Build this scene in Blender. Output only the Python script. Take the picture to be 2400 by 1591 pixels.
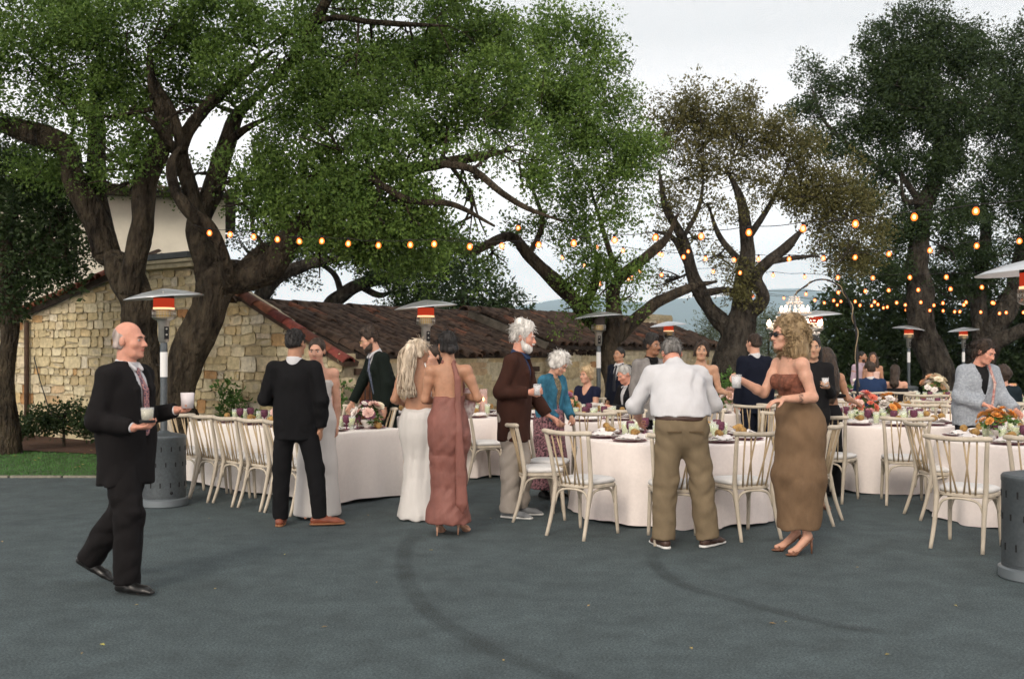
import bpy, bmesh, math, random
import numpy as np
from mathutils import Vector, Matrix, Quaternion
from mathutils import noise as mnoise

# ------------------------------------------------------------------ camera, sky, sun, exposure
scene = bpy.context.scene
for _o in list(bpy.data.objects):
    bpy.data.objects.remove(_o)
COL = scene.collection
F, HOR, CAMZ = 2333.0, 825.0, 1.6          # focal length and horizon in photo pixels, eye height in metres
cam_data = bpy.data.cameras.new('camera')
cam = bpy.data.objects.new('camera', cam_data)
COL.objects.link(cam)
cam.location = (0, 0, CAMZ)
cam.rotation_euler = (math.radians(90), 0, 0)
cam_data.sensor_width = 36.0
cam_data.lens = 36.0 * F / 2400.0
cam_data.shift_y = (HOR - 795.5) / 2400.0
cam_data.clip_start = 0.1
cam_data.clip_end = 30000.0
cam_data.dof.use_dof = True
cam_data.dof.focus_distance = 9.6
cam_data.dof.aperture_fstop = 2.8
scene.camera = cam

SUN_EL, SUN_AZ = 34.0, -158.0               # soft light high over the viewer's shoulder (azimuth from +Y, clockwise)
world = bpy.data.worlds.new('World')
scene.world = world
world.use_nodes = True
wn = world.node_tree
wn.nodes.clear()
w_out = wn.nodes.new('ShaderNodeOutputWorld')
w_bg = wn.nodes.new('ShaderNodeBackground')
w_sky = wn.nodes.new('ShaderNodeTexSky')
w_sky.sky_type = 'NISHITA'
w_sky.sun_disc = False
w_sky.sun_elevation = math.radians(SUN_EL)
w_sky.sun_rotation = math.radians(SUN_AZ)
w_sky.dust_density = 3.0
w_sky.ozone_density = 1.0
w_mix = wn.nodes.new('ShaderNodeMix')
w_mix.data_type = 'RGBA'
w_mix.inputs[0].default_value = 0.92        # an even veil of evening cloud over the blue
w_geo = wn.nodes.new('ShaderNodeTexCoord')
w_sep = wn.nodes.new('ShaderNodeSeparateXYZ')
wn.links.new(w_geo.outputs['Generated'], w_sep.inputs[0])
w_ramp = wn.nodes.new('ShaderNodeValToRGB')   # paler and warmer towards the horizon, all the way round
w_ramp.color_ramp.elements[0].position = 0.0
w_ramp.color_ramp.elements[0].color = (27.0, 23.5, 21.5, 1)
w_ramp.color_ramp.elements[1].position = 0.30
w_ramp.color_ramp.elements[1].color = (6.75, 6.35, 6.1, 1)
_e2 = w_ramp.color_ramp.elements.new(0.10)
_e2.color = (17.0, 15.2, 14.2, 1)
wn.links.new(w_sep.outputs[2], w_ramp.inputs[0])
wn.links.new(w_ramp.outputs[0], w_mix.inputs[7])
wn.links.new(w_sky.outputs[0], w_mix.inputs[6])
wn.links.new(w_mix.outputs[2], w_bg.inputs[0])
w_bg.inputs[1].default_value = 0.13
wn.links.new(w_bg.outputs[0], w_out.inputs[0])

sun_data = bpy.data.lights.new('sun', 'SUN')
sun_data.energy = 1.5
sun_data.angle = math.radians(20)
sun_data.color = (1.0, 0.90, 0.76)
sun = bpy.data.objects.new('sun', sun_data)
COL.objects.link(sun)
_az, _el = math.radians(SUN_AZ), math.radians(SUN_EL)
_dir = Vector((math.sin(_az) * math.cos(_el), math.cos(_az) * math.cos(_el), math.sin(_el)))
sun.rotation_euler = (-_dir).to_track_quat('-Z', 'Y').to_euler()
sun.location = _dir * 30

vs = scene.view_settings
vs.view_transform = 'Standard'
vs.look = 'None'
vs.exposure = 0.34
vs.gamma = 1.0
vs.use_curve_mapping = False
scene.render.engine = 'CYCLES'
cy = scene.cycles
cy.use_denoising = True
cy.use_adaptive_sampling = True
cy.adaptive_threshold = 0.03
cy.max_bounces = 5
cy.diffuse_bounces = 3
cy.glossy_bounces = 3
cy.transmission_bounces = 6
cy.transparent_max_bounces = 12
cy.volume_bounces = 1
cy.sample_clamp_indirect = 4.0
cy.caustics_reflective = False
cy.caustics_refractive = False

RNG = random.Random(7)


def W(px, py, d):
    """photo pixel and distance -> world point"""
    return Vector(((px - 1200.0) / F * d, d, CAMZ + (HOR - py) / F * d))


def G(px, d, z=0.0):
    return Vector(((px - 1200.0) / F * d, d, z))


# ------------------------------------------------------------------ materials
MATS = {}


def mat(name, col, rough=0.7, var=0.0, vscale=8.0, bump=0.0, bscale=60.0, metal=0.0, spec=0.4, col2=None,
        inst=0.0, sheen=0.0, trans=0.0, stretch=None, bdist=0.01, coords='Object', detail=4.0, hue=0.0, sss=0.0):
    """procedural principled material: colour varied by noise and per object, fine relief by bump"""
    if name in MATS:
        return MATS[name]
    m = bpy.data.materials.new(name)
    m.use_nodes = True
    nt = m.node_tree
    b = nt.nodes['Principled BSDF']
    b.inputs['Roughness'].default_value = rough
    b.inputs['Metallic'].default_value = metal
    b.inputs['Specular IOR Level'].default_value = spec
    if sheen:
        b.inputs['Sheen Weight'].default_value = sheen
    if trans:
        b.inputs['Transmission Weight'].default_value = trans
    if sss:
        b.inputs['Subsurface Weight'].default_value = sss
        b.inputs['Subsurface Radius'].default_value = (0.012, 0.004, 0.002)
    tc = nt.nodes.new('ShaderNodeTexCoord')
    mp = nt.nodes.new('ShaderNodeMapping')
    nt.links.new(tc.outputs[coords], mp.inputs[0])
    if stretch:
        mp.inputs['Scale'].default_value = stretch
    c = (col[0], col[1], col[2], 1)
    c2 = c if col2 is None else (col2[0], col2[1], col2[2], 1)
    last = None
    if var or col2 is not None:
        n = nt.nodes.new('ShaderNodeTexNoise')
        n.inputs['Scale'].default_value = vscale
        n.inputs['Detail'].default_value = detail
        n.inputs['Roughness'].default_value = 0.65
        nt.links.new(mp.outputs[0], n.inputs['Vector'])
        r = nt.nodes.new('ShaderNodeValToRGB')
        r.color_ramp.elements[0].position = 0.33
        r.color_ramp.elements[1].position = 0.67
        k0, k1 = 1 - var, 1 + var
        r.color_ramp.elements[0].color = tuple(x * k0 for x in c[:3]) + (1,)
        r.color_ramp.elements[1].color = tuple(x * k1 for x in c2[:3]) + (1,)
        nt.links.new(n.outputs['Fac'], r.inputs[0])
        last = r.outputs[0]
    if inst or hue:
        oi = nt.nodes.new('ShaderNodeObjectInfo')
        h = nt.nodes.new('ShaderNodeHueSaturation')
        if last is not None:
            nt.links.new(last, h.inputs['Color'])
        else:
            h.inputs['Color'].default_value = c
        mr = nt.nodes.new('ShaderNodeMapRange')
        mr.inputs[3].default_value = 1 - inst
        mr.inputs[4].default_value = 1 + inst
        nt.links.new(oi.outputs['Random'], mr.inputs[0])
        nt.links.new(mr.outputs[0], h.inputs['Value'])
        if hue:
            ml = nt.nodes.new('ShaderNodeMath')
            ml.operation = 'MULTIPLY'
            ml.inputs[1].default_value = 17.31
            nt.links.new(oi.outputs['Random'], ml.inputs[0])
            fr = nt.nodes.new('ShaderNodeMath')
            fr.operation = 'FRACT'
            nt.links.new(ml.outputs[0], fr.inputs[0])
            m2 = nt.nodes.new('ShaderNodeMapRange')
            m2.inputs[3].default_value = 0.5 - hue
            m2.inputs[4].default_value = 0.5 + hue
            nt.links.new(fr.outputs[0], m2.inputs[0])
            nt.links.new(m2.outputs[0], h.inputs['Hue'])
        last = h.outputs[0]
    if last is not None:
        nt.links.new(last, b.inputs['Base Color'])
    else:
        b.inputs['Base Color'].default_value = c
    if bump:
        n2 = nt.nodes.new('ShaderNodeTexNoise')
        n2.inputs['Scale'].default_value = bscale
        n2.inputs['Detail'].default_value = 5.0
        nt.links.new(mp.outputs[0], n2.inputs['Vector'])
        bp = nt.nodes.new('ShaderNodeBump')
        bp.inputs['Strength'].default_value = bump
        bp.inputs['Distance'].default_value = bdist
        nt.links.new(n2.outputs['Fac'], bp.inputs['Height'])
        nt.links.new(bp.outputs[0], b.inputs['Normal'])
    MATS[name] = m
    return m


def emit(name, col, strength):
    if name in MATS:
        return MATS[name]
    m = bpy.data.materials.new(name)
    m.use_nodes = True
    nt = m.node_tree
    nt.nodes.clear()
    o = nt.nodes.new('ShaderNodeOutputMaterial')
    e = nt.nodes.new('ShaderNodeEmission')
    e.inputs[0].default_value = (col[0], col[1], col[2], 1)
    e.inputs[1].default_value = strength
    nt.links.new(e.outputs[0], o.inputs[0])
    MATS[name] = m
    return m


def glass(name, col, clear=0.8, rough=0.05, glow=None):
    """thin glass: mostly see-through, a little gloss, optional faint glow"""
    if name in MATS:
        return MATS[name]
    m = bpy.data.materials.new(name)
    m.use_nodes = True
    nt = m.node_tree
    nt.nodes.clear()
    o = nt.nodes.new('ShaderNodeOutputMaterial')
    t = nt.nodes.new('ShaderNodeBsdfTransparent')
    t.inputs[0].default_value = (col[0], col[1], col[2], 1)
    g = nt.nodes.new('ShaderNodeBsdfPrincipled')
    g.inputs['Base Color'].default_value = (col[0], col[1], col[2], 1)
    g.inputs['Roughness'].default_value = rough
    if glow:
        g.inputs['Emission Color'].default_value = (glow[0], glow[1], glow[2], 1)
        g.inputs['Emission Strength'].default_value = glow[3]
    mx = nt.nodes.new('ShaderNodeMixShader')
    mx.inputs[0].default_value = 1 - clear
    nt.links.new(t.outputs[0], mx.inputs[1])
    nt.links.new(g.outputs[0], mx.inputs[2])
    nt.links.new(mx.outputs[0], o.inputs[0])
    MATS[name] = m
    return m


# ------------------------------------------------------------------ object helpers
def link(o, parent=None):
    COL.objects.link(o)
    if parent is not None:
        o.parent = parent
    return o


def tag(o, label=None, cat=None, group=None, kind=None):
    if label:
        o['label'] = label
    if cat:
        o['category'] = cat
    if group:
        o['group'] = group
    if kind:
        o['kind'] = kind
    return o


def thing(name, label, cat, loc=(0, 0, 0), rz=0.0, group=None):
    o = bpy.data.objects.new(name, None)
    o.empty_display_size = 0.1
    COL.objects.link(o)
    o.location = loc
    o.rotation_euler = (0, 0, rz)
    return tag(o, label, cat, group)


class MB:
    """collects vertices and faces for one mesh"""

    def __init__(self):
        self.v, self.f = [], []

    def add(self, verts, faces):
        b = len(self.v)
        self.v += [tuple(p) for p in verts]
        self.f += [tuple(i + b for i in f) for f in faces]
        return self

    def box(self, c, size, M=None):
        x, y, z = (s / 2 for s in size)
        vs_ = [Vector((sx * x, sy * y, sz * z)) for sx in (-1, 1) for sy in (-1, 1) for sz in (-1, 1)]
        if M is not None:
            vs_ = [M @ p for p in vs_]
        c = Vector(c)
        return self.add([p + c for p in vs_], [(0, 1, 3, 2), (4, 6, 7, 5), (0, 4, 5, 1), (2, 3, 7, 6), (0, 2, 6, 4), (1, 5, 7, 3)])

    def tube(self, pts, radii, n=8, cap=True, closed=False):
        pts = [Vector(p) for p in pts]
        if not hasattr(radii, '__len__'):
            radii = [radii] * len(pts)
        verts, faces = [], []
        m = len(pts)
        t0 = (pts[1] - pts[0]).normalized()
        ref = Vector((0, 0, 1)) if abs(t0.z) < 0.9 else Vector((1, 0, 0))
        u = t0.cross(ref).normalized()
        for i, p in enumerate(pts):
            if closed:
                t = pts[(i + 1) % m] - pts[i - 1]
            else:
                t = pts[min(i + 1, m - 1)] - pts[max(i - 1, 0)]
            t = t.normalized() if t.length > 1e-9 else t0
            u = (u - t * u.dot(t))
            u = u.normalized() if u.length > 1e-6 else t.orthogonal().normalized()
            w = t.cross(u)
            for k in range(n):
                a = 2 * math.pi * k / n
                verts.append(p + (u * math.cos(a) + w * math.sin(a)) * radii[i])
        for i in range(m if closed else m - 1):
            j = (i + 1) % m
            for k in range(n):
                l = (k + 1) % n
                faces.append((i * n + k, i * n + l, j * n + l, j * n + k))
        if cap and not closed:
            faces.append(tuple(range(n - 1, -1, -1)))
            faces.append(tuple((m - 1) * n + k for k in range(n)))
        return self.add(verts, faces)

    def lathe(self, prof, n=24, c=(0, 0, 0), cap=True):
        """profile of (radius, z) turned about z"""
        verts, faces = [], []
        c = Vector(c)
        for r, z in prof:
            for k in range(n):
                a = 2 * math.pi * k / n
                verts.append(c + Vector((r * math.cos(a), r * math.sin(a), z)))
        for i in range(len(prof) - 1):
            for k in range(n):
                l = (k + 1) % n
                faces.append((i * n + k, i * n + l, (i + 1) * n + l, (i + 1) * n + k))
        if cap:
            if prof[0][0] > 1e-4:
                faces.append(tuple(range(n - 1, -1, -1)))
            if prof[-1][0] > 1e-4:
                faces.append(tuple((len(prof) - 1) * n + k for k in range(n)))
        return self.add(verts, faces)

    def ball(self, c, r, n=10, m=7):
        if not hasattr(r, '__len__'):
            r = (r, r, r)
        c = Vector(c)
        verts, faces = [], []
        for i in range(m + 1):
            t = math.pi * i / m
            for k in range(n):
                a = 2 * math.pi * k / n
                verts.append(c + Vector((r[0] * math.sin(t) * math.cos(a), r[1] * math.sin(t) * math.sin(a), r[2] * math.cos(t))))
        for i in range(m):
            for k in range(n):
                l = (k + 1) % n
                faces.append((i * n + k, (i + 1) * n + k, (i + 1) * n + l, i * n + l))
        return self.add(verts, faces)

    def mesh(self, name, smooth=True):
        me = bpy.data.meshes.new(name)
        me.from_pydata(self.v, [], self.f)
        if smooth:
            me.polygons.foreach_set('use_smooth', [True] * len(me.polygons))
        me.update()
        return me

    def build(self, name, m, parent=None, smooth=True, angle=None, bevel=None):
        me = self.mesh(name, smooth)
        o = bpy.data.objects.new(name, me)
        if m is not None:
            me.materials.append(m)
        link(o, parent)
        if smooth and angle is not None:
            me.set_sharp_from_angle(angle=math.radians(angle))
        return o


def copy_tree(o, parent=None):
    c = o.copy()
    COL.objects.link(c)
    c.parent = parent
    for ch in [x for x in bpy.data.objects if x.parent is o] if False else KIDS.get(o.name, []):
        copy_tree(ch, c)
    return c


KIDS = {}


def index_kids(root):
    """remember the children of a finished prototype so that copying it is cheap"""
    ch = list(root.children)
    KIDS[root.name] = ch
    for c in ch:
        index_kids(c)


def catmull(pts, per=6):
    """smooth a list of tuples (any dimension)"""
    P = [np.array(p, dtype=float) for p in pts]
    if len(P) < 3:
        return [P[0] + (P[-1] - P[0]) * i / per for i in range(per + 1)]
    P = [2 * P[0] - P[1]] + P + [2 * P[-1] - P[-2]]
    out = []
    for i in range(1, len(P) - 2):
        a, b, c, d = P[i - 1:i + 3]
        for k in range(per):
            t = k / per
            out.append(0.5 * (2 * b + (c - a) * t + (2 * a - 5 * b + 4 * c - d) * t * t + (3 * b - a - 3 * c + d) * t ** 3))
    out.append(P[-2])
    return out
# ------------------------------------------------------------------ ground
def sheet(name, pts, z, m, kind='structure'):
    b = MB()
    b.add([(x, y, z) for x, y in pts], [tuple(range(len(pts)))])
    o = b.build(name, m, smooth=False)
    o['kind'] = kind
    return o


m_earth = mat('dry_earth', (0.10, 0.085, 0.05), 0.95, 0.35, 0.6)
earth = sheet('ground', [(-15000, -60), (15000, -60), (15000, 15000), (-15000, 15000)], -0.012, m_earth)


def asphalt_mat():
    m = mat('asphalt', (0.053, 0.071, 0.076), 0.9, 0.07, 0.8, bump=0.55, bscale=260, bdist=0.004, detail=6)
    nt = m.node_tree
    b = nt.nodes['Principled BSDF']
    tc = nt.nodes.new('ShaderNodeTexCoord')
    ns = nt.nodes.new('ShaderNodeTexNoise')
    ns.inputs['Scale'].default_value = 75
    ns.inputs['Detail'].default_value = 6
    nt.links.new(tc.outputs['Object'], ns.inputs['Vector'])
    mp = nt.nodes.new('ShaderNodeMapping')
    mp.inputs['Scale'].default_value = (1.0, 1.0, 1)
    nt.links.new(tc.outputs['Object'], mp.inputs[0])
    nb = nt.nodes.new('ShaderNodeTexNoise')
    nb.inputs['Scale'].default_value = 3.6
    nb.inputs['Detail'].default_value = 7
    nb.inputs['Roughness'].default_value = 0.7
    nt.links.new(mp.outputs[0], nb.inputs['Vector'])
    old = b.inputs['Base Color'].links[0].from_socket
    r = nt.nodes.new('ShaderNodeMapRange')
    r.inputs[1].default_value = 0.3
    r.inputs[2].default_value = 0.7
    r.inputs[3].default_value = 0.40
    r.inputs[4].default_value = 1.66
    nt.links.new(ns.outputs['Fac'], r.inputs[0])
    r2 = nt.nodes.new('ShaderNodeMapRange')
    r2.inputs[1].default_value = 0.32
    r2.inputs[2].default_value = 0.68
    r2.inputs[3].default_value = 0.72
    r2.inputs[4].default_value = 1.26
    nt.links.new(nb.outputs['Fac'], r2.inputs[0])
    mu = nt.nodes.new('ShaderNodeMath')
    mu.operation = 'MULTIPLY'
    nt.links.new(r.outputs[0], mu.inputs[0])
    nt.links.new(r2.outputs[0], mu.inputs[1])
    mx = nt.nodes.new('ShaderNodeVectorMath')
    mx.operation = 'SCALE'
    nt.links.new(old, mx.inputs[0])
    nt.links.new(mu.outputs[0], mx.inputs['Scale'])
    nt.links.new(mx.outputs[0], b.inputs['Base Color'])
    return m


M_ASPH = asphalt_mat()
asphalt = sheet('asphalt_yard', [(-30, -12), (34, -12), (34, 36), (-30, 36)], 0.0, M_ASPH)

m_lawn = mat('lawn_soil', (0.035, 0.075, 0.018), 0.95, 0.3, 6)
LAWN = [(-14, 12.72), (-3.95, 12.72), (-3.2, 13.1), (-3.05, 14.0), (-7.0, 16.55), (-14, 21.3)]
lawn = sheet('lawn', LAWN, 0.012, m_lawn)
m_mulch = mat('bark_mulch', (0.075, 0.035, 0.02), 0.95, 0.5, 26, bump=1.0, bscale=70, bdist=0.03)
BED = [(-14, 17.7), (-9.3, 16.5), (-6.2, 15.3), (-4.2, 14.2), (-3.0, 13.55), (-2.45, 14.0), (-6.0, 16.8), (-14, 22.7)]
bed = sheet('mulch_bed', BED, 0.03, m_mulch)

# low stone edging between lawn and asphalt
m_edge = mat('edging_concrete', (0.22, 0.21, 0.17), 0.9, 0.3, 12, bump=0.4)
eb = MB()
x = -14.0
while x < -4.0:
    l = 0.55 + RNG.random() * 0.3
    eb.box((x + l / 2, 12.70, 0.004), (l - 0.03, 0.05, 0.045))
    x += l
edging = eb.build('lawn_edging', m_edge, smooth=False)
edging['kind'] = 'structure'


def inside(poly, x, y):
    c = False
    j = len(poly) - 1
    for i in range(len(poly)):
        xi, yi = poly[i]
        xj, yj = poly[j]
        if (yi > y) != (yj > y) and x < (xj - xi) * (y - yi) / (yj - yi) + xi:
            c = not c
        j = i
    return c


gb = MB()
for _ in range(26000):
    x, y = RNG.uniform(-9.2, -3.0), RNG.uniform(12.74, 18.5)
    if not inside(LAWN, x, y) or inside(BED, x, y):
        continue
    a = RNG.uniform(0, 6.28)
    h = RNG.uniform(0.02, 0.05)
    dx, dy = math.cos(a) * 0.006, math.sin(a) * 0.006
    lx, ly = RNG.gauss(0, 0.015), RNG.gauss(0, 0.015)
    gb.add([(x - dx, y - dy, 0.01), (x + dx, y + dy, 0.01), (x + lx, y + ly, h)], [(0, 1, 2)])
m_grass = mat('grass_blade', (0.055, 0.16, 0.03), 0.7, 0.4, 3)
grass = gb.build('grass', m_grass, smooth=False)
tag(grass, 'short mown green grass beside the asphalt', 'grass', kind='stuff')


# dark curved tyre marks worn into the asphalt
def tyre_mat():
    m = bpy.data.materials.new('tyre_rubber_mark')
    m.use_nodes = True
    nt = m.node_tree
    b = nt.nodes['Principled BSDF']
    b.inputs['Base Color'].default_value = (0.026, 0.031, 0.032, 1)
    b.inputs['Roughness'].default_value = 0.85
    uv = nt.nodes.new('ShaderNodeAttribute')
    uv.attribute_name = 'edge'
    tc = nt.nodes.new('ShaderNodeTexCoord')
    n = nt.nodes.new('ShaderNodeTexNoise')
    n.inputs['Scale'].default_value = 2.2
    n.inputs['Detail'].default_value = 7
    nt.links.new(tc.outputs['Object'], n.inputs['Vector'])
    mu = nt.nodes.new('ShaderNodeMath')
    mu.operation = 'MULTIPLY'
    hf = nt.nodes.new('ShaderNodeMath')
    hf.operation = 'MULTIPLY'
    hf.inputs[1].default_value = 0.42
    nt.links.new(uv.outputs['Fac'], hf.inputs[0])
    nt.links.new(hf.outputs[0], mu.inputs[0])
    nt.links.new(n.outputs['Fac'], mu.inputs[1])
    t = nt.nodes.new('ShaderNodeBsdfTransparent')
    mx = nt.nodes.new('ShaderNodeMixShader')
    nt.links.new(mu.outputs[0], mx.inputs[0])
    nt.links.new(t.outputs[0], mx.inputs[1])
    nt.links.new(b.outputs[0], mx.inputs[2])
    nt.links.new(mx.outputs[0], nt.nodes['Material Output'].inputs[0])
    return m


M_TYRE = tyre_mat()


def tyre(path, w):
    pts = []
    for px, py in path:
        d = CAMZ * F / (py - HOR)
        pts.append((G(px, d).x, d))
    pts = catmull(pts, 8)
    V, Fc, E = [], [], []
    n = len(pts)
    for i, p in enumerate(pts):
        t = pts[min(i + 1, n - 1)] - pts[max(i - 1, 0)]
        t = t / np.linalg.norm(t)
        nn = np.array((-t[1], t[0]))
        fade = min(1.0, i / 6.0, (n - 1 - i) / 6.0 + (0.4 if path[-1][1] > 1590 else 0))
        for k, e in ((-1, 0), (-0.45, 1), (0.45, 1), (1, 0)):
            q = p + nn * w * k
            V.append((q[0], q[1], 0.004))
            E.append(e * fade)
    for i in range(n - 1):
        for k in range(3):
            Fc.append((i * 4 + k, i * 4 + k + 1, i * 4 + k + 5, i * 4 + k + 4))
    me = bpy.data.meshes.new('tyre_mark')
    me.from_pydata(V, [], Fc)
    at = me.attributes.new('edge', 'FLOAT', 'POINT')
    at.data.foreach_set('value', E)
    me.materials.append(M_TYRE)
    o = bpy.data.objects.new('tyre_mark', me)
    link(o, asphalt)


tyre([(990, 1240), (955, 1275), (946, 1320), (962, 1375), (1010, 1440), (1090, 1490), (1185, 1538), (1300, 1580), (1420, 1625)], 0.085)
tyre([(1525, 1285), (1545, 1335), (1610, 1375), (1720, 1405), (1850, 1440), (1990, 1470), (2150, 1490)], 0.075)

# ------------------------------------------------------------------ far hills and the air in front of them
m_hill = mat('wooded_hill', (0.045, 0.065, 0.045), 0.95, 0.35, 0.007, detail=8)


def hills(name, d0, prof, depth, seed):
    """a ridge whose skyline follows (pixel, pixel) pairs at distance d0, falling off both ways"""
    xs = np.linspace(prof[0][0], prof[-1][0], 140)
    ys = np.interp(xs, [p[0] for p in prof], [p[1] for p in prof])
    b = MB()
    rows = 26
    V = []
    for j in range(rows):
        t = j / (rows - 1)
        y = d0 - depth + depth * 1.6 * t
        k = math.sin(min(1.0, t * 1.6) * math.pi / 2) if t < 0.625 else max(0.0, 1 - (t - 0.625) * 1.2)
        for px, py in zip(xs, ys):
            X = (px - 1200) / F * d0
            h = CAMZ + (HOR - py) / F * d0
            nz = mnoise.fractal(Vector((X * 0.002 + seed, y * 0.002, seed)), 1.0, 2.0, 5)
            V.append((X, y, max(-2.0, h * k + nz * h * 0.16 * (1 - k * 0.75) + nz * 12)))
    n = len(xs)
    Fc = [(j * n + i, j * n + i + 1, (j + 1) * n + i + 1, (j + 1) * n + i) for j in range(rows - 1) for i in range(n - 1)]
    b.add(V, Fc)
    o = b.build(name, m_hill)
    o['kind'] = 'structure'
    return o


hills('far_hill', 7800, [(-2600, 760), (-1200, 700), (-200, 720), (600, 745), (1000, 732), (1240, 716), (1370, 700), (1450, 713), (1520, 713), (1600, 703), (1700, 697), (1805, 684), (1900, 692), (2050, 720), (2300, 735), (2700, 700), (3400, 690), (5000, 740)], 2700, 1.3)
hills('near_hill', 3750, [(-900, 815), (300, 822), (1200, 820), (1430, 806), (1560, 788), (1680, 768), (1800, 748), (1900, 735), (2050, 742), (2250, 770), (2450, 765), (2900, 740), (4200, 770)], 1260, 8.7)

hz = MB()
hz.box((0, 4600, 398), (29000, 9300, 800))
m_haze = bpy.data.materials.new('evening_haze')
m_haze.use_nodes = True
_nt = m_haze.node_tree
_nt.nodes.clear()
_o = _nt.nodes.new('ShaderNodeOutputMaterial')
_v = _nt.nodes.new('ShaderNodeVolumePrincipled')
_v.inputs['Color'].default_value = (0.68, 0.87, 1.0, 1)
_v.inputs['Density'].default_value = 0.0002
_v.inputs['Anisotropy'].default_value = 0.35
_nt.links.new(_v.outputs[0], _o.inputs['Volume'])
haze = hz.build('haze', m_haze, smooth=False)
haze['kind'] = 'stuff'

# ------------------------------------------------------------------ stone buildings with tiled roofs
UD = Vector((0.5861, 0.8103, 0))      # along the ridges, away from the viewer
VD = Vector((-0.8103, 0.5861, 0))     # along the gable ends
P0 = Vector((-2.37, 14.0, 0))
PC = Vector((0.74, 18.0, 0))
m_mortar = mat('lime_mortar', (0.46, 0.40, 0.28), 0.95, 0.3, 9, bump=0.6, bscale=40)


def stone_mat():
    m = bpy.data.materials.new('buff_sandstone')
    m.use_nodes = True
    nt = m.node_tree
    b = nt.nodes['Principled BSDF']
    b.inputs['Roughness'].default_value = 0.9
    b.inputs['Specular IOR Level'].default_value = 0.2
    oi = nt.nodes.new('ShaderNodeObjectInfo')
    r = nt.nodes.new('ShaderNodeValToRGB')
    cols = [(0.0, (0.42, 0.34, 0.20)), (0.14, (0.56, 0.49, 0.32)), (0.3, (0.48, 0.39, 0.22)), (0.45, (0.60, 0.54, 0.38)), (0.58, (0.51, 0.43, 0.26)),
            (0.70, (0.58, 0.51, 0.36)), (0.80, (0.52, 0.40, 0.21)), (0.90, (0.63, 0.58, 0.46)), (0.97, (0.47, 0.31, 0.15)), (1.0, (0.38, 0.20, 0.09))]
    while len(r.color_ramp.elements) < len(cols):
        r.color_ramp.elements.new(0.5)
    for e, (p, c) in zip(r.color_ramp.elements, cols):
        e.position = p
        e.color = c + (1,)
    nt.links.new(oi.outputs['Random'], r.inputs[0])
    tc = nt.nodes.new('ShaderNodeTexCoord')
    ge = nt.nodes.new('ShaderNodeNewGeometry')
    n = nt.nodes.new('ShaderNodeTexNoise')
    n.inputs['Scale'].default_value = 11
    n.inputs['Detail'].default_value = 7
    n.inputs['Roughness'].default_value = 0.7
    nt.links.new(ge.outputs['Position'], n.inputs['Vector'])
    mr = nt.nodes.new('ShaderNodeMapRange')
    mr.inputs[1].default_value = 0.3
    mr.inputs[2].default_value = 0.7
    mr.inputs[3].default_value = 0.62
    mr.inputs[4].default_value = 1.3
    nt.links.new(n.outputs['Fac'], mr.inputs[0])
    sc = nt.nodes.new('ShaderNodeVectorMath')
    sc.operation = 'SCALE'
    nt.links.new(r.outputs[0], sc.inputs[0])
    nt.links.new(mr.outputs[0], sc.inputs['Scale'])
    nt.links.new(sc.outputs[0], b.inputs['Base Color'])
    n2 = nt.nodes.new('ShaderNodeTexNoise')
    n2.inputs['Scale'].default_value = 34
    n2.inputs['Detail'].default_value = 6
    nt.links.new(ge.outputs['Position'], n2.inputs['Vector'])
    bp = nt.nodes.new('ShaderNodeBump')
    bp.inputs['Strength'].default_value = 0.7
    bp.inputs['Distance'].default_value = 0.02
    nt.links.new(n2.outputs['Fac'], bp.inputs['Height'])
    nt.links.new(bp.outputs[0], b.inputs['Normal'])
    MATS['stone'] = m
    return m


M_STONE = stone_mat()


def stone_variants(n):
    out = []
    r = random.Random(3)
    for q in range(n):
        # front face grid 4x4 on unit square, rounded and uneven, set proud of the wall
        V, Fc = [], []
        k = 4
        offs = [(r.uniform(-.07, .07), r.uniform(-.09, .09)) for _ in range(4)]
        for j in range(k):
            for i in range(k):
                a, b = i / (k - 1), j / (k - 1)
                x = a - 0.5
                z = b - 0.5
                ox = (offs[0][0] * (1 - a) * (1 - b) + offs[1][0] * a * (1 - b) + offs[2][0] * (1 - a) * b + offs[3][0] * a * b)
                oz = (offs[0][1] * (1 - a) * (1 - b) + offs[1][1] * a * (1 - b) + offs[2][1] * (1 - a) * b + offs[3][1] * a * b)
                edge = (i in (0, k - 1)) or (j in (0, k - 1))
                corner = (i in (0, k - 1)) and (j in (0, k - 1))
                y = -0.75 + r.uniform(-.25, .2) if not edge else (-0.35 if not corner else -0.25)
                sh = 0.90 if corner else 1.0
                V.append(((x + ox) * sh, y, (z + oz) * sh))
        for j in range(k - 1):
            for i in range(k - 1):
                Fc.append((j * k + i, j * k + i + 1, (j + 1) * k + i + 1, (j + 1) * k + i))
        ring = [i for i in range(k)] + [j * k + k - 1 for j in range(1, k)] + [(k - 1) * k + i for i in range(k - 2, -1, -1)] + [j * k for j in range(k - 2, 0, -1)]
        b0 = len(V)
        for i in ring:
            V.append((V[i][0] * 1.02, 1.0, V[i][2] * 1.02))
        m_ = len(ring)
        for i in range(m_):
            Fc.append((ring[(i + 1) % m_], ring[i], b0 + i, b0 + (i + 1) % m_))
        me = bpy.data.meshes.new('stone')
        me.from_pydata(V, [], Fc)
        me.polygons.foreach_set('use_smooth', [True] * len(me.polygons))
        me.materials.append(M_STONE)
        out.append(me)
    return out


STONES = stone_variants(14)


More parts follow.
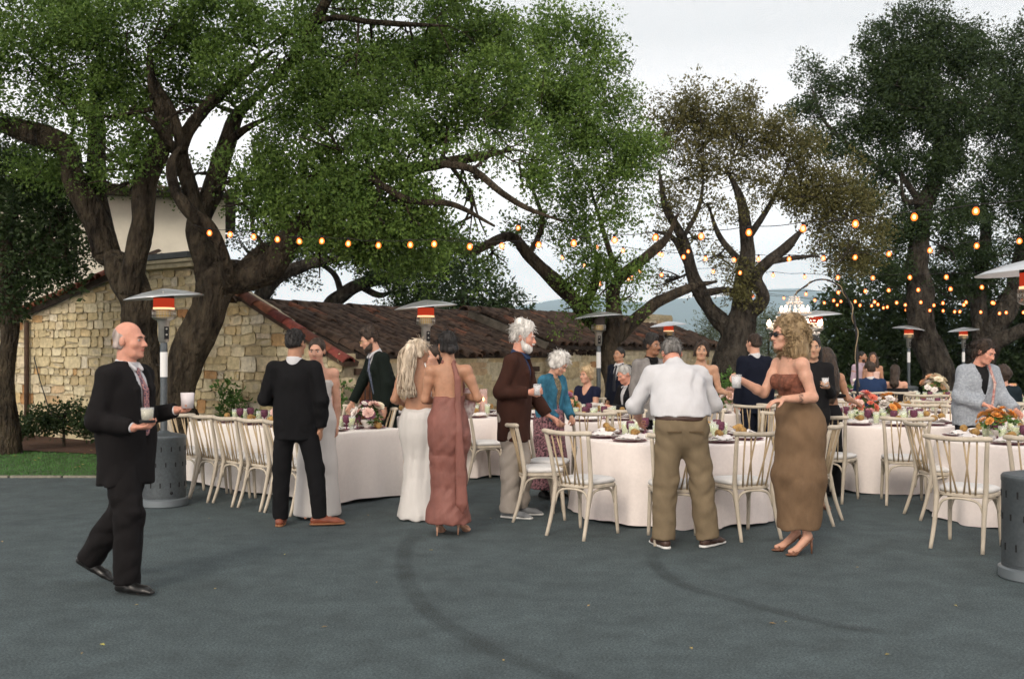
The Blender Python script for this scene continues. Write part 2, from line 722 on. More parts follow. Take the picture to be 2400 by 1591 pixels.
def stone_wall(parent, origin, u, nrm, length, top, z0, seed, thick=0.3, scale=1.0, holes=(), coarse=None):
    """mortar core with single stones laid in uneven courses on its face. u along, nrm outward."""
    r = random.Random(seed)
    nseg = 40
    b = MB()
    for i in range(nseg + 1):
        w = length * i / nseg
        base = origin + u * w
        t = top(w)
        for off in (0, -thick):
            p = base + nrm * off
            b.v.append((p.x, p.y, z0))
            b.v.append((p.x, p.y, t))
    for i in range(nseg):
        a, c = i * 4, i * 4 + 4
        b.f += [(a, c, c + 1, a + 1), (a + 2, a + 3, c + 3, c + 2), (a + 1, c + 1, c + 3, a + 3), (a, a + 2, c + 2, c)]
    b.f += [(0, 1, 3, 2), (nseg * 4, nseg * 4 + 2, nseg * 4 + 3, nseg * 4 + 1)]
    wall = b.build('wall', m_mortar, parent, smooth=False)
    rot = Matrix((u, -nrm, Vector((0, 0, 1)))).transposed()
    rz = rot.to_euler()
    z = z0 + 0.02
    zmax = max(top(length * i / 20) for i in range(21))
    while z < zmax:
        h = r.choice((0.11, 0.14, 0.17, 0.2, 0.25)) * scale * r.uniform(0.9, 1.1)
        w = r.uniform(-0.1, 0)
        while w < length:
            l = min(h * r.uniform(0.9, 2.6), 0.6 * scale)
            if coarse and coarse(w, z):
                l *= 1.15
            cx, hh, cz = w + l / 2, h, z + h / 2
            w += l
            if r.random() < 0.12:
                hh = h * r.uniform(0.6, 0.85)
            if cx < 0.06 or cx > length - 0.06:
                continue
            lim = min(top(max(0, cx - l / 2)), top(min(length, cx + l / 2)))
            if cz + hh / 2 > lim + 0.015:
                hh2 = lim - (cz - hh / 2)
                if hh2 < 0.05:
                    continue
                cz = cz - hh / 2 + hh2 / 2
                hh = hh2
            if any(h0 < cx + l * 0.35 and cx - l * 0.35 < h1 and k0 < cz + hh * .4 and cz - hh * .4 < k1 for h0, h1, k0, k1 in holes):
                continue
            if hh > .16 and r.random() < .35:
                k_ = r.uniform(.4, .6)
                parts = [(cz - hh / 2 + hh * k_ / 2, hh * k_), (cz + hh / 2 - hh * (1 - k_) / 2, hh * (1 - k_))]
            else:
                parts = [(cz, hh)]
            for cz, hh in parts:
                o = bpy.data.objects.new('stone', r.choice(STONES))
                COL.objects.link(o)
                o.parent = wall
                p = origin + u * cx + nrm * 0.012
                o.location = (p.x, p.y, cz + r.uniform(-.01, .01))
                o.rotation_euler = (rz.x, rz.y + r.gauss(0, 0.05), rz.z)
                o.scale = ((l - 0.008) * r.choice((1, 1, -1)), 0.012 * r.uniform(0.5, 1.5), hh - 0.006)
        z += h
    return wall


def tile_variants():
    out = []
    m = bpy.data.materials.new('weathered_clay')
    m.use_nodes = True
    nt = m.node_tree
    b = nt.nodes['Principled BSDF']
    b.inputs['Roughness'].default_value = 0.92
    b.inputs['Specular IOR Level'].default_value = 0.15
    oi = nt.nodes.new('ShaderNodeObjectInfo')
    r = nt.nodes.new('ShaderNodeValToRGB')
    cols = [(0.0, (0.050, 0.034, 0.026)), (0.3, (0.072, 0.048, 0.035)), (0.55, (0.060, 0.042, 0.032)), (0.8, (0.080, 0.053, 0.038)), (0.95, (0.095, 0.056, 0.038)), (1.0, (0.16, 0.065, 0.038))]
    while len(r.color_ramp.elements) < len(cols):
        r.color_ramp.elements.new(0.5)
    for e, (p, c) in zip(r.color_ramp.elements, cols):
        e.position = p
        e.color = c + (1,)
    nt.links.new(oi.outputs['Random'], r.inputs[0])
    ge = nt.nodes.new('ShaderNodeNewGeometry')
    n = nt.nodes.new('ShaderNodeTexNoise')
    n.inputs['Scale'].default_value = 9
    n.inputs['Detail'].default_value = 6
    nt.links.new(ge.outputs['Position'], n.inputs['Vector'])
    mr = nt.nodes.new('ShaderNodeMapRange')
    mr.inputs[1].default_value = 0.35
    mr.inputs[2].default_value = 0.65
    mr.inputs[3].default_value = 0.5
    mr.inputs[4].default_value = 1.5
    nt.links.new(n.outputs['Fac'], mr.inputs[0])
    sc = nt.nodes.new('ShaderNodeVectorMath')
    sc.operation = 'SCALE'
    nt.links.new(r.outputs[0], sc.inputs[0])
    nt.links.new(mr.outputs[0], sc.inputs['Scale'])
    nt.links.new(sc.outputs[0], b.inputs['Base Color'])
    MATS['tile'] = m
    red = mat('red_clay', (0.15, 0.048, 0.026), 0.9, 0.45, 14, inst=0.55, hue=0.02)
    for q, mm in ((0, m), (1, red)):
        V, Fc = [], []
        k = 6
        for j, (y, rr) in enumerate(((0.0, 0.085), (0.42, 0.105))):
            for s in (1.0, 0.8):
                for i in range(k + 1):
                    a = math.pi * i / k
                    V.append((math.cos(a) * rr * s, y, math.sin(a) * rr * s * 0.85 + 0.0))
        n_ = k + 1
        for i in range(k):
            Fc.append((i, i + 1, 2 * n_ + i + 1, 2 * n_ + i))                    # outer
            Fc.append((2 * n_ + i, 2 * n_ + i + 1, 3 * n_ + i + 1, 3 * n_ + i))  # lower rim
        me = bpy.data.meshes.new('roof_tile')
        me.from_pydata(V, [], Fc)
        me.polygons.foreach_set('use_smooth', [True] * len(me.polygons))
        me.materials.append(mm)
        me.set_sharp_from_angle(angle=math.radians(45))
        out.append(me)
    return out


TILES = tile_variants()
m_under = mat('roof_underlay', (0.055, 0.042, 0.033), 0.95, 0.4, 8)
m_wood = mat('dark_timber', (0.06, 0.035, 0.022), 0.85, 0.4, 10, bump=0.4)


def tiled_slope(parent, ridge, along, down, length, slope_len, seed, mesh=0, cols=0.2, rows=0.31, skip=None, slab=True, thick=0.09):
    """one roof plane: ridge start point, unit vector along the ridge, unit vector down the slope"""
    r = random.Random(seed)
    nrm = along.cross(down).normalized()
    if nrm.z < 0:
        nrm = -nrm
    roof = None
    if slab:
        b = MB()
        c = [ridge, ridge + along * length, ridge + along * length + down * slope_len, ridge + down * slope_len]
        b.add([p - nrm * 0.01 for p in c] + [p - nrm * thick for p in c], [(0, 1, 2, 3), (7, 6, 5, 4), (0, 4, 5, 1), (1, 5, 6, 2), (2, 6, 7, 3), (3, 7, 4, 0)])
        roof = b.build('roof', m_under, parent, smooth=False)
    holder = roof or parent
    side = down.cross(nrm).normalized()
    rot = Matrix((side, down, nrm)).transposed().to_euler()
    nc, nr = int(length / cols), int(slope_len / rows + 0.5)
    for i in range(nc):
        for j in range(nr):
            if skip and skip(i, j):
                continue
            o = bpy.data.objects.new('roof_tile', TILES[mesh])
            COL.objects.link(o)
            o.parent = holder
            p = ridge + along * ((i + 0.5) * cols + r.gauss(0, 0.012)) + down * (j * rows + r.gauss(0, 0.02)) + nrm * (r.uniform(-.004, .012) + 0.02)
            o.location = p
            o.rotation_euler = (rot.x + r.gauss(0, 0.025) - 0.045, rot.y + r.gauss(0, 0.03), rot.z + r.gauss(0, 0.04))
            o.scale = (r.uniform(.92, 1.06), r.uniform(.95, 1.05), r.uniform(.9, 1.1))
    return roof


def interp(tab):
    xs = [t[0] for t in tab]
    ys = [t[1] for t in tab]
    return lambda w: float(np.interp(w, xs, ys))


# gable-ended building with the parapet coping
gab = thing('stone_gable_building', 'buff stone building end with sloping clay tile coping behind the big oak', 'building', P0)
gab_root = gab
_inv = lambda p: p - P0
topA = interp([(0, 1.50), (2.38, 2.56), (3.5, 2.95), (5.25, 2.95), (8.6, 2.22), (9.6, 2.0)])
stone_wall(gab, Vector((0, 0, 0)), VD, Vector((-UD.x, -UD.y, 0)), 9.4, topA, -0.05, 11, scale=0.98)
# coping tiles down the raking edge
sl = math.atan2(2.56 - 1.50, 2.38)
dn = (-VD * math.cos(sl) + Vector((0, 0, -math.sin(sl)))).normalized()
rb = MB()
pk = VD * 2.75 + Vector((0, 0, 2.74))
rl = 2.75 / math.cos(sl) + 0.12
cr = UD * 0.2
nrm_ = dn.cross(UD).normalized()
if nrm_.z < 0:
    nrm_ = -nrm_
c4 = [pk - UD * 0.09, pk + cr, pk + cr + dn * rl, pk - UD * 0.09 + dn * rl]
rb.add([p for p in c4] + [p - nrm_ * 0.075 for p in c4], [(0, 1, 2, 3), (7, 6, 5, 4), (0, 4, 5, 1), (1, 5, 6, 2), (2, 6, 7, 3), (3, 7, 4, 0)])
cop = rb.build('coping', m_wood, gab, smooth=False)
r_ = random.Random(5)
nT = 9
rot = Matrix((dn.cross(nrm_).normalized(), dn, nrm_)).transposed().to_euler()
for i in range(nT):
    o = bpy.data.objects.new('coping_tile', TILES[1])
    COL.objects.link(o)
    o.parent = cop
    o.location = pk - UD * 0.02 + dn * (i * rl / nT) + nrm_ * 0.0
    o.rotation_euler = (rot.x - 0.03 + r_.gauss(0, .02), rot.y, rot.z + r_.gauss(0, .03))
    o.scale = (1.15, rl / nT / 0.40, 1.0)
# lean-to tiles on the lower wing
lw = VD * 5.55 + Vector((0, 0, 2.95))
dl = (VD * 3.9 + Vector((0, 0, -0.80))).normalized()
up = (UD * 1.0 + Vector((0, 0, 0.42))).normalized()
b = MB()
c4 = [lw - UD * .14, lw - UD * .14 + dl * 4.3, lw - UD * .14 + dl * 4.3 + up * 1.15, lw - UD * .14 + up * 1.15]
n4 = dl.cross(up).normalized()
if n4.z < 0:
    n4 = -n4
b.add([p for p in c4] + [p - n4 * 0.10 for p in c4], [(0, 1, 2, 3), (7, 6, 5, 4), (0, 4, 5, 1), (1, 5, 6, 2), (2, 6, 7, 3), (3, 7, 4, 0)])
lroof = b.build('lean_to_roof', m_under, gab, smooth=False)
rot = Matrix((dl, -up, n4)).transposed().to_euler()
for i in range(21):
    for j in range(4):
        o = bpy.data.objects.new('roof_tile', TILES[1 if j == 3 else r_.choice((0, 0, 1))])
        COL.objects.link(o)
        o.parent = lroof
        o.location = c4[3] + dl * (i * 0.205 + 0.1) - up * (j * 0.30 - 0.02) + n4 * 0.02
        o.rotation_euler = (rot.x - 0.05 + r_.gauss(0, .02), rot.y + r_.gauss(0, .03), rot.z + r_.gauss(0, .03))
# cornice and lead flashing over the middle of the wall
mb_ = MB()
m_lead = mat('lead_flashing', (0.06, 0.07, 0.075), 0.6, 0.2, 6)
rotm = Matrix((VD, -UD, Vector((0, 0, 1)))).transposed()
cb = MB()
cb.box(VD * 4.3 + Vector((0, 0, 2.99)), (2.3, 0.42, 0.07), rotm)
cb.box(VD * 4.3 - UD * 0.03 + Vector((0, 0, 3.055)), (2.36, 0.5, 0.05), rotm)
cb.build('cornice', mat('cornice_stone', (0.40, 0.36, 0.25), 0.9, 0.2, 8, bump=0.3), gab, smooth=False)
cb = MB()
cb.box(VD * 4.1 - UD * 0.04 + Vector((0, 0, 3.14)), (1.9, 0.5, 0.09), rotm)
cb.build('gutter', m_lead, gab, smooth=False)
# downpipe and a cable on the wall
cb = MB()
pp = VD * 8.35 - UD * 0.08
cb.tube([pp + Vector((0, 0, 2.2)), pp + Vector((0, 0, 1.2)), pp + Vector((0, 0, 0.0))], 0.045, 10)
cb.build('downpipe', m_wood, gab)
cb = MB()
q0, q1 = VD * 8.1 - UD * 0.07, VD * 7.2 - UD * 0.09
cb.tube([q0 + Vector((0, 0, 1.5)), q0.lerp(q1, .25) + Vector((0, 0, 1.05)), q0.lerp(q1, .6) + Vector((0, 0, 0.55)), q1 + Vector((0, 0, 0.2))], 0.012, 5)
cb.build('cable', mat('black_rubber', (0.02, 0.02, 0.02), 0.7), gab)

# white plastered house rising behind it
ph = thing('plaster_house', 'white plastered upper storey with clay tile eaves behind the oak trunks', 'building', P0)
m_plaster = mat('white_plaster', (0.66, 0.62, 0.52), 0.9, 0.07, 2.5, bump=0.15, bscale=30)
HF = Vector((-0.961, -0.276, 0))         # along the house front
HB = Vector((-0.276, 0.961, 0))          # into the house
hc = Vector((-6.05, 21.0, 0)) - P0
rh = Matrix((HF, HB, Vector((0, 0, 1)))).transposed()
b = MB()
b.box(hc + HF * 2.9 + HB * 2.5 + Vector((0, 0, 2.4)), (5.8, 5.0, 4.8), rh)
b.build('wall', m_plaster, ph, smooth=False)
b = MB()
b.box(hc + HF * 2.9 + HB * 2.5 + Vector((0, 0, 4.84)), (6.2, 5.4, 0.07), rh)
b.build('eaves', m_wood, ph, smooth=False)
dnf = (-HB + Vector((0, 0, -0.17))).normalized()
tiled_slope(ph, hc - HF * 0.25 + HB * 2.5 + Vector((0, 0, 5.36)), HF, dnf, 6.3, 3.1, 21, cols=0.21, rows=0.36)
dnf2 = (HB + Vector((0, 0, -0.17))).normalized()
tiled_slope(ph, hc - HF * 0.25 + HB * 2.5 + Vector((0, 0, 5.36)), HF, dnf2, 6.3, 3.1, 22, skip=lambda i, j: True)
b = MB()
b.box(hc + HF * 4.3 - HB * 0.03 + Vector((0, 0, 3.1)), (0.6, 0.1, 0.8), rh)
b.build('window_shutter', m_wood, ph, smooth=False)

# long low stone shed
shed = thing('stone_shed', 'long low stone shed with a mossy clay tile roof behind the long table', 'building', P0)
WN1 = (0.32, 0.82, 0.55, 1.27)
WN2 = (4.2, 4.7, 0.6, 1.25)
stone_wall(shed, Vector((0, 0, 0)), UD, -VD, 5.4, lambda w: 1.58, -0.05, 12, scale=1.0, holes=(WN1, WN2))
m_pane = mat('dark_pane', (0.02, 0.022, 0.025), 0.2)
m_rust = mat('rusty_shutter', (0.16, 0.06, 0.025), 0.8, 0.3, 10, bump=0.3)
m_iron = mat('black_iron', (0.018, 0.018, 0.02), 0.6, metal=0.4)
rotw = Matrix((UD, VD, Vector((0, 0, 1)))).transposed()
for wn_ in (WN1, WN2):
    cx, cz = (wn_[0] + wn_[1]) / 2, (wn_[2] + wn_[3]) / 2
    w_, h_ = wn_[1] - wn_[0], wn_[3] - wn_[2]
    fr = MB()
    fr.box(UD * cx - VD * 0.012 + Vector((0, 0, cz)), (w_, 0.03, h_), rotw)
    win = fr.build('window', m_rust, shed, smooth=False)
    ba = MB()
    for i in range(5):
        p = UD * (wn_[0] + w_ * (i + .5) / 5) - VD * 0.06
        ba.tube([p + Vector((0, 0, wn_[2])), p + Vector((0, 0, wn_[3]))], 0.009, 6)
    for k in (0.04, 0.5, 0.96):
        p = UD * wn_[0] - VD * 0.06 + Vector((0, 0, wn_[2] + h_ * k))
        ba.tube([p, p + UD * w_], 0.009, 6)
    ba.build('window_bars', m_iron, win)
    lt = MB()
    lt.box(UD * cx - VD * 0.02 + Vector((0, 0, wn_[3] + 0.05)), (w_ + 0.24, 0.07, 0.09), rotw)
    lt.build('lintel', m_wood, win, smooth=False)
dnB = (-VD * 2.2 + Vector((0, 0, -0.72))).normalized()
lB = math.hypot(2.2, 0.72) + 0.08
tiled_slope(shed, VD * 2.2 + UD * 0.22 + Vector((0, 0, 2.33)), UD, dnB, 7.2, lB, 31)
dnB2 = (VD * 2.2 + Vector((0, 0, -0.72))).normalized()
tiled_slope(shed, VD * 2.2 + UD * 0.22 + Vector((0, 0, 2.33)), UD, dnB2, 7.2, lB, 32, skip=lambda i, j: True)
b = MB()
for i in range(17):
    pass
r_ = random.Random(15)
rd = shed.children[-2]
for i in range(17):
    o = bpy.data.objects.new('ridge_tile', TILES[0])
    COL.objects.link(o)
    o.parent = rd
    o.location = VD * 2.2 + UD * (0.25 + i * 0.41) + Vector((0, 0, 2.34 + r_.uniform(0, .02)))
    rt = Matrix((VD, UD, Vector((0, 0, 1)))).transposed().to_euler()
    o.rotation_euler = (rt.x, rt.y + r_.gauss(0, .04), rt.z + r_.gauss(0, .03))
    o.scale = (1.15, 1.08, 1.0)

# second outbuilding, a little taller, standing further along
outb = thing('stone_outbuilding', 'stone outbuilding with tile roof and small stone parapet behind the branching oak', 'building', PC)
stone_wall(outb, Vector((0, 0, 0)), UD, -VD, 7.0, lambda w: 1.72, -0.05, 13, scale=0.95)
stone_wall(outb, VD * 0.02, VD, -UD, 3.2, interp([(0, 1.72), (1.6, 2.28), (3.2, 1.72)]), -0.05, 14, scale=0.95)
dnC = (-VD * 1.64 + Vector((0, 0, -0.58))).normalized()
lC = math.hypot(1.64, 0.58) + 0.16
tiled_slope(outb, VD * 1.64 - UD * 0.1 + Vector((0, 0, 2.36)), UD, dnC, 7.3, lC, 41)
dnC2 = (VD * 1.64 + Vector((0, 0, -0.58))).normalized()
tiled_slope(outb, VD * 1.64 - UD * 0.1 + Vector((0, 0, 2.36)), UD, dnC2, 7.3, lC, 42, skip=lambda i, j: True)
b = MB()
b.box(VD * 1.45 - UD * 0.13 + Vector((0, 0, 2.2)) + dnC * 0.55, (0.05, 1.9, 0.14), Matrix((UD, -dnC, UD.cross(-dnC))).transposed())
b.build('bargeboard', mat('grey_timber', (0.16, 0.14, 0.11), 0.85, 0.3, 9), outb, smooth=False)
rd = [c for c in outb.children if c.name.startswith('roof')][0]
for i in range(17):
    o = bpy.data.objects.new('ridge_tile', TILES[0])
    COL.objects.link(o)
    o.parent = rd
    o.location = VD * 1.64 + UD * (-0.08 + i * 0.42) + Vector((0, 0, 2.37 + r_.uniform(0, .02)))
    rt = Matrix((VD, UD, Vector((0, 0, 1)))).transposed().to_euler()
    o.rotation_euler = (rt.x, rt.y + r_.gauss(0, .04), rt.z + r_.gauss(0, .03))
    o.scale = (1.15, 1.08, 1.0)
# short stone parapet on the far end
par = MB()
stone_wall(outb, VD * 1.2 + UD * 5.6, UD, -VD, 1.5, lambda w: 2.50, 1.9, 17, scale=0.7, thick=0.25)
# ------------------------------------------------------------------ trees
def leaf_mat(name, c0, c1, rough=0.55):
    m = bpy.data.materials.new(name)
    m.use_nodes = True
    nt = m.node_tree
    b = nt.nodes['Principled BSDF']
    b.inputs['Roughness'].default_value = rough
    b.inputs['Specular IOR Level'].default_value = 0.22
    oi = nt.nodes.new('ShaderNodeObjectInfo')
    ge = nt.nodes.new('ShaderNodeNewGeometry')
    r = nt.nodes.new('ShaderNodeValToRGB')
    r.color_ramp.elements[0].color = c0 + (1,)
    r.color_ramp.elements[1].color = c1 + (1,)
    ad = nt.nodes.new('ShaderNodeMath')
    ad.operation = 'ADD'
    nt.links.new(oi.outputs['Random'], ad.inputs[0])
    nt.links.new(ge.outputs['Random Per Island'], ad.inputs[1])
    dv = nt.nodes.new('ShaderNodeMath')
    dv.operation = 'MULTIPLY'
    dv.inputs[1].default_value = 0.5
    nt.links.new(ad.outputs[0], dv.inputs[0])
    nt.links.new(dv.outputs[0], r.inputs[0])
    nt.links.new(r.outputs[0], b.inputs['Base Color'])
    tr = nt.nodes.new('ShaderNodeBsdfTranslucent')
    nt.links.new(r.outputs[0], tr.inputs[0])
    mx = nt.nodes.new('ShaderNodeMixShader')
    mx.inputs[0].default_value = 0.28
    nt.links.new(b.outputs[0], mx.inputs[1])
    nt.links.new(tr.outputs[0], mx.inputs[2])
    nt.links.new(mx.outputs[0], nt.nodes['Material Output'].inputs[0])
    return m


def leaf_cluster(name, m, n=26, R=0.16, L=0.062, seed=1, slim=0.55):
    r = random.Random(seed)
    V, Fc = [], []
    for _ in range(n):
        d = Vector((r.gauss(0, 1), r.gauss(0, 1), r.gauss(0, 1))).normalized()
        c = d * R * r.random() ** 0.5
        a = (d + Vector((r.gauss(0, .7), r.gauss(0, .7), r.gauss(0, .7)))).normalized()
        s = a.orthogonal().normalized()
        s = (Quaternion(a, r.uniform(0, 6.28)) @ s)
        nn = a.cross(s)
        l = L * r.uniform(.65, 1.25)
        w = l * slim * 0.5
        b0 = len(V)
        V += [c, c + a * l * .5 + s * w - nn * w * .35, c + a * l, c + a * l * .5 - s * w - nn * w * .35]
        Fc += [(b0, b0 + 1, b0 + 2), (b0, b0 + 2, b0 + 3)]
    me = bpy.data.meshes.new(name)
    me.from_pydata([tuple(v) for v in V], [], Fc)
    me.materials.append(m)
    return bpy.data.objects.new(name, me)


def scatter_group(name, src, smin, smax):
    g = bpy.data.node_groups.new(name, 'GeometryNodeTree')
    g.interface.new_socket('Geometry', in_out='INPUT', socket_type='NodeSocketGeometry')
    g.interface.new_socket('Geometry', in_out='OUTPUT', socket_type='NodeSocketGeometry')
    gi = g.nodes.new('NodeGroupInput')
    go = g.nodes.new('NodeGroupOutput')
    ip = g.nodes.new('GeometryNodeInstanceOnPoints')
    oi = g.nodes.new('GeometryNodeObjectInfo')
    oi.inputs['Object'].default_value = src
    oi.inputs['As Instance'].default_value = True
    rr = g.nodes.new('FunctionNodeRandomValue')
    rr.data_type = 'FLOAT_VECTOR'
    rr.inputs[0].default_value = (0, 0, 0)
    rr.inputs[1].default_value = (6.283, 6.283, 6.283)
    rs = g.nodes.new('FunctionNodeRandomValue')
    rs.data_type = 'FLOAT'
    rs.inputs[2].default_value = smin
    rs.inputs[3].default_value = smax
    g.links.new(gi.outputs[0], ip.inputs['Points'])
    g.links.new(oi.outputs['Geometry'], ip.inputs['Instance'])
    g.links.new(rr.outputs[0], ip.inputs['Rotation'])
    g.links.new(rs.outputs[1], ip.inputs['Scale'])
    g.links.new(ip.outputs[0], go.inputs[0])
    return g


def bark_mat(name, c0, c1, moss=None):
    m = mat(name, c0, 0.95, 0.35, 7, bump=1.0, bscale=18, bdist=0.2, col2=c1, stretch=(1, 1, 0.35), coords='Object', spec=0.15)
    return m


M_BARK = bark_mat('oak_bark', (0.022, 0.017, 0.013), (0.070, 0.056, 0.038))
M_BARK2 = bark_mat('grey_bark', (0.020, 0.017, 0.014), (0.060, 0.052, 0.042))
LEAF_OAK = leaf_mat('oak_leaf', (0.036, 0.085, 0.014), (0.185, 0.285, 0.060))
LEAF_DARK = leaf_mat('dark_leaf', (0.016, 0.034, 0.011), (0.050, 0.080, 0.026))
LEAF_BROWN = leaf_mat('olive_brown_leaf', (0.060, 0.062, 0.020), (0.160, 0.150, 0.055))
LEAF_GREY = leaf_mat('grey_green_leaf', (0.09, 0.12, 0.065), (0.19, 0.23, 0.13))
LEAF_BRIGHT = leaf_mat('bright_leaf', (0.05, 0.12, 0.025), (0.13, 0.24, 0.06))
SC = {}
for k_, (m_, n_, R_, L_, s_) in {
        'oak': (LEAF_OAK, 36, 0.17, 0.056, 0.6), 'dark': (LEAF_DARK, 28, 0.18, 0.075, 0.6), 'brown': (LEAF_BROWN, 22, 0.19, 0.07, 0.5),
        'grey': (LEAF_GREY, 26, 0.2, 0.10, 0.2), 'bright': (LEAF_BRIGHT, 16, 0.11, 0.075, 0.6), 'far': (LEAF_DARK, 30, 0.36, 0.15, 0.6),
        'shrub': (LEAF_DARK, 20, 0.11, 0.06, 0.6)}.items():
    SC[k_] = scatter_group('scatter_' + k_, leaf_cluster('leaf_cluster_' + k_, m_, n_, R_, L_, 5 + len(SC), s_), 0.65, 1.3)


def limb(mb, pts, per=8, n=10, seed=0.0):
    """pts: (px, py, d, radius m) smoothed into a tapered tube with ridged bark"""
    P = []
    for i, (px, py, d, r) in enumerate(pts):
        w = W(px, py, d)
        if i == 0 and w.z < 1.0 and pts[1][1] < py:
            P.append((w.x, w.y, -0.06, r * 1.0))
            w.z = max(w.z, 0.2)
        P.append((w.x, w.y, w.z, r * 0.86 if i < len(pts) - 1 else min(r * 0.5, 0.02)))
    S = catmull(P, per)
    Vp, Rr = [], []
    for q in S:
        p = Vector(q[:3])
        Vp.append(p + mnoise.noise_vector(p * 1.3 + Vector((seed, 0, 0))) * q[3] * 0.4)
        Rr.append(max(0.006, q[3] * (1 + 0.10 * mnoise.noise(p * 2.3 + Vector((0, seed, 0))))))
    mb.ball(Vp[0], Rr[0] * 0.97, 14, 9)
    m0 = len(mb.v)
    mb.tube(Vp, Rr, n)
    if n > 10:
        run = 0.0
        for i in range(len(Vp)):
            if i:
                run += (Vp[i] - Vp[i - 1]).length
            for k in range(n):
                a = 6.2832 * k / n
                v = Vector(mb.v[m0 + i * n + k])
                rg = 1 - 2 * abs(mnoise.noise(Vector((math.cos(a) * 3.4, math.sin(a) * 3.4, run * 1.5 + seed)) * 1.0)) 
                lump = mnoise.noise(Vector((math.cos(a) * 0.9, math.sin(a) * 0.9, run * 1.6 + seed)))
                v2 = Vp[i] + (v - Vp[i]) * (1 + 0.20 * (rg - 0.5) + 0.18 * lump)
                mb.v[m0 + i * n + k] = tuple(v2)
    return [(v, r) for v, r in zip(Vp, Rr)]


def tree(name, label, cat, limbs, clumps, leaf, d0, dens=60, bark=M_BARK, seed=1, twigs=4, group=None, gap=0.0, shell=0.45, flat=0.9, part='trunk', tuft=0.0):
    """limbs and clumps are laid out from the photo, save unseen clumps added for shade; only the former get branches"""
    r = random.Random(seed)
    base = W(limbs[0][0][0], limbs[0][0][1], limbs[0][0][2]) if limbs else W(clumps[0][0], clumps[0][1], d0)
    base.z = 0
    root = thing(name, label, cat, base, 0, group)
    mb = MB()
    sk = []
    for i, L_ in enumerate(limbs):
        sk += limb(mb, L_, seed=seed + i * 3.3, n=26 if L_[0][3] > 0.12 else 8)
    pts = []
    for c in clumps:
        px, py, rx, ry = c[:4]
        d = d0 + (c[4] if len(c) > 4 else 0)
        k = c[5] if len(c) > 5 else 1.0
        cen = W(px, py, d)
        ax, az = rx / F * d, ry / F * d
        ay = (ax + az) / 2 * flat
        n = int(dens * k * (ax * az * math.pi) * 1.25)
        tn = 8 if tuft else 1
        for _ in range(n // tn):
            v = Vector((r.gauss(0, 1), r.gauss(0, 1), r.gauss(0, 1))).normalized()
            rad = (shell + (1 - shell) * r.random()) ** 0.8
            lump = 1 + 0.45 * mnoise.noise(Vector((v.x * 1.9, v.y * 1.9, v.z * 1.9)) + cen * 3.7) + 0.22 * mnoise.noise(v * 4.5 + cen)
            q = cen + Vector((v.x * ax, v.y * ay, v.z * az)) * rad * lump
            if gap and mnoise.noise(q * 1.6 + Vector((seed, 3, 1))) + 0.5 * mnoise.noise(q * 3.7) < -0.35 + gap:
                continue
            if tuft:
                tr_ = tuft * r.uniform(.6, 1.3)
                for _k in range(tn):
                    pts.append(q + Vector((r.gauss(0, tr_), r.gauss(0, tr_), r.gauss(0, tr_ * .75))))
            else:
                pts.append(q)
        if sk and twigs and not (len(c) > 4 and c[4] < -1.4):  # no branches for the unseen clumps added as shade
            sk.sort(key=lambda s: (s[0] - cen).length)
            s0, r0 = sk[min(len(sk) - 1, r.randrange(4))]
            mid = s0.lerp(cen, 0.5) + Vector((r.gauss(0, .12), r.gauss(0, .12), r.gauss(0, .12))) * (cen - s0).length
            rb_ = min(r0 * 0.55, 0.02 + 0.03 * (cen - s0).length)
            B = [s0, s0.lerp(mid, .6), mid, cen]
            B = [Vector(p) for p in catmull([tuple(p) for p in B], 4)]
            mb.tube(B, [rb_ * (1 - 0.8 * i / (len(B) - 1)) for i in range(len(B))], 6)
            for _ in range(twigs):
                v = Vector((r.gauss(0, 1) * ax, r.gauss(0, 1) * ay, r.gauss(0, .8) * az)) * 0.6
                e = cen + v
                s1 = B[r.randrange(len(B) // 2, len(B))]
                mm = s1.lerp(e, .5) + Vector((r.gauss(0, .1), r.gauss(0, .1), r.gauss(0, .1))) * v.length
                T = [Vector(p) for p in catmull([tuple(s1), tuple(mm), tuple(e)], 3)]
                mb.tube(T, [0.5 * rb_ * (1 - 0.8 * i / (len(T) - 1)) + 0.004 for i in range(len(T))], 5)
    if mb.v:
        mb.v = [(x - base.x, y - base.y, z) for x, y, z in mb.v]
        t = mb.build(part, bark, root)
    me = bpy.data.meshes.new('crown')
    me.from_pydata([(p.x - base.x, p.y - base.y, p.z) for p in pts], [], [])
    o = bpy.data.objects.new('crown', me)
    link(o, root)
    md = o.modifiers.new('scatter', 'NODES')
    md.node_group = SC[leaf]
    o['kind'] = 'stuff'
    return root


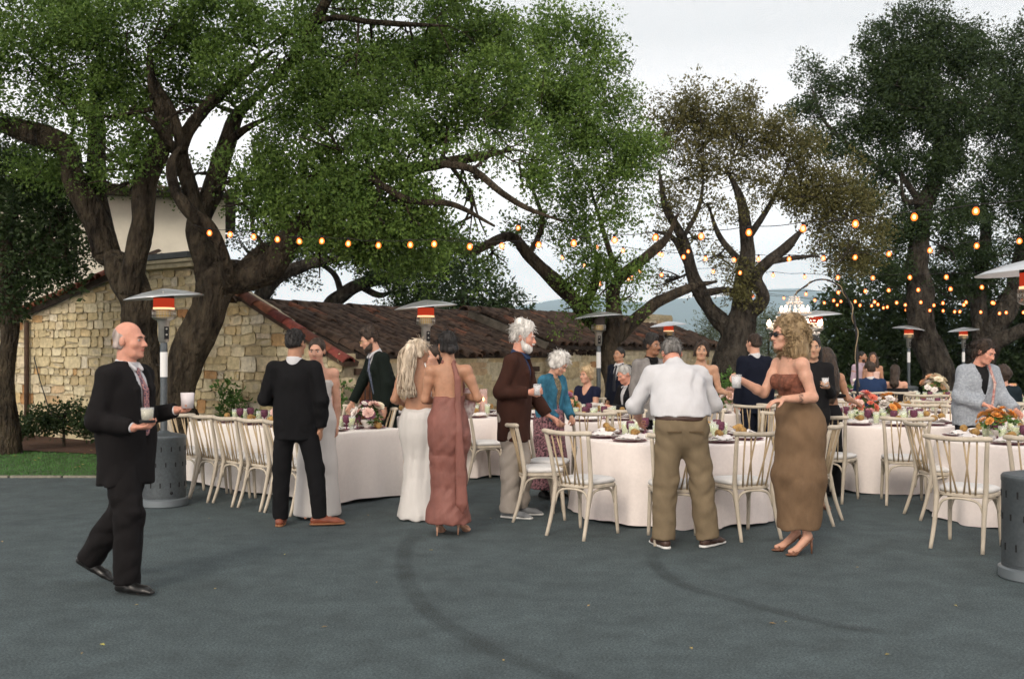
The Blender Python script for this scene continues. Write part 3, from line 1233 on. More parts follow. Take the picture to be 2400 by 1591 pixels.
# the big spreading oak over the lawn
D1 = 14.3
oak_limbs = [
    [(392, 1015, 14.2, .52), (372, 930, 14.2, .33), (335, 800, 14.2, .27), (318, 700, 14.2, .26), (290, 630, 14.3, .25), (245, 575, 14.4, .24)],
    [(250, 590, 14.4, .23), (215, 500, 14.4, .20), (172, 420, 14.4, .18), (160, 350, 14.5, .18), (110, 320, 14.5, .19), (40, 305, 14.6, .17), (-60, 285, 14.8, .15)],
    [(250, 560, 14.5, .17), (232, 470, 14.7, .16), (225, 360, 14.9, .15), (228, 220, 15, .12), (240, 80, 15.2, .08)],
    [(305, 690, 14.1, .2), (322, 590, 14.0, .19), (338, 490, 14.0, .18), (345, 420, 14, .17), (375, 345, 14, .16), (385, 280, 14, .13), (362, 210, 13.9, .09), (352, 130, 13.8, .06)],
    [(402, 1010, 14.0, .42), (412, 920, 13.9, .29), (445, 820, 13.9, .27), (485, 730, 13.9, .28), (520, 665, 13.9, .28), (575, 655, 13.9, .25), (640, 625, 13.8, .22), (690, 550, 13.6, .17), (760, 470, 13.8, .12), (850, 420, 13.9, .10), (960, 395, 13.8, .085), (1080, 375, 13.6, .075), (1200, 352, 13.6, .05)],
    [(500, 690, 13.9, .22), (480, 600, 14.1, .2), (470, 520, 14.4, .19), (500, 430, 14.6, .17), (530, 340, 14.8, .14), (560, 270, 14.9, .11), (640, 190, 15, .07)],
    [(535, 660, 13.7, .12), (520, 590, 13.5, .10), (490, 530, 13.3, .115), (445, 492, 13.2, .11), (412, 445, 13.2, .09), (400, 385, 13.2, .075), (420, 345, 13.3, .06)],
    [(470, 520, 14.3, .13), (440, 420, 14.3, .12), (425, 345, 14.3, .12), (470, 270, 14.3, .10), (540, 200, 14.2, .08), (640, 120, 14.2, .05)],
    [(425, 345, 14.1, .1), (400, 260, 14.0, .075), (355, 180, 13.9, .06), (350, 100, 13.9, .04)],
    [(405, 350, 14.0, .08), (370, 300, 13.7, .065), (340, 275, 13.5, .04)],
    [(560, 655, 13.9, .16), (620, 600, 14.2, .15), (690, 570, 14.5, .12), (640, 480, 14.9, .1), (590, 330, 15.2, .07)],
    [(530, 340, 14.8, .08), (580, 300, 14.6, .06), (640, 270, 14.4, .04)],
    [(640, 190, 14.8, .09), (705, 120, 14.3, .085), (735, 55, 14.2, .085), (775, -20, 14.1, .08), (800, -120, 14, .06)],
    [(738, 50, 14.2, .06), (800, 40, 14, .05), (870, 52, 13.9, .05), (960, 58, 13.8, .042), (1050, 62, 13.7, .025)],
    [(1040, 385, 13, .06), (1110, 400, 13.1, .06), (1180, 455, 13.2, .055), (1240, 490, 13.3, .04), (1320, 520, 13.4, .02)],
    [(870, 420, 13, .06), (960, 470, 13, .05), (1060, 480, 13, .045), (1160, 530, 13, .03)],
    [(225, 300, 14.9, .09), (150, 200, 14.6, .06), (60, 120, 14.4, .04)],
]
oak_clumps = [
    (40, 60, 130, 110), (170, 40, 130, 100, .4), (60, 190, 110, 80, .2), (20, 270, 80, 40, .1, .55), (180, 150, 120, 90), (300, 70, 130, 110, -.5), (290, 200, 90, 80, .3), (250, 280, 80, 60, -.4),
    (420, 40, 130, 90, -.3), (440, 140, 90, 70, .4), (540, 60, 120, 90, .3), (560, 150, 100, 70, -.5), (520, 210, 70, 35, .3, .7), (640, 60, 110, 90, -.3), (660, 160, 90, 70, -.6), (230, 330, 50, 50, -.6),
    (770, 120, 90, 80, .6), (860, 20, 130, 60, .3), (830, 200, 100, 90, -.3), (720, 250, 80, 60, -.2, .8), (960, 110, 110, 70, .7), (900, 180, 90, 60, .5), (1060, 30, 120, 70, .4), (1050, 130, 110, 70, .2),
    (700, 370, 90, 80, -.5), (800, 330, 100, 90, -.8), (900, 300, 110, 80, -.8), (980, 220, 90, 70, -.2), (1080, 220, 110, 70, -.3), (1150, 120, 90, 90, .1), (1180, 200, 80, 80, 0),
    (640, 450, 80, 70, .3, .8), (760, 460, 100, 80, -.8), (870, 410, 90, 80, -1.0), (700, 540, 60, 40, -.6, .8), (820, 540, 90, 60, -.6), (930, 470, 90, 80, -.9), (920, 570, 90, 60, -.4), (1010, 560, 80, 50, -.2),
    (850, 615, 60, 35, -.2, .8), (780, 610, 50, 30, -.2, .5), (600, 380, 70, 50, .7, .6), (640, 320, 60, 40, .7, .6), (420, 220, 60, 40, .8, .6), (1000, 320, 60, 35, .3, .5),
    (170, 250, 60, 40, -.5, .7), (460, 250, 40, 30, -.7, .5), (330, 330, 50, 30, -.5, .5), (1100, 560, 60, 35, .2, .6),
    (600, 470, 60, 50, -.4, .8), (560, 420, 50, 40, -.2, .7), (690, 470, 60, 50, -.7, .9), (640, 540, 40, 30, -.6, .6), (770, 550, 60, 40, -.9), (870, 500, 80, 60, -1.2), (960, 560, 70, 50, -.8), (1010, 480, 60, 60, -.9), (950, 390, 60, 50, -1), (1050, 300, 70, 45, .2), (1130, 290, 70, 50, .3),
    (880, 600, 70, 40, -.6), (950, 620, 70, 40, .3), (740, 400, 70, 60, -1.0), (640, 230, 60, 50, -.5, .8), (760, 250, 60, 50, .5, .8), (1100, 470, 40, 40, .4, .4), (1200, 335, 70, 45, -.8), (1150, 360, 40, 30, -1.1), (1250, 380, 60, 40, -.6), (1120, 420, 40, 30, -.9, .6),
    (300, 395, 80, 40, -.6), (200, 420, 60, 40, .3), (430, 415, 60, 28, .8), (120, 400, 80, 50, .4), (500, 440, 40, 25, .6, .6), (260, 440, 40, 25, -.2, .6),
    (100, -150, 260, 120, -3.0), (400, -180, 260, 120, -3.5), (700, -180, 240, 120, -3.0), (250, -330, 300, 150, -5.0), (-200, -120, 200, 160, -4.0), (-150, 120, 120, 120, -2), (-120, 260, 90, 70, -1.5), (950, -160, 220, 100, -1.5), (-350, -250, 250, 200, -6.0),  # overhang out of view, added to shade the yard at the left
]
tree('oak_tree', 'huge spreading green oak with several mossy trunks growing from the lawn', 'tree', oak_limbs, oak_clumps, 'oak', D1, dens=125, seed=2, twigs=4, gap=0.10, shell=0.62, tuft=.15)

# dark tree at the building's far corner
tree('oak_tree', 'dark shaded tree overhanging the lower tiled wing of the stone building', 'tree',
     [[(6, 1020, 15.6, .26), (10, 880, 15.6, .17), (22, 760, 15.6, .15), (10, 650, 15.6, .17), (20, 520, 15.6, .13), (60, 430, 15.6, .08)], [(12, 650, 15.6, .12), (70, 600, 15.5, .08), (120, 540, 15.5, .05)]],
     [(10, 420, 90, 70), (60, 500, 90, 80), (20, 590, 80, 80), (110, 560, 80, 70), (150, 610, 60, 50), (60, 660, 60, 40, 0, .6), (10, 690, 60, 60), (160, 500, 50, 40), (190, 600, 40, 40, 0, .6), (90, 400, 80, 50), (170, 420, 60, 50), (-40, 350, 80, 60), (130, 650, 50, 40, 0, .8)], 'dark', 15.6, dens=75, seed=5)

# the oak that stands against the outbuilding
D2 = 16.9
tree('oak_tree', 'forked oak with bright green crown standing against the outbuilding wall', 'tree',
     [[(1448, 1010, 16.6, .34), (1440, 900, 16.6, .21), (1428, 820, 16.7, .19), (1440, 760, 16.8, .19), (1438, 690, 16.9, .13), (1452, 655, 17, .12), (1510, 605, 17, .11), (1560, 560, 17, .07), (1590, 500, 17, .05)],
      [(1432, 790, 16.8, .16), (1392, 755, 16.8, .15), (1340, 700, 16.8, .15), (1290, 650, 16.8, .13), (1240, 600, 16.7, .11), (1190, 555, 16.6, .09), (1100, 590, 16.4, .08), (1020, 560, 16.2, .05)],
      [(1365, 730, 16.8, .09), (1395, 660, 17, .08), (1400, 590, 17, .05)],
      [(1452, 785, 16.9, .13), (1500, 740, 17.1, .12), (1560, 700, 17.4, .10), (1620, 672, 17.8, .085), (1680, 660, 18.2, .05)],
      [(1240, 600, 16.7, .06), (1270, 520, 16.7, .05), (1240, 420, 16.6, .04)],
      [(1450, 650, 17, .06), (1420, 560, 17, .05), (1380, 430, 16.9, .03)]],
     [(1250, 80, 90, 70, .3), (1350, 100, 80, 60, .2), (1400, 160, 70, 70, .2), (1300, 180, 100, 80, -.2), (1240, 260, 90, 70, -.2), (1370, 260, 90, 80, -.3), (1450, 270, 55, 60, .2), (1310, 330, 100, 70, -.5), (1430, 360, 90, 65, -.3), (1500, 355, 50, 50, 0),
      (1380, 440, 90, 70, -.4), (1470, 440, 50, 60, 0), (1290, 420, 70, 50, -.2, .7), (1410, 520, 75, 60, -.3), (1330, 520, 60, 45, -.2, .7), (1380, 600, 60, 50, -.3), (1340, 660, 45, 40, -.3), (1420, 660, 35, 50, -.2, .7), (1460, 610, 40, 50, 0, .5), (1240, 510, 60, 40, .2, .5),
      (1150, 600, 50, 35, 0, .6), (1480, 700, 25, 40, 0, .5), (1355, 725, 40, 30, -.2)], 'oak', D2, dens=112, seed=8, twigs=5, gap=0.08, shell=0.6, tuft=.16)

# gnarled oak behind the shed roof
tree('oak_tree', 'gnarled leaning oak with low bare limbs behind the shed roof', 'tree',
     [[(560, 900, 24, .3), (590, 740, 24, .26), (640, 660, 24, .2), (720, 620, 24, .15), (820, 600, 24, .1)],
      [(770, 900, 25, .3), (775, 730, 25, .24), (800, 690, 25, .2), (870, 660, 25, .17), (960, 640, 25, .12), (1050, 600, 25, .08)],
      [(850, 675, 25, .1), (890, 692, 25, .09), (925, 680, 25, .05)], [(800, 690, 25, .1), (780, 640, 25, .08), (720, 600, 25, .05)]],
     [(640, 600, 70, 40, 0, .5), (600, 700, 50, 35, 0, .4), (700, 650, 60, 30, 0, .35), (760, 590, 70, 35), (900, 620, 90, 50), (980, 650, 80, 60), (950, 700, 60, 40), (1040, 600, 80, 60), (870, 570, 80, 50), (690, 560, 70, 40), (560, 560, 50, 30, 0, .4)],
     'dark', 24.5, dens=60, seed=11, bark=M_BARK2)
tree('evergreen_tree', 'grey green bushy evergreen rising beyond the shed ridge', 'tree',
     [[(1090, 900, 34, .3), (1090, 760, 34, .25), (1085, 650, 34, .1)]],
     [(1030, 690, 60, 50), (1090, 650, 60, 45), (1140, 680, 60, 50), (1190, 710, 55, 40), (1080, 720, 80, 40), (1000, 730, 60, 30), (1160, 740, 80, 30)], 'far', 34, dens=12, seed=12, bark=M_BARK2)

# the thin, lichen-hung oak with the burl
D3 = 20.5
tree('oak_tree', 'thin-crowned olive brown oak with a swollen burl on its trunk', 'tree',
     [[(1722, 1010, 20.3, .40), (1716, 900, 20.3, .40), (1714, 850, 20.3, .50), (1728, 800, 20.3, .36), (1738, 750, 20.4, .32), (1740, 700, 20.5, .24), (1742, 640, 20.5, .2), (1750, 560, 20.5, .15), (1735, 470, 20.5, .10), (1700, 390, 20.5, .06)],
      [(1725, 790, 20.4, .26), (1690, 752, 20.4, .2), (1645, 695, 20.4, .17), (1618, 630, 20.4, .14), (1600, 560, 20.4, .11), (1560, 480, 20.4, .08), (1545, 400, 20.4, .05)],
      [(1748, 740, 20.4, .2), (1785, 700, 20.4, .15), (1772, 650, 20.4, .13), (1800, 615, 20.4, .12), (1850, 570, 20.3, .10), (1890, 530, 20.2, .06)],
      [(1620, 640, 20.4, .08), (1580, 560, 20.5, .07), (1530, 540, 20.6, .04)], [(1800, 615, 20.4, .07), (1860, 605, 20.2, .06), (1920, 600, 20, .03)],
      [(1600, 560, 20.4, .06), (1640, 480, 20.4, .05), (1650, 380, 20.4, .03)], [(1745, 620, 20.5, .09), (1690, 560, 20.5, .07), (1660, 480, 20.5, .04)],
      [(1750, 560, 20.5, .09), (1810, 470, 20.5, .06), (1850, 380, 20.5, .03)], [(1640, 690, 20.4, .1), (1700, 680, 20.3, .07), (1760, 690, 20.2, .04)]],
     [(1575, 275, 55, 40), (1640, 245, 70, 35), (1735, 250, 60, 38), (1690, 300, 70, 40), (1560, 350, 55, 45, 0, .6), (1640, 350, 70, 45, 0, .6), (1760, 330, 70, 50), (1830, 320, 60, 45), (1880, 380, 60, 45), (1600, 420, 60, 45, 0, .45), (1700, 400, 60, 40, 0, .5),
      (1780, 420, 60, 45, 0, .6), (1560, 490, 45, 45, 0, .45), (1660, 480, 50, 40, 0, .35), (1850, 460, 60, 50), (1920, 450, 60, 55), (1980, 430, 60, 55), (1930, 530, 60, 45), (2010, 500, 50, 50), (1740, 510, 50, 40, 0, .35), (1540, 560, 40, 30, 0, .4), (1680, 600, 35, 30, 0, .3),
      (1960, 590, 60, 45), (1730, 640, 35, 50, -.3, .7), (1735, 710, 30, 40, -.3, .8), (1560, 660, 35, 25, 0, .5), (2020, 570, 50, 50), (1640, 560, 40, 30, 0, .3)],
     'brown', D3, dens=150, seed=21, twigs=9, bark=M_BARK2, gap=0.03, tuft=.16)

# tall dark trees on the far side
D4 = 25.5
tree('oak_tree', 'tall dark evergreen oak with a straight trunk behind the string lights', 'tree',
     [[(2225, 960, 25.2, .55), (2195, 880, 25.2, .45), (2165, 790, 25.3, .40), (2150, 700, 25.4, .36), (2150, 600, 25.4, .30), (2165, 500, 25.5, .25), (2195, 400, 25.5, .2), (2205, 280, 25.5, .14), (2190, 140, 25.5, .08)],
      [(2160, 480, 25.4, .12), (2120, 420, 25.4, .09), (2060, 330, 25.4, .06)], [(2170, 470, 25.4, .12), (2120, 470, 25.2, .07), (2110, 400, 25.2, .05)], [(2200, 380, 25.5, .12), (2270, 300, 25.5, .08), (2330, 220, 25.5, .05)],
      [(2100, 430, 25.4, .1), (1990, 340, 25.4, .08), (1930, 280, 25.4, .05), (1900, 200, 25.4, .03)]],
     [(2150, 60, 90, 55), (2085, 110, 70, 60), (2210, 110, 100, 70), (2060, 190, 70, 55), (2150, 190, 100, 70), (2250, 210, 80, 65), (2110, 280, 90, 60), (2210, 300, 90, 60), (2040, 290, 60, 45), (2080, 380, 80, 50), (2180, 380, 80, 50), (2260, 350, 60, 50),
      (1950, 215, 50, 40), (1900, 170, 35, 30, 0, .6), (1910, 270, 50, 40), (1930, 340, 55, 40), (1985, 360, 50, 35), (1870, 270, 30, 25, 0, .5), (2130, 520, 60, 50), (2180, 250, 70, 60, -.5), (2100, 200, 60, 50, -.5), (2230, 520, 60, 50), (2060, 640, 60, 50), (2000, 620, 50, 50), (2260, 130, 60, 50), (2140, 450, 60, 35), (2240, 450, 60, 35, 0, .7), (2040, 450, 50, 40), (2080, 560, 50, 40), (2210, 580, 50, 50, 0, .7)],
     'dark', D4, dens=95, seed=31, bark=M_BARK2, gap=0.03, tuft=.22)
tree('oak_tree', 'dark leaning evergreen oak with double trunk beside the straight trunked one', 'tree',
     [[(2275, 960, 27.5, .5), (2300, 840, 27.5, .4), (2345, 740, 27.5, .34), (2390, 640, 27.5, .3), (2420, 500, 27.5, .22), (2400, 350, 27.5, .15), (2370, 200, 27.5, .08)],
      [(2300, 830, 27.5, .28), (2290, 700, 27.8, .24), (2310, 560, 28, .18), (2300, 420, 28, .1)], [(2280, 820, 27.3, .25), (2380, 780, 27, .22), (2500, 740, 27, .16)]],
     [(2330, 120, 60, 45), (2400, 130, 70, 60), (2340, 200, 70, 60), (2420, 230, 70, 70), (2370, 300, 70, 60), (2300, 280, 40, 40), (2420, 350, 60, 60), (2340, 400, 60, 50), (2410, 450, 60, 50), (2320, 500, 60, 50), (2400, 560, 60, 50), (2290, 590, 60, 45), (2340, 640, 60, 45), (2440, 640, 60, 50), (2260, 660, 50, 40), (2160, 640, 50, 40), (2090, 640, 50, 40), (2380, 380, 60, 60, -.6), (2350, 250, 60, 60, -.6), (2400, 500, 60, 50, -.5), (2280, 480, 50, 50), (2230, 640, 60, 50, .5)],
     'dark', 27.5, dens=80, seed=33, bark=M_BARK2, gap=0.03, tuft=.22)
for i, (px, rx, py, d, k) in enumerate([(1960, 70, 740, 29, 1), (2070, 70, 740, 30, 1), (2180, 70, 745, 31, 1), (2290, 70, 745, 30, 1), (2400, 80, 740, 31, 1), (2520, 80, 730, 29, 1)]):
    labs = ['dark shrubby tree behind the arched pole', 'dense dark thicket tree behind the smiling standing couple', 'dense dark thicket tree behind the tall straight oak trunk', 'dense dark thicket tree behind the leaning double trunk',
            'dense dark thicket tree behind the woman in the grey cardigan', 'dense dark thicket tree at the end of the dark thicket']
    tree('thicket_tree', labs[i], 'tree', [[(px, 950, d, .2), (px + 5, 820, d, .15), (px - 5, 700, d, .08)]],
         [(px, py - 5, rx * .8, 45), (px - 25, py + 50, rx, 55, -.3), (px + 30, py + 110, rx, 60, -.3), (px - 20, py + 160, rx, 45, -.5), (px + 20, py - 40, rx * .5, 30)], 'far', d, dens=24, seed=50 + i, bark=M_BARK2, group='dark trees closing off the yard')

# shrubs and plants
olv = [('pale grey olive bush beside the burl of the thin-crowned oak', 1668, 800, 45, 80, 24), ('pale grey olive bush behind the man in navy seen from behind', 1800, 790, 60, 75, 24.5), ('pale olive bush under the lit chandelier', 1885, 830, 50, 70, 26)]
for i, (lab, px, py, rx, ry, d) in enumerate(olv):
    tree('olive_bush', lab, 'bush', [[(px, 1000, d, .09), (px + 5, 880, d, .07), (px, 800, d, .03)]], [(px, py, rx, ry * .7), (px - 10, py + 60, rx * 1.1, ry * .6), (px + 12, py + 110, rx * 1.1, ry * .5), (px + 5, py - 40, rx * .6, ry * .4)], 'grey', d, dens=60, seed=70 + i, part='stem', group='olive bushes behind the tables')
tree('garden_shrub', 'low dark rose shrub with a white flower in the mulch bed', 'shrub', [[(150, 1030, 16.6, .03), (150, 985, 16.6, .02), (160, 960, 16.6, .01)]],
     [(95, 985, 45, 30), (150, 975, 55, 38), (205, 985, 50, 35), (240, 1005, 50, 30), (60, 1000, 40, 22)], 'shrub', 16.6, dens=150, seed=81, part='stem')
tree('garden_shrub', 'small dark shrub at the foot of the stone wall by the dark tree', 'shrub', [[(5, 1030, 17.6, .03), (5, 1000, 17.6, .02), (5, 990, 17.6, .01)]], [(-5, 995, 40, 28), (25, 1005, 25, 20)], 'shrub', 17.6, dens=150, seed=82, part='stem')
tree('climbing_plant', 'leafy climber against the stone wall behind the near end of the chair row', 'plant', [[(560, 1010, 14.9, .02), (548, 960, 14.9, .015), (535, 910, 14.9, .008)]],
     [(545, 950, 40, 45, 0, .8), (575, 985, 45, 30), (520, 985, 30, 30, 0, .7), (530, 915, 25, 20, 0, .7), (620, 990, 40, 25)], 'bright', 14.9, dens=120, seed=83, part='stem')
tree('climbing_plant', 'leafy climber against the shed wall beside the barred window', 'plant', [[(775, 1020, 13.6, .02), (775, 960, 13.6, .015), (790, 910, 13.6, .008)]],
     [(775, 920, 25, 25, 0, .8), (800, 905, 22, 12, 0, .7), (770, 960, 25, 30, 0, .8), (790, 1000, 30, 20)], 'bright', 13.6, dens=130, seed=84, part='stem')
tree('garden_plant', 'bright green leafy plant behind the flower table by the oak burl', 'plant', [[(1705, 990, 17.5, .02), (1712, 900, 17.5, .01), (1718, 870, 17.5, .006)]],
     [(1700, 900, 35, 22, 0, .8), (1690, 940, 50, 30), (1750, 950, 50, 25), (1718, 875, 15, 12)], 'bright', 17.5, dens=110, seed=85, part='stem')
tree('garden_plant', 'white flowering leafy bush behind the arched pole', 'plant', [[(1985, 1000, 19.5, .02), (1988, 930, 19.5, .01), (1985, 905, 19.5, .006)]],
     [(1985, 935, 35, 35), (1960, 965, 40, 30), (2005, 960, 30, 30)], 'bright', 19.5, dens=100, seed=86, part='stem')
wf = MB()
for i in range(14):
    p = W(1985 + RNG.gauss(0, 18), 925 + RNG.gauss(0, 16), 19.1)
    wf.ball(p - W(1985, 1000, 19.5) * 0, 0.035, 6, 4)
pl = [o for o in bpy.data.objects if o.get('label') == 'white flowering leafy bush behind the arched pole'][0]
wf.v = [(x - pl.location.x, y - pl.location.y, z) for x, y, z in wf.v]
m_petal_w = mat('white_petal', (0.75, 0.75, 0.68), 0.7)
wfo = wf.build('blossom', m_petal_w, pl)
wfo['kind'] = 'stuff'
# ------------------------------------------------------------------ chairs
M_CHAIR = mat('limed_wood', (0.50, 0.44, 0.355), 0.6, 0.18, 9, bump=0.25, bscale=50, stretch=(1, 1, .25), inst=0.06)
M_SPIN = mat('raw_wood_rod', (0.42, 0.32, 0.20), 0.6, 0.18, 9)
M_CUSH = mat('white_cushion', (0.64, 0.63, 0.62), 0.85, 0.04, 8, bump=0.15)


def make_chair():
    t = thing('bentwood_chair', 'x', 'chair')
    b = MB()
    n = 28
    prof = []
    for i in range(n):
        a = 6.2832 * i / n
        x, y = math.cos(a), math.sin(a)
        k = (abs(x) ** 4 + abs(y) ** 4) ** -0.25
        prof.append((x * k * (0.215 - 0.02 * y * k), y * k * 0.205 - 0.01))
    V = []
    for s, z in ((0.97, .425), (1.0, .43), (1.0, .45), (0.97, .455)):
        V += [(x * s, y * s, z) for x, y in prof]
    Fc = [(j * n + i, j * n + (i + 1) % n, (j + 1) * n + (i + 1) % n, (j + 1) * n + i) for j in range(3) for i in range(n)]
    Fc += [tuple(range(n - 1, -1, -1)), tuple(3 * n + i for i in range(n))]
    b.add(V, Fc)
    b.build('seat', M_CHAIR, t, angle=40)
    b = MB()
    V = []
    for s, z in ((0.90, .456), (0.985, .468), (0.98, .488), (0.85, .502), (0.5, .507)):
        V += [(x * s, y * s - 0.005, z) for x, y in prof]
    Fc = [(j * n + i, j * n + (i + 1) % n, (j + 1) * n + (i + 1) % n, (j + 1) * n + i) for j in range(4) for i in range(n)]
    Fc += [tuple(range(n - 1, -1, -1)), tuple(4 * n + i for i in range(n))]
    b.add(V, Fc)
    b.build('cushion', M_CUSH, t)
    for s in (-1, 1):
        b = MB()
        P = catmull([(s * .20, .30, 0, .015), (s * .190, .235, .20, .018), (s * .188, .192, .40, .021), (s * .193, .185, .47, .021), (s * .208, .225, .70, .019), (s * .228, .275, .905, .017)], 4)
        b.tube([p[:3] for p in P], [p[3] for p in P], 9)
        b.build('rear_leg', M_CHAIR, t)
        b = MB()
        P = catmull([(s * .205, -.205, 0, .0145), (s * .198, -.185, .22, .018), (s * .190, -.172, .43, .021)], 5)
        b.tube([p[:3] for p in P], [p[3] for p in P], 9)
        b.build('front_leg', M_CHAIR, t)
    b = MB()
    P = catmull([(-.262, .268, .912, .017), (-.228, .283, .912, .022), (-.1, .312, .905, .021), (0, .318, .903, .021), (.1, .312, .905, .021), (.228, .283, .912, .022), (.262, .268, .912, .017)], 4)
    b.tube([p[:3] for p in P], [p[3] for p in P], 9)
    b.build('top_rail', M_CHAIR, t)
    for x0, x1 in ((-.155, -.115), (-.10, -.025), (-.055, -.075), (.055, .075), (.10, .025), (.155, .115)):
        b = MB()
        b.tube([(x1, .19, .452), ((x0 + x1) / 2 * 1.02, .235, .66), (x0, .303 - abs(x0) * .1, .895)], .0075, 6)
        b.build('spindle', M_SPIN, t)
    for (p, q, r_) in (((-.188, .196, .27), (0, .185, .425), (.188, .196, .27)), ((-.195, -.18, .27), (0, -.17, .425), (.195, -.18, .27)),
                       ((-.192, -.175, .27), (-.188, .01, .425), (-.19, .205, .27)), ((.192, -.175, .27), (.188, .01, .425), (.19, .205, .27))):
        b = MB()
        p, q, r_ = Vector(p), Vector(q), Vector(r_)
        P = catmull([tuple(p), tuple(p.lerp(q, .28) + Vector((0, 0, .075))), tuple(q - Vector((0, 0, .012))), tuple(r_.lerp(q, .28) + Vector((0, 0, .075))), tuple(r_)], 4)
        b.tube(P, .011, 7)
        b.build('brace', M_CHAIR, t)
    return t


CHAIR0 = make_chair()
index_kids(CHAIR0)
_used = [False]


def chair(px, d, rz_deg, label, group):
    o = CHAIR0 if not _used[0] else copy_tree(CHAIR0)
    _used[0] = True
    p = G(px, d)
    o.location = p
    o.rotation_euler = (0, 0, math.radians(rz_deg))
    tag(o, label, 'chair', group)
    return o


def chair_at(x, y, rz_deg, label, group):
    return chair(1200 + F * x / y, y, rz_deg, label, group)


# ------------------------------------------------------------------ tables and cloths
M_CLOTH = mat('blush_linen', (0.80, 0.725, 0.69), 0.9, 0.035, 30, bump=0.2, bscale=320, bdist=0.002, sheen=0.2)
M_CLOTH_W = mat('white_linen', (0.80, 0.75, 0.71), 0.9, 0.03, 30, bump=0.2, bscale=320, bdist=0.002, sheen=0.2)
M_TABLE = mat('table_plywood', (0.35, 0.25, 0.15), 0.7, 0.2, 6)


def round_table(px, d, R, lab_t, lab_c, seed, H=.755):
    c = G(px, d)
    t = thing('round_table', lab_t, 'table', c)
    b = MB()
    b.lathe([(0.0, H - .03), (R, H - .03), (R, H - .004), (0, H - .004)], 40, cap=False)
    b.build('tabletop', M_TABLE, t, angle=30)
    for a in (0.8, 2.37, 3.94, 5.5):
        b = MB()
        b.tube([(math.cos(a) * R * .55, math.sin(a) * R * .55, 0), (math.cos(a) * R * .5, math.sin(a) * R * .5, H - .03)], .016, 8)
        b.build('leg', m_iron, t)
    r = random.Random(seed)
    nf = r.choice((13, 14, 15))
    ph = [r.uniform(0, 6.28) for _ in range(4)]
    n = 180
    rows = [(0.0, H), (R * .6, H), (R * .985, H), (R + .006, H - .006), (R + .012, H - .022)]
    V = [(0, 0, H)]
    ring0 = 1
    cnt = 0
    for rr, z in rows[1:]:
        for i in range(n):
            a = 6.2832 * i / n
            V.append((rr * math.cos(a), rr * math.sin(a), z))
        cnt += 1
    m = 10
    for j in range(1, m + 1):
        tt = j / m
        z = (H - .022) * (1 - tt) + .018 * tt
        for i in range(n):
            a = 6.2832 * i / n
            w = (1 - 2 * abs(math.sin(.5 * (nf * a + ph[0] + 1.3 * math.sin(3 * a + ph[1]) + .8 * math.sin(5 * a + ph[3]))))) * (0.55 + .45 * math.sin(2 * a + ph[2]) * math.sin(5 * a + ph[1]))
            w2 = math.sin(nf * 2.3 * a + ph[3])
            rr = R + .012 + .075 * tt ** .8 + (.085 * w + .012 * w2) * tt ** 1.1
            dz = (.012 * math.sin(5 * a + ph[2])) * tt
            V.append((rr * math.cos(a), rr * math.sin(a), max(.006, z + dz)))
        cnt += 1
    Fc = [(0, 1 + i, 1 + (i + 1) % n) for i in range(n)]
    for j in range(cnt - 1):
        for i in range(n):
            Fc.append((1 + j * n + i, 1 + (j + 1) * n + i, 1 + (j + 1) * n + (i + 1) % n, 1 + j * n + (i + 1) % n))
    b = MB()
    b.add(V, Fc)
    o = b.build('tablecloth', M_CLOTH)
    o.location = c
    tag(o, lab_c, 'tablecloth')
    return c


# long table, running back from its near end
LA, LB = Vector((-.757, .653, 0)), Vector((.653, .757, 0))
LN = Vector((-1.86, 10.33, 0))
LL, LW = 2.75, 0.95


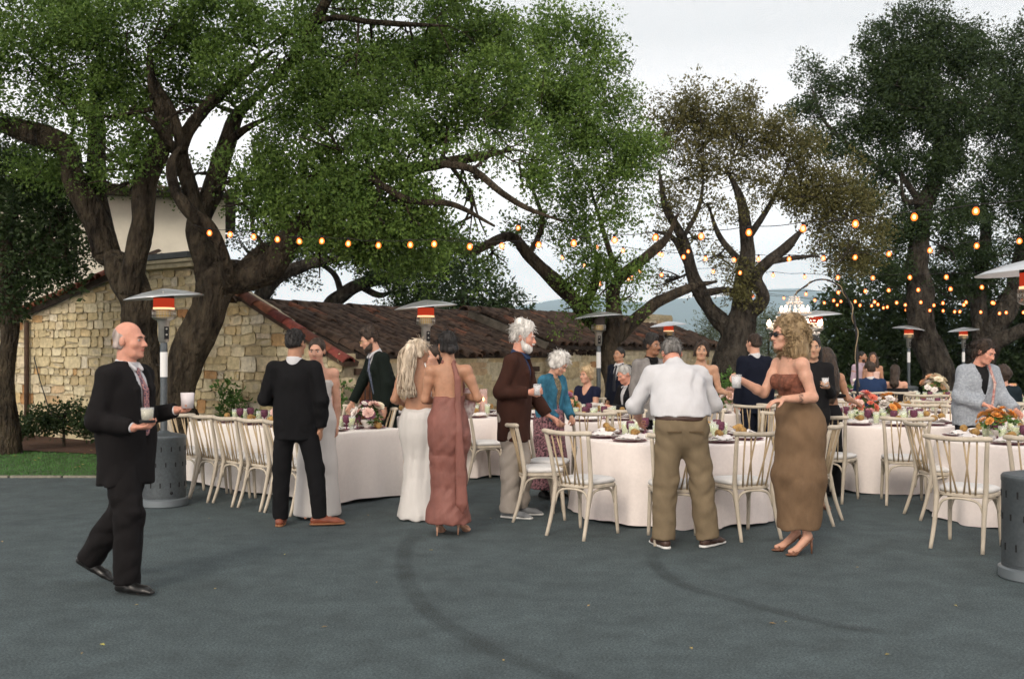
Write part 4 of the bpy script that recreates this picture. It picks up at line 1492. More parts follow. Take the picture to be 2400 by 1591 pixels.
def long_table(H=.755):
    t = thing('banquet_table', 'long rectangular banquet table hidden under a floor length cloth', 'table', LN + LA * LL / 2 + LB * LW / 2)
    R = Matrix((LA, LB, Vector((0, 0, 1)))).transposed()
    b = MB()
    b.box((0, 0, H - .02), (LL, LW, .03), R)
    b.build('tabletop', M_TABLE, t, smooth=False)
    for sx in (-1, 1):
        for sy in (-1, 1):
            b = MB()
            p = R @ Vector((sx * LL * .42, sy * LW * .36, 0))
            b.tube([p, p + Vector((0, 0, H - .035))], .016, 8)
            b.build('leg', m_iron, t)
    # outline with rounded corners
    out = []
    rc = .03
    n_l, n_w = 60, 26
    hx, hy = LL / 2 + .004, LW / 2 + .004
    for i in range(n_l):
        out.append((-hx + rc + (2 * hx - 2 * rc) * i / (n_l - 1), -hy, 0, -1))
    for k in range(1, 6):
        a = -math.pi / 2 + math.pi / 2 * k / 6
        out.append((hx - rc + rc * math.cos(a), -hy + rc + rc * math.sin(a), math.cos(a), math.sin(a)))
    for i in range(n_w):
        out.append((hx, -hy + rc + (2 * hy - 2 * rc) * i / (n_w - 1), 1, 0))
    for k in range(1, 6):
        a = math.pi / 2 * k / 6
        out.append((hx - rc + rc * math.cos(a), hy - rc + rc * math.sin(a), math.cos(a), math.sin(a)))
    for i in range(n_l):
        out.append((hx - rc - (2 * hx - 2 * rc) * i / (n_l - 1), hy, 0, 1))
    for k in range(1, 6):
        a = math.pi / 2 + math.pi / 2 * k / 6
        out.append((-hx + rc + rc * math.cos(a), hy - rc + rc * math.sin(a), math.cos(a), math.sin(a)))
    for i in range(n_w):
        out.append((-hx, hy - rc - (2 * hy - 2 * rc) * i / (n_w - 1), -1, 0))
    for k in range(1, 6):
        a = math.pi + math.pi / 2 * k / 6
        out.append((-hx + rc + rc * math.cos(a), -hy + rc + rc * math.sin(a), math.cos(a), math.sin(a)))
    n = len(out)
    V = [(0, 0, H)]
    zs = [(0.99, H, 0), (1.0, H - .003, .003), (1.0, H - .014, .008)]
    rows = 0
    for s, z, e in zs:
        V += [(x * s + nx * e, y * s + ny * e, z) for x, y, nx, ny in out]
        rows += 1
    for j in range(1, 11):
        tt = j / 10
        z = (H - .014) * (1 - tt) + .03 * tt
        for x, y, nx, ny in out:
            cor = abs(nx * ny) * 2
            w = .010 * math.sin(x * 9 + y * 13 + .5) + .008 * math.sin(x * 21 - y * 17)
            e = .008 + tt * (.020 + .06 * cor) + w * tt * (1 - cor)
            V.append((x + nx * e, y + ny * e, max(.008, z + .012 * tt * math.sin(x * 3 + y * 5))))
        rows += 1
    Fc = [(0, 1 + i, 1 + (i + 1) % n) for i in range(n)]
    for j in range(rows - 1):
        for i in range(n):
            Fc.append((1 + j * n + i, 1 + (j + 1) * n + i, 1 + (j + 1) * n + (i + 1) % n, 1 + j * n + (i + 1) % n))
    b = MB()
    b.add([tuple(R @ Vector(v)) for v in V], Fc)
    o = b.build('tablecloth', M_CLOTH_W)
    o.location = t.location
    tag(o, 'white floor length cloth on the long rectangular table', 'tablecloth')


long_table()
G_ROW = 'chairs along the long table'
for k in range(6):
    p = LN + LA * (.0 + k * .46) - LB * .40
    chair_at(p.x, p.y, math.degrees(math.atan2(LB.x, -LB.y)) + RNG.gauss(0, 3), 'pale chair along the lawn side of the long table, ' + ('first', 'second', 'third', 'fourth', 'fifth', 'sixth')[k] + ' from the black suit', G_ROW)
for k in range(4):
    p = LN + LB * LW + LA * (.42 + k * .62) + LB * .40
    chair_at(p.x, p.y, math.degrees(math.atan2(-LB.x, LB.y)) + RNG.gauss(0, 5), 'pale bentwood chair on the shed side of the long table', 'chairs on the far side of the long table')

TBL = {
    'A': round_table(1580, 9.95, .93, 'round banquet table the man in khaki trousers leans over', 'blush cloth on the round table the man in khaki trousers leans over', 1),
    'C': round_table(2060, 12.1, .93, 'round banquet table with coral and orange flowers beyond the curly haired woman', 'blush cloth on the round table with coral and orange flowers', 2),
    'D': round_table(2440, 9.6, .93, 'round banquet table the woman in the grey cardigan is setting', 'blush cloth on the round table the woman in the grey cardigan sets', 3),
    'B': round_table(1350, 12.9, .93, 'round banquet table between the denim jacket guest and the seated readers', 'blush cloth on the round table where the seated readers sit', 4),
    'E': round_table(1740, 14.4, .93, 'round banquet table with pale pink flowers near the burl oak', 'blush cloth on the round table with pale pink flowers near the burl oak', 5),
    'I': round_table(2235, 14.4, .93, 'round banquet table directly behind the coral flower table', 'blush cloth on the round table behind the coral flower table', 6),
    'F': round_table(2190, 17.6, .93, 'round banquet table with cream flowers under the tall oak', 'blush cloth on the round table with cream flowers under the tall oak', 7),
    'H': round_table(2040, 18.6, .93, 'round banquet table where the couple in blue and black sit', 'blush cloth on the round table where the couple in blue and black sit', 8),
    'G': round_table(2420, 15.2, .93, 'round banquet table with the lit amber lantern', 'blush cloth on the round table with the lit amber lantern', 9),
    'J': round_table(1060, 13.5, .93, 'round banquet table with candles beyond the two women in gowns', 'blush cloth on the candlelit round table beyond the two women in gowns', 10),
}


def face(c, x, y):
    return math.degrees(math.atan2(c.x - x, -(c.y - y)))


def ring(key, spots, label, group):
    c = TBL[key]
    for px, d in spots:
        p = G(px, d)
        chair(px, d, face(c, p.x, p.y) + RNG.gauss(0, 4), label, group)


ring('A', [(1372, 8.78)], 'pale bentwood chair between the sideways chair and the man in khaki trousers', 'chairs drawn up to the round table')
ring('A', [(1582, 8.5)], 'pale bentwood chair hidden behind the legs of the man in khaki trousers', 'chairs drawn up to the round table')
ring('A', [(1738, 8.72)], 'pale bentwood chair between the man in khaki trousers and the curly haired woman', 'chairs drawn up to the round table')
ring('A', [(1262, 9.62)], 'pale bentwood chair turned sideways beside the old man in the brown blazer', None)
ring('A', [(1283, 10.25)], 'pale bentwood chair the old man in the brown blazer rests his hand on', None)
ring('A', [(1888, 9.45)], 'pale bentwood chair half hidden behind the curly haired woman', None)
ring('A', [(1795, 10.95), (1480, 11.35), (1640, 11.45)], 'pale bentwood chair across the round table from the man in khaki trousers', 'chairs on the far side of the round table')
ring('C', [(1952, 10.82)], 'pale bentwood chair at the coral flower table beside the woman in black trousers', 'chairs at the front of the coral flower table')
ring('C', [(2118, 10.6)], 'pale bentwood chair with its back to the yard in front of the orange flowers', 'chairs at the front of the coral flower table')
ring('C', [(2235, 11.5), (2280, 12.6), (2170, 13.55), (1985, 13.6)], 'pale bentwood chair round the back of the coral flower table', 'chairs behind the coral flower table')
ring('D', [(2268, 8.22)], 'pale bentwood chair beside the big heater base with a cloth corner under it', None)
ring('D', [(2445, 8.15), (2210, 9.65)], 'pale bentwood chair round the table the woman in the grey cardigan sets', 'chairs at the table being set')
ring('B', [(1385, 11.45)], 'pale bentwood chair with its back to the round table by the brown blazer man', None)
ring('B', [(1130, 12.35)], 'pale bentwood chair between the woman in mauve and the old man in brown', None)
ring('B', [(1375, 14.4), (1470, 14.1)], 'pale bentwood chair occupied by a seated reader', 'chairs of the seated readers')
ring('E', [(1765, 12.95), (1660, 13.1), (1800, 13.3)], 'pale bentwood chair at the pale pink flower table', 'chairs at the pale pink flower table')
ring('E', [(1830, 14.6), (1790, 15.8)], 'pale bentwood chair at the far side of the pale pink flower table', 'chairs beyond the pale pink flowers')
ring('I', [(2165, 13.2), (2250, 12.95), (2330, 13.3)], 'pale bentwood chair at the table behind the coral flowers', 'chairs at the table behind the coral flowers')
ring('F', [(2165, 16.15), (2225, 16.1), (2275, 16.6)], 'pale bentwood chair at the cream flower table under the oak', 'chairs at the cream flower table')
ring('H', [(2040, 17.1), (2098, 17.2)], 'pale bentwood chair under a seated guest at the far table', 'chairs of the seated couple')
ring('G', [(2330, 14.0), (2400, 13.75)], 'pale bentwood chair at the lantern table', 'chairs at the lantern table')

# ------------------------------------------------------------------ table ware
M_PLATE = mat('glazed_white', (0.78, 0.75, 0.74), 0.25)
M_CHARGER = mat('burgundy_glass', (0.16, 0.025, 0.055), 0.2)
M_PEAR = mat('russet_pear', (0.24, 0.125, 0.035), 0.6, 0.35, 30, col2=(0.34, 0.20, 0.06), inst=0.15)
M_STEM = mat('pear_stem', (0.05, 0.03, 0.02), 0.8)
M_NAP = mat('napkin_cotton', (0.78, 0.74, 0.73), 0.9, 0.03, 20, bump=0.2)
M_TUMB = glass('tumbler_glass', (0.96, 0.98, 0.95), 0.75)
M_LIME = mat('lime_drink', (0.60, 0.66, 0.26), 0.3, 0.1, 30)
M_PURPLE = glass('purple_glass', (0.42, 0.17, 0.27), 0.72)
M_CLEAR = glass('clear_glass', (0.97, 0.98, 0.98), 0.82)
M_ICE = mat('clear_drink', (0.72, 0.68, 0.70), 0.3, 0.1, 60)
M_WAX = mat('candle_wax', (0.72, 0.62, 0.48), 0.6)
M_FLAME = emit('candle_flame', (1.0, 0.55, 0.18), 18)


def proto_plate():
    t = thing('plate', 'x', 'plate')
    b = MB()
    b.lathe([(0, .004), (.10, .004), (.165, .012), (.167, .015), (.16, .014), (.10, .008), (0, .008)], 28)
    b.build('charger', M_CHARGER, t)
    b = MB()
    b.lathe([(0, .012), (.08, .012), (.138, .024), (.14, .027), (.132, .026), (.08, .017), (0, .017)], 28)
    b.build('dish', M_PLATE, t)
    return t


def proto_napkin(seed):
    r = random.Random(seed)
    V, Fc = [], []
    n = 9
    for j in range(n):
        for i in range(n):
            a, b_ = i / (n - 1) - .5, j / (n - 1) - .5
            z = .03 + .03 * abs(mnoise.noise(Vector((a * 4 + seed, b_ * 4, 0)))) + .025 * (1 - abs(a) * 2)
            V.append((a * .17 * (1 - .5 * (b_ + .5)), b_ * .24, z))
    for j in range(n - 1):
        for i in range(n - 1):
            Fc.append((j * n + i, j * n + i + 1, (j + 1) * n + i + 1, (j + 1) * n + i))
    b = MB()
    b.add(V, Fc)
    o = b.build('napkin', M_NAP)
    md = o.modifiers.new('thickness', 'SOLIDIFY')
    md.thickness = .008
    return tag(o, 'x', 'napkin')


def proto_pear():
    t = thing('pear', 'x', 'pear')
    b = MB()
    b.lathe([(0, -.036), (.022, -.033), (.035, -.015), (.037, .003), (.031, .025), (.021, .045), (.014, .06), (.009, .07), (0, .073)], 16)
    b.v = [(x, z, y + .037) for x, y, z in b.v]
    b.build('fruit', M_PEAR, t)
    b = MB()
    b.tube([(0, .07, .037), (.004, .085, .042), (.01, .098, .05)], .0025, 5)
    b.build('stem', M_STEM, t)
    return t


def proto_tumbler():
    t = thing('tumbler', 'x', 'glass')
    b = MB()
    V = []
    b.lathe([(0, .002), (.028, .002), (.031, .02), (.036, .09), (.040, .145), (.0385, .145), (.0345, .09), (.029, .02), (.0, .014)], 18)
    b.build('glass', M_TUMB, t)
    b = MB()
    b.lathe([(0, .016), (.0285, .018), (.0335, .09), (.0355, .112), (0, .112)], 18)
    b.build('drink', M_LIME, t)
    return t


def proto_goblet():
    b = MB()
    b.lathe([(0, .003), (.036, .003), (.034, .008), (.008, .014), (.006, .06), (.012, .07), (.036, .085), (.043, .11), (.042, .135), (.040, .16), (.038, .16), (.040, .135), (.041, .11), (.034, .09), (0, .078)], 18)
    o = b.build('goblet', M_PURPLE)
    return tag(o, 'x', 'goblet')


def proto_coupe():
    t = thing('stem_glass', 'x', 'glass')
    b = MB()
    b.lathe([(0, .003), (.034, .003), (.032, .007), (.007, .012), (.006, .045), (.02, .06), (.034, .10), (.040, .15), (.0385, .15), (.032, .10), (.018, .064), (0, .058)], 18)
    b.build('glass', M_CLEAR, t)
    b = MB()
    b.lathe([(0, .06), (.018, .066), (.031, .10), (.036, .13), (0, .13)], 18)
    b.build('drink', M_LIME, t)
    return t


PROTO = {'plate': proto_plate(), 'napkin': proto_napkin(1.0), 'pear': proto_pear(), 'tumbler': proto_tumbler(), 'goblet': proto_goblet(), 'coupe': proto_coupe()}
for p_ in PROTO.values():
    index_kids(p_)
_pu = {}


def ware(kind, x, y, z, label, group, rz=0.0):
    o = PROTO[kind] if kind not in _pu else copy_tree(PROTO[kind])
    _pu[kind] = 1
    o.location = (x, y, z)
    o.rotation_euler = (0, 0, rz)
    tag(o, label, None, group)
    return o


TZ = .757
TN = {'A': "the khaki man's round table", 'B': "the seated readers' round table", 'C': 'the coral flower table', 'D': "the cardigan woman's table", 'E': 'the pale pink flower table', 'F': 'the cream flower table', 'G': 'the lantern table', 'H': "the seated couple's table", 'I': 'the table behind the coral flowers', 'J': 'the candlelit table past the gowns'}
for key, c in TBL.items():
    n = 10
    off = RNG.uniform(0, 6.28)
    nm = TN[key]
    for k in range(n):
        a = off + 6.2832 * k / n
        ux, uy = math.cos(a), math.sin(a)
        tx, ty = -uy, ux
        at = lambda rr, s: (c.x + ux * rr + tx * s, c.y + uy * rr + ty * s)
        x, y = at(.72, 0)
        ware('plate', x, y, TZ, 'white plate on a burgundy charger on ' + nm, 'plates on ' + nm)
        if RNG.random() < .8:
            x, y = at(.72, .02)
            ware('napkin', x, y, TZ + .002, 'folded white napkin on a plate on ' + nm, 'napkins on ' + nm, a + RNG.uniform(-.6, .6))
        x, y = at(.70 + RNG.uniform(-.03, .03), RNG.uniform(-.03, .05))
        ware('pear', x, y, TZ + .045, 'russet pear favour on a place setting of ' + nm, 'pears on ' + nm, RNG.uniform(0, 6.28))
        x, y = at(.47, .13)
        ware('tumbler', x, y, TZ, 'ribbed tumbler of pale green drink on ' + nm, 'green drinks on ' + nm)
        if RNG.random() < .4:
            continue
        x, y = at(.46, .03)
        ware('goblet', x, y, TZ, 'purple glass goblet on ' + nm, 'purple goblets on ' + nm)
        if RNG.random() < .6:
            x, y = at(.40, -.07)
            ware('coupe', x, y, TZ, 'stemmed glass of pale green drink on ' + nm, 'stemmed drinks on ' + nm)
# settings along the long table
nm = 'the long white table'
for side in (0, 1):
    for k in range(5):
        base = LN + LA * (.26 + k * .5) + LB * (.2 if side == 0 else LW - .2)
        inn = LB * (1 if side == 0 else -1)
        ware('plate', base.x, base.y, TZ, 'white plate on a burgundy charger on ' + nm, 'plates on ' + nm)
        ware('napkin', base.x, base.y, TZ + .002, 'folded white napkin on a plate on ' + nm, 'napkins on ' + nm, RNG.uniform(0, 6.28))
        ware('pear', base.x + RNG.uniform(-.05, .05), base.y, TZ + .045, 'russet pear favour on a place setting of ' + nm, 'pears on ' + nm, RNG.uniform(0, 6.28))
        p = base + inn * .2 + LA * .1
        ware('tumbler', p.x, p.y, TZ, 'ribbed tumbler of pale green drink on ' + nm, 'green drinks on ' + nm)
        p = base + inn * .2
        ware('goblet', p.x, p.y, TZ, 'purple glass goblet on ' + nm, 'purple goblets on ' + nm)
p = LN + LA * .12 + LB * .5
ware('coupe', p.x - .1, p.y - .05, TZ, 'stemmed glass of pale green drink at the near end of the long table', None)
p = LN + LA * .10 + LB * .72
ware('pear', p.x, p.y, TZ, 'russet pear standing beside the near end flowers of the long table', None, 1.0)

# ------------------------------------------------------------------ flowers, candles
PET = {'blush': (0.74, 0.50, 0.44), 'cream': (0.76, 0.68, 0.52), 'white': (0.78, 0.72, 0.68), 'coral': (0.68, 0.18, 0.12), 'orange': (0.72, 0.32, 0.08), 'pink': (0.74, 0.36, 0.38), 'mauve': (0.34, 0.13, 0.20), 'peach': (0.76, 0.46, 0.28)}
BLOOM = {}


def bloom_mesh(col):
    if col in BLOOM:
        return BLOOM[col]
    m = mat('petal_' + col, PET[col], 0.65, 0.18, 20, spec=0.2)
    r = random.Random(len(BLOOM) + 4)
    V, Fc = [], []
    for ringn, (cnt, rad, lift) in enumerate(((7, 1.0, .15), (6, .72, .45), (5, .42, .7))):
        for k in range(cnt):
            a = 6.2832 * k / cnt + ringn * .5 + r.uniform(-.15, .15)
            ca, sa = math.cos(a), math.sin(a)
            b0 = len(V)
            w = rad * .62
            for (u_, s_) in ((.12, .2), (.6, 1.0), (1.0, .75)):
                for q in (-1, 0, 1):
                    rr = rad * u_
                    z = lift * (u_ ** 1.4) * .8 + (.12 if q == 0 else .22) * u_ * (1 - .5 * u_) + r.uniform(-.03, .03)
                    V.append((ca * rr - sa * q * w * s_ * .6, sa * rr + ca * q * w * s_ * .6, z * .9))
            for i in range(2):
                for j in range(2):
                    Fc.append((b0 + i * 3 + j, b0 + i * 3 + j + 1, b0 + (i + 1) * 3 + j + 1, b0 + (i + 1) * 3 + j))
    me = bpy.data.meshes.new('bloom')
    me.from_pydata(V, [], Fc)
    me.polygons.foreach_set('use_smooth', [True] * len(me.polygons))
    me.materials.append(m)
    BLOOM[col] = me
    return me


M_VASE = mat('white_bowl', (0.72, 0.68, 0.64), 0.4)


def bouquet(pos, label, cols, n, spread, h, seed, size=.045):
    r = random.Random(seed)
    t = thing('flower_arrangement', label, 'flowers', pos)
    b = MB()
    b.lathe([(0, 0), (.05, 0), (.035, .015), (.045, .04), (.075, .08), (.085, .10), (.08, .10), (0, .09)], 18)
    b.build('bowl', M_VASE, t)
    lb = MB()
    for i in range(n):
        a = r.uniform(0, 6.28)
        e = r.uniform(.05, 1.35)
        d = Vector((math.cos(a) * math.sin(e), math.sin(a) * math.sin(e), math.cos(e)))
        rr = r.uniform(.75, 1.1)
        p = Vector((d.x * spread * rr, d.y * spread * rr, .09 + d.z * h * rr))
        o = bpy.data.objects.new('bloom', bloom_mesh(r.choice(cols)))
        link(o, t)
        o.location = p
        o.rotation_euler = (d + Vector((r.gauss(0, .3), r.gauss(0, .3), .2))).to_track_quat('Z', 'Y').to_euler()
        s = size * r.uniform(.55, 1.25)
        o.scale = (s, s, s)
    me = bpy.data.meshes.new('foliage')
    pts = []
    for i in range(int(n * 1.6)):
        a = r.uniform(0, 6.28)
        e = r.uniform(.3, 1.6)
        d = Vector((math.cos(a) * math.sin(e), math.sin(a) * math.sin(e), math.cos(e)))
        pts.append((d.x * spread * .8, d.y * spread * .8, .07 + d.z * h * .8))
    for p in pts:
        for _ in range(5):
            dd = Vector((r.gauss(0, 1), r.gauss(0, 1), r.gauss(.2, 1))).normalized()
            s = dd.orthogonal().normalized() * .012
            q = Vector(p)
            l = r.uniform(.03, .07)
            lb.add([q, q + dd * l * .5 + s, q + dd * l, q + dd * l * .5 - s], [(0, 1, 2), (0, 2, 3)])
    fo = lb.build('foliage', LEAF_BRIGHT, t, smooth=False)
    fo['kind'] = 'stuff'
    return t


def on(key, dx, dy):
    c = TBL[key]
    return (c.x + dx, c.y + dy, TZ)


p = LN + LA * .22 + LB * .66
bouquet((p.x, p.y, TZ), 'white and blush flowers in a low bowl at the near end of the long table', ['white', 'blush', 'white', 'cream', 'white', 'blush', 'mauve'], 24, .17, .2, 1, .06)
p = LN + LA * 1.5 + LB * .5
bouquet((p.x, p.y, TZ), 'blush flowers in a low bowl halfway along the long table', ['blush', 'peach', 'mauve'], 18, .16, .18, 2, .05)
bouquet(on('A', .1, .1), 'cream and mauve flowers in the middle of the round table by the khaki man', ['cream', 'white', 'blush', 'mauve'], 14, .13, .13, 3, .05)
bouquet(on('B', -.12, -.15), 'peach daisies in a low bowl in front of the seated woman in navy', ['peach', 'cream', 'orange', 'cream', 'mauve'], 22, .17, .24, 4, .05)
bouquet(on('C', -.22, -.12), 'coral and pink flowers in a round arrangement', ['coral', 'pink', 'coral', 'peach', 'blush'], 26, .18, .26, 5, .055)
bouquet(on('C', .06, -.05), 'orange and cream flowers beside the coral ones', ['orange', 'cream', 'orange', 'white'], 22, .17, .22, 6, .06)
bouquet(on('D', -.42, -.05), 'orange marigold coloured flowers under the cardigan woman\'s hand', ['orange', 'peach', 'orange', 'cream', 'orange'], 30, .2, .2, 7, .05)
bouquet(on('E', -.2, -.1), 'pale pink roses in a round bunch', ['blush', 'white', 'blush'], 20, .17, .2, 8, .07)
bouquet(on('F', .0, 0), 'cream and peach flowers on the table under the tall oak', ['cream', 'peach', 'white'], 22, .25, .3, 9, .085)
bouquet(on('F', .55, .1), 'small peach flowers beside the cream ones', ['peach', 'orange'], 10, .1, .2, 10, .05)
bouquet(on('G', -.35, 0), 'blush flowers beside the amber lantern', ['blush', 'cream', 'mauve'], 18, .2, .22, 11, .07)
bouquet(on('I', 0, 0), 'mauve and cream flowers on the table behind the coral ones', ['blush', 'cream'], 14, .12, .12, 12, .045)
bouquet(on('J', .2, 0), 'blush flowers on the candlelit table past the gowns', ['blush', 'white'], 16, .15, .16, 13, .055)
bouquet(on('H', 0, 0), 'peach flowers on the far table of the seated couple', ['peach', 'cream'], 14, .15, .15, 14, .06)


def candle(pos, label, h=.30, group=None, amber=False):
    t = thing('hurricane_candle', label, 'candle', pos, 0, group)
    b = MB()
    b.lathe([(.052, .004), (.055, .01), (.055, h), (.0525, h), (.0525, .012), (0, .012)], 20)
    b.build('glass_cylinder', glass('amber_glass', (1.0, .72, .45), .72) if amber else glass('rose_glass', (0.96, .86, .84), .80), t)
    b = MB()
    b.lathe([(0, .013), (.03, .013), (.03, h * .5), (.026, h * .515), (0, h * .505)], 14)
    b.build('wax', M_WAX, t)
    b = MB()
    z = h * .52
    b.lathe([(0, z), (.007, z + .012), (.009, z + .022), (.004, z + .042), (0, z + .055)], 8)
    b.build('flame', M_FLAME, t)
    return t


p = LN + LA * .75 + LB * .62
candle((p.x, p.y, TZ), 'tall glass candle behind the near flowers of the long table', .34)
p = LN + LA * .95 + LB * .82
candle((p.x, p.y, TZ), 'taller glass candle on the shed side of the long table', .42)
candle(on('B', -.25, .12), 'glass candle behind the peach daisies', .3)
candle(on('J', .42, .1), 'glass candle nearest the old man in the brown blazer on the candlelit table', .34)
candle(on('J', .35, .3), 'second glass candle on the candlelit table past the gowns', .28)
candle(on('G', -.2, .2), 'lit amber glass lantern on the table behind the cardigan woman', .36, None, True)
for k_, key, dx, dy in ((0, 'C', .28, -.45), (1, 'C', -.45, -.35), (2, 'A', -.3, -.3), (3, 'F', .3, -.3), (4, 'I', .3, .1), (5, 'E', .2, .1)):
    pos = on(key, dx, dy)
    t = thing('tea_light', 'small lit tea light in a glass cup on ' + TN[key], 'candle', pos, 0, 'tea lights on the tables')
    b = MB()
    b.lathe([(0, .003), (.028, .003), (.032, .06), (.030, .06), (.026, .008), (0, .008)], 14)
    b.build('glass_cup', M_CLEAR, t)
    b = MB()
    b.lathe([(0, .009), (.024, .009), (.026, .03), (0, .03)], 12)
    b.build('wax', M_WAX, t)
    b = MB()
    b.lathe([(0, .03), (.005, .038), (.003, .05), (0, .056)], 6)
    b.build('flame', M_FLAME, t)

# ------------------------------------------------------------------ patio heaters
M_GALV = mat('hammered_grey', (0.10, 0.115, 0.125), 0.42, 0.15, 40, metal=0.55, bump=0.15, bscale=150)
M_ALU = mat('spun_aluminium', (0.62, 0.64, 0.66), 0.32, 0.06, 5, metal=0.75)
M_STEEL = mat('brushed_steel', (0.5, 0.48, 0.44), 0.3, 0.1, 20, metal=0.85)
M_GLOW = emit('glowing_mesh', (0.85, 0.075, 0.03), 0.42)
M_HOT = emit('hot_band', (1.0, 0.50, 0.26), 1.5)
M_OFF = mat('unlit_mesh', (0.05, 0.04, 0.035), 0.6, metal=0.4)
M_DARK = mat('vent_dark', (0.008, 0.008, 0.009), 0.8)
M_STICK = mat('white_sticker', (0.75, 0.75, 0.74), 0.6)


def make_heater():
    t = thing('patio_heater', 'x', 'heater')
    b = MB()
    b.lathe([(.235, 0), (.245, .01), (.245, .075), (.225, .085)], 40)
    b.build('base_ring', mat('base_ring_metal', (0.20, 0.23, 0.25), 0.4, metal=0.5), t, angle=40)
    b = MB()
    b.lathe([(.222, .083), (.222, .10), (.218, .104), (.222, .108), (.222, .68), (.226, .69), (.226, .72), (.215, .735), (.06, .765), (.045, .78)], 40)
    h = b.build('tank_housing', M_GALV, t, angle=35)
    for row, z, hh in ((0, .60, .05), (1, .44, .045), (2, .23, .05)):
        for k in range(14):
            a = 6.2832 * k / 14 + row * .2
            s = MB()
            s.box((math.cos(a) * .2225, math.sin(a) * .2225, z), (.006, .011, hh), Matrix.Rotation(a, 3, 'Z'))
            s.build('vent_slot', M_DARK, h, smooth=False)
    s = MB()
    s.ball((0.05, -.222, .15), (.016, .012, .016), 8, 6)
    s.build('latch', M_DARK, h)
    b = MB()
    b.tube([(0, 0, .77), (0, 0, 1.72)], .036, 18)
    b.build('pole', M_GALV, t, angle=40)
    b = MB()
    b.lathe([(.0375, 1.34), (.0375, 1.60)], 18, cap=False)
    b.build('sticker', M_STICK, t)
    b = MB()
    b.lathe([(.04, 1.70), (.055, 1.72), (.058, 1.90), (.07, 1.93)], 20)
    cbx = b.build('control_housing', M_STEEL, t, angle=40)
    b = MB()
    b.box((.02, -.058, 1.80), (.045, .012, .13))
    b.build('control_panel', M_DARK, cbx, smooth=False)
    for z in (1.84, 1.78):
        b = MB()
        b.ball((.02, -.068, z), .011, 8, 6)
        b.build('knob', M_STEEL, cbx)
    b = MB()
    b.lathe([(.07, 1.93), (.105, 1.945), (.115, 1.955)], 28, cap=False)
    b.build('burner_pan', M_STEEL, t)
    b = MB()
    for z in (1.965, 1.99, 2.015, 2.04):
        b.tube([(math.cos(a) * .116, math.sin(a) * .116, z) for a in [6.2832 * k / 26 for k in range(26)]], .0035, 5, closed=True)
    for k in range(26):
        a = 6.2832 * k / 26
        b.tube([(math.cos(a) * .116, math.sin(a) * .116, 1.955), (math.cos(a) * .116, math.sin(a) * .116, 2.045)], .003, 4)
    b.build('guard_cage', M_STEEL, t)
    b = MB()
    b.lathe([(.085, 1.955), (.085, 2.045)], 24, cap=False)
    b.build('burner_core', mat('brass_core', (0.45, 0.32, 0.12), 0.35, metal=0.8), t)
    b = MB()
    b.lathe([(.108, 2.045), (.108, 2.065)], 32, cap=False)
    b.build('flame_band', M_HOT, t)
    b = MB()
    b.lathe([(.105, 2.066), (.105, 2.165)], 32, cap=False)
    b.build('emitter_mesh', M_GLOW, t)
    b = MB()
    b.lathe([(.107, 2.160), (.107, 2.20)], 32, cap=False)
    b.build('emitter_collar', M_OFF, t)
    b = MB()
    b.lathe([(.40, 2.168), (.40, 2.172), (.34, 2.195), (.22, 2.228), (.10, 2.25), (.03, 2.262), (0, 2.265)], 40, cap=False)
    b.lathe([(.40, 2.168), (.34, 2.190), (.22, 2.222), (.10, 2.244), (0, 2.258)], 40, cap=False)
    dm = b.build('reflector', M_ALU, t)
    for k in range(3):
        a = 6.2832 * k / 3 + .4
        b = MB()
        b.ball((math.cos(a) * .3, math.sin(a) * .3, 2.213), .008, 6, 4)
        b.build('rivet', M_STEEL, dm)
    return t


H0 = make_heater()
index_kids(H0)
HEAT = [(384, 10.42, 5, 'grey patio heater beside the walking man with two cups', True), (998, 12.7, 0, 'grey patio heater behind the two women in gowns', True), (1403, 16.3, 0, 'unlit grey patio heater by the seated woman in navy', False),
        (1567, 21.5, 0, 'grey patio heater by the outbuilding wall behind the man in the grey jacket', True), (1912, 15.9, 0, 'glowing patio heater under the lit chandelier', True), (2130, 25.0, -6, 'small distant patio heater in front of the tall oak trunk', True), (2258, 26.7, 0, 'farthest patio heater behind the cardigan woman\'s head', True),
        (2428, 7.05, 4, 'big grey patio heater beside the chair with the cloth corner', True)]
for i, (px, d, tilt, lab, lit) in enumerate(HEAT):
    o = H0 if i == 0 else copy_tree(H0)
    o.location = G(px, d)
    o.rotation_euler = (0, 0, RNG.uniform(-.5, .5))
    tag(o, lab, 'heater', 'patio heaters standing among the tables')
    if tilt:
        for ch in o.children:
            if ch.name.startswith('reflector'):
                ch.rotation_euler = (0, math.radians(-tilt), 0)
                ch.location = (math.sin(math.radians(tilt)) * 2.2, 0, 2.2 * (1 - math.cos(math.radians(tilt))))
    if not lit:
        for ch in o.children:
            if ch.name.startswith(('emitter_mesh', 'flame_band')):
                ch.data = ch.data.copy()
                ch.data.materials[0] = M_OFF
# ------------------------------------------------------------------ people: smooth-union distance fields meshed by surface nets
_OFF = np.array([(i, j, k) for i in (0, 1) for j in (0, 1) for k in (0, 1)], dtype=np.int32)
_EDG = [(a, b) for a in range(8) for b in range(a + 1, 8) if np.abs(_OFF[a] - _OFF[b]).sum() == 1]


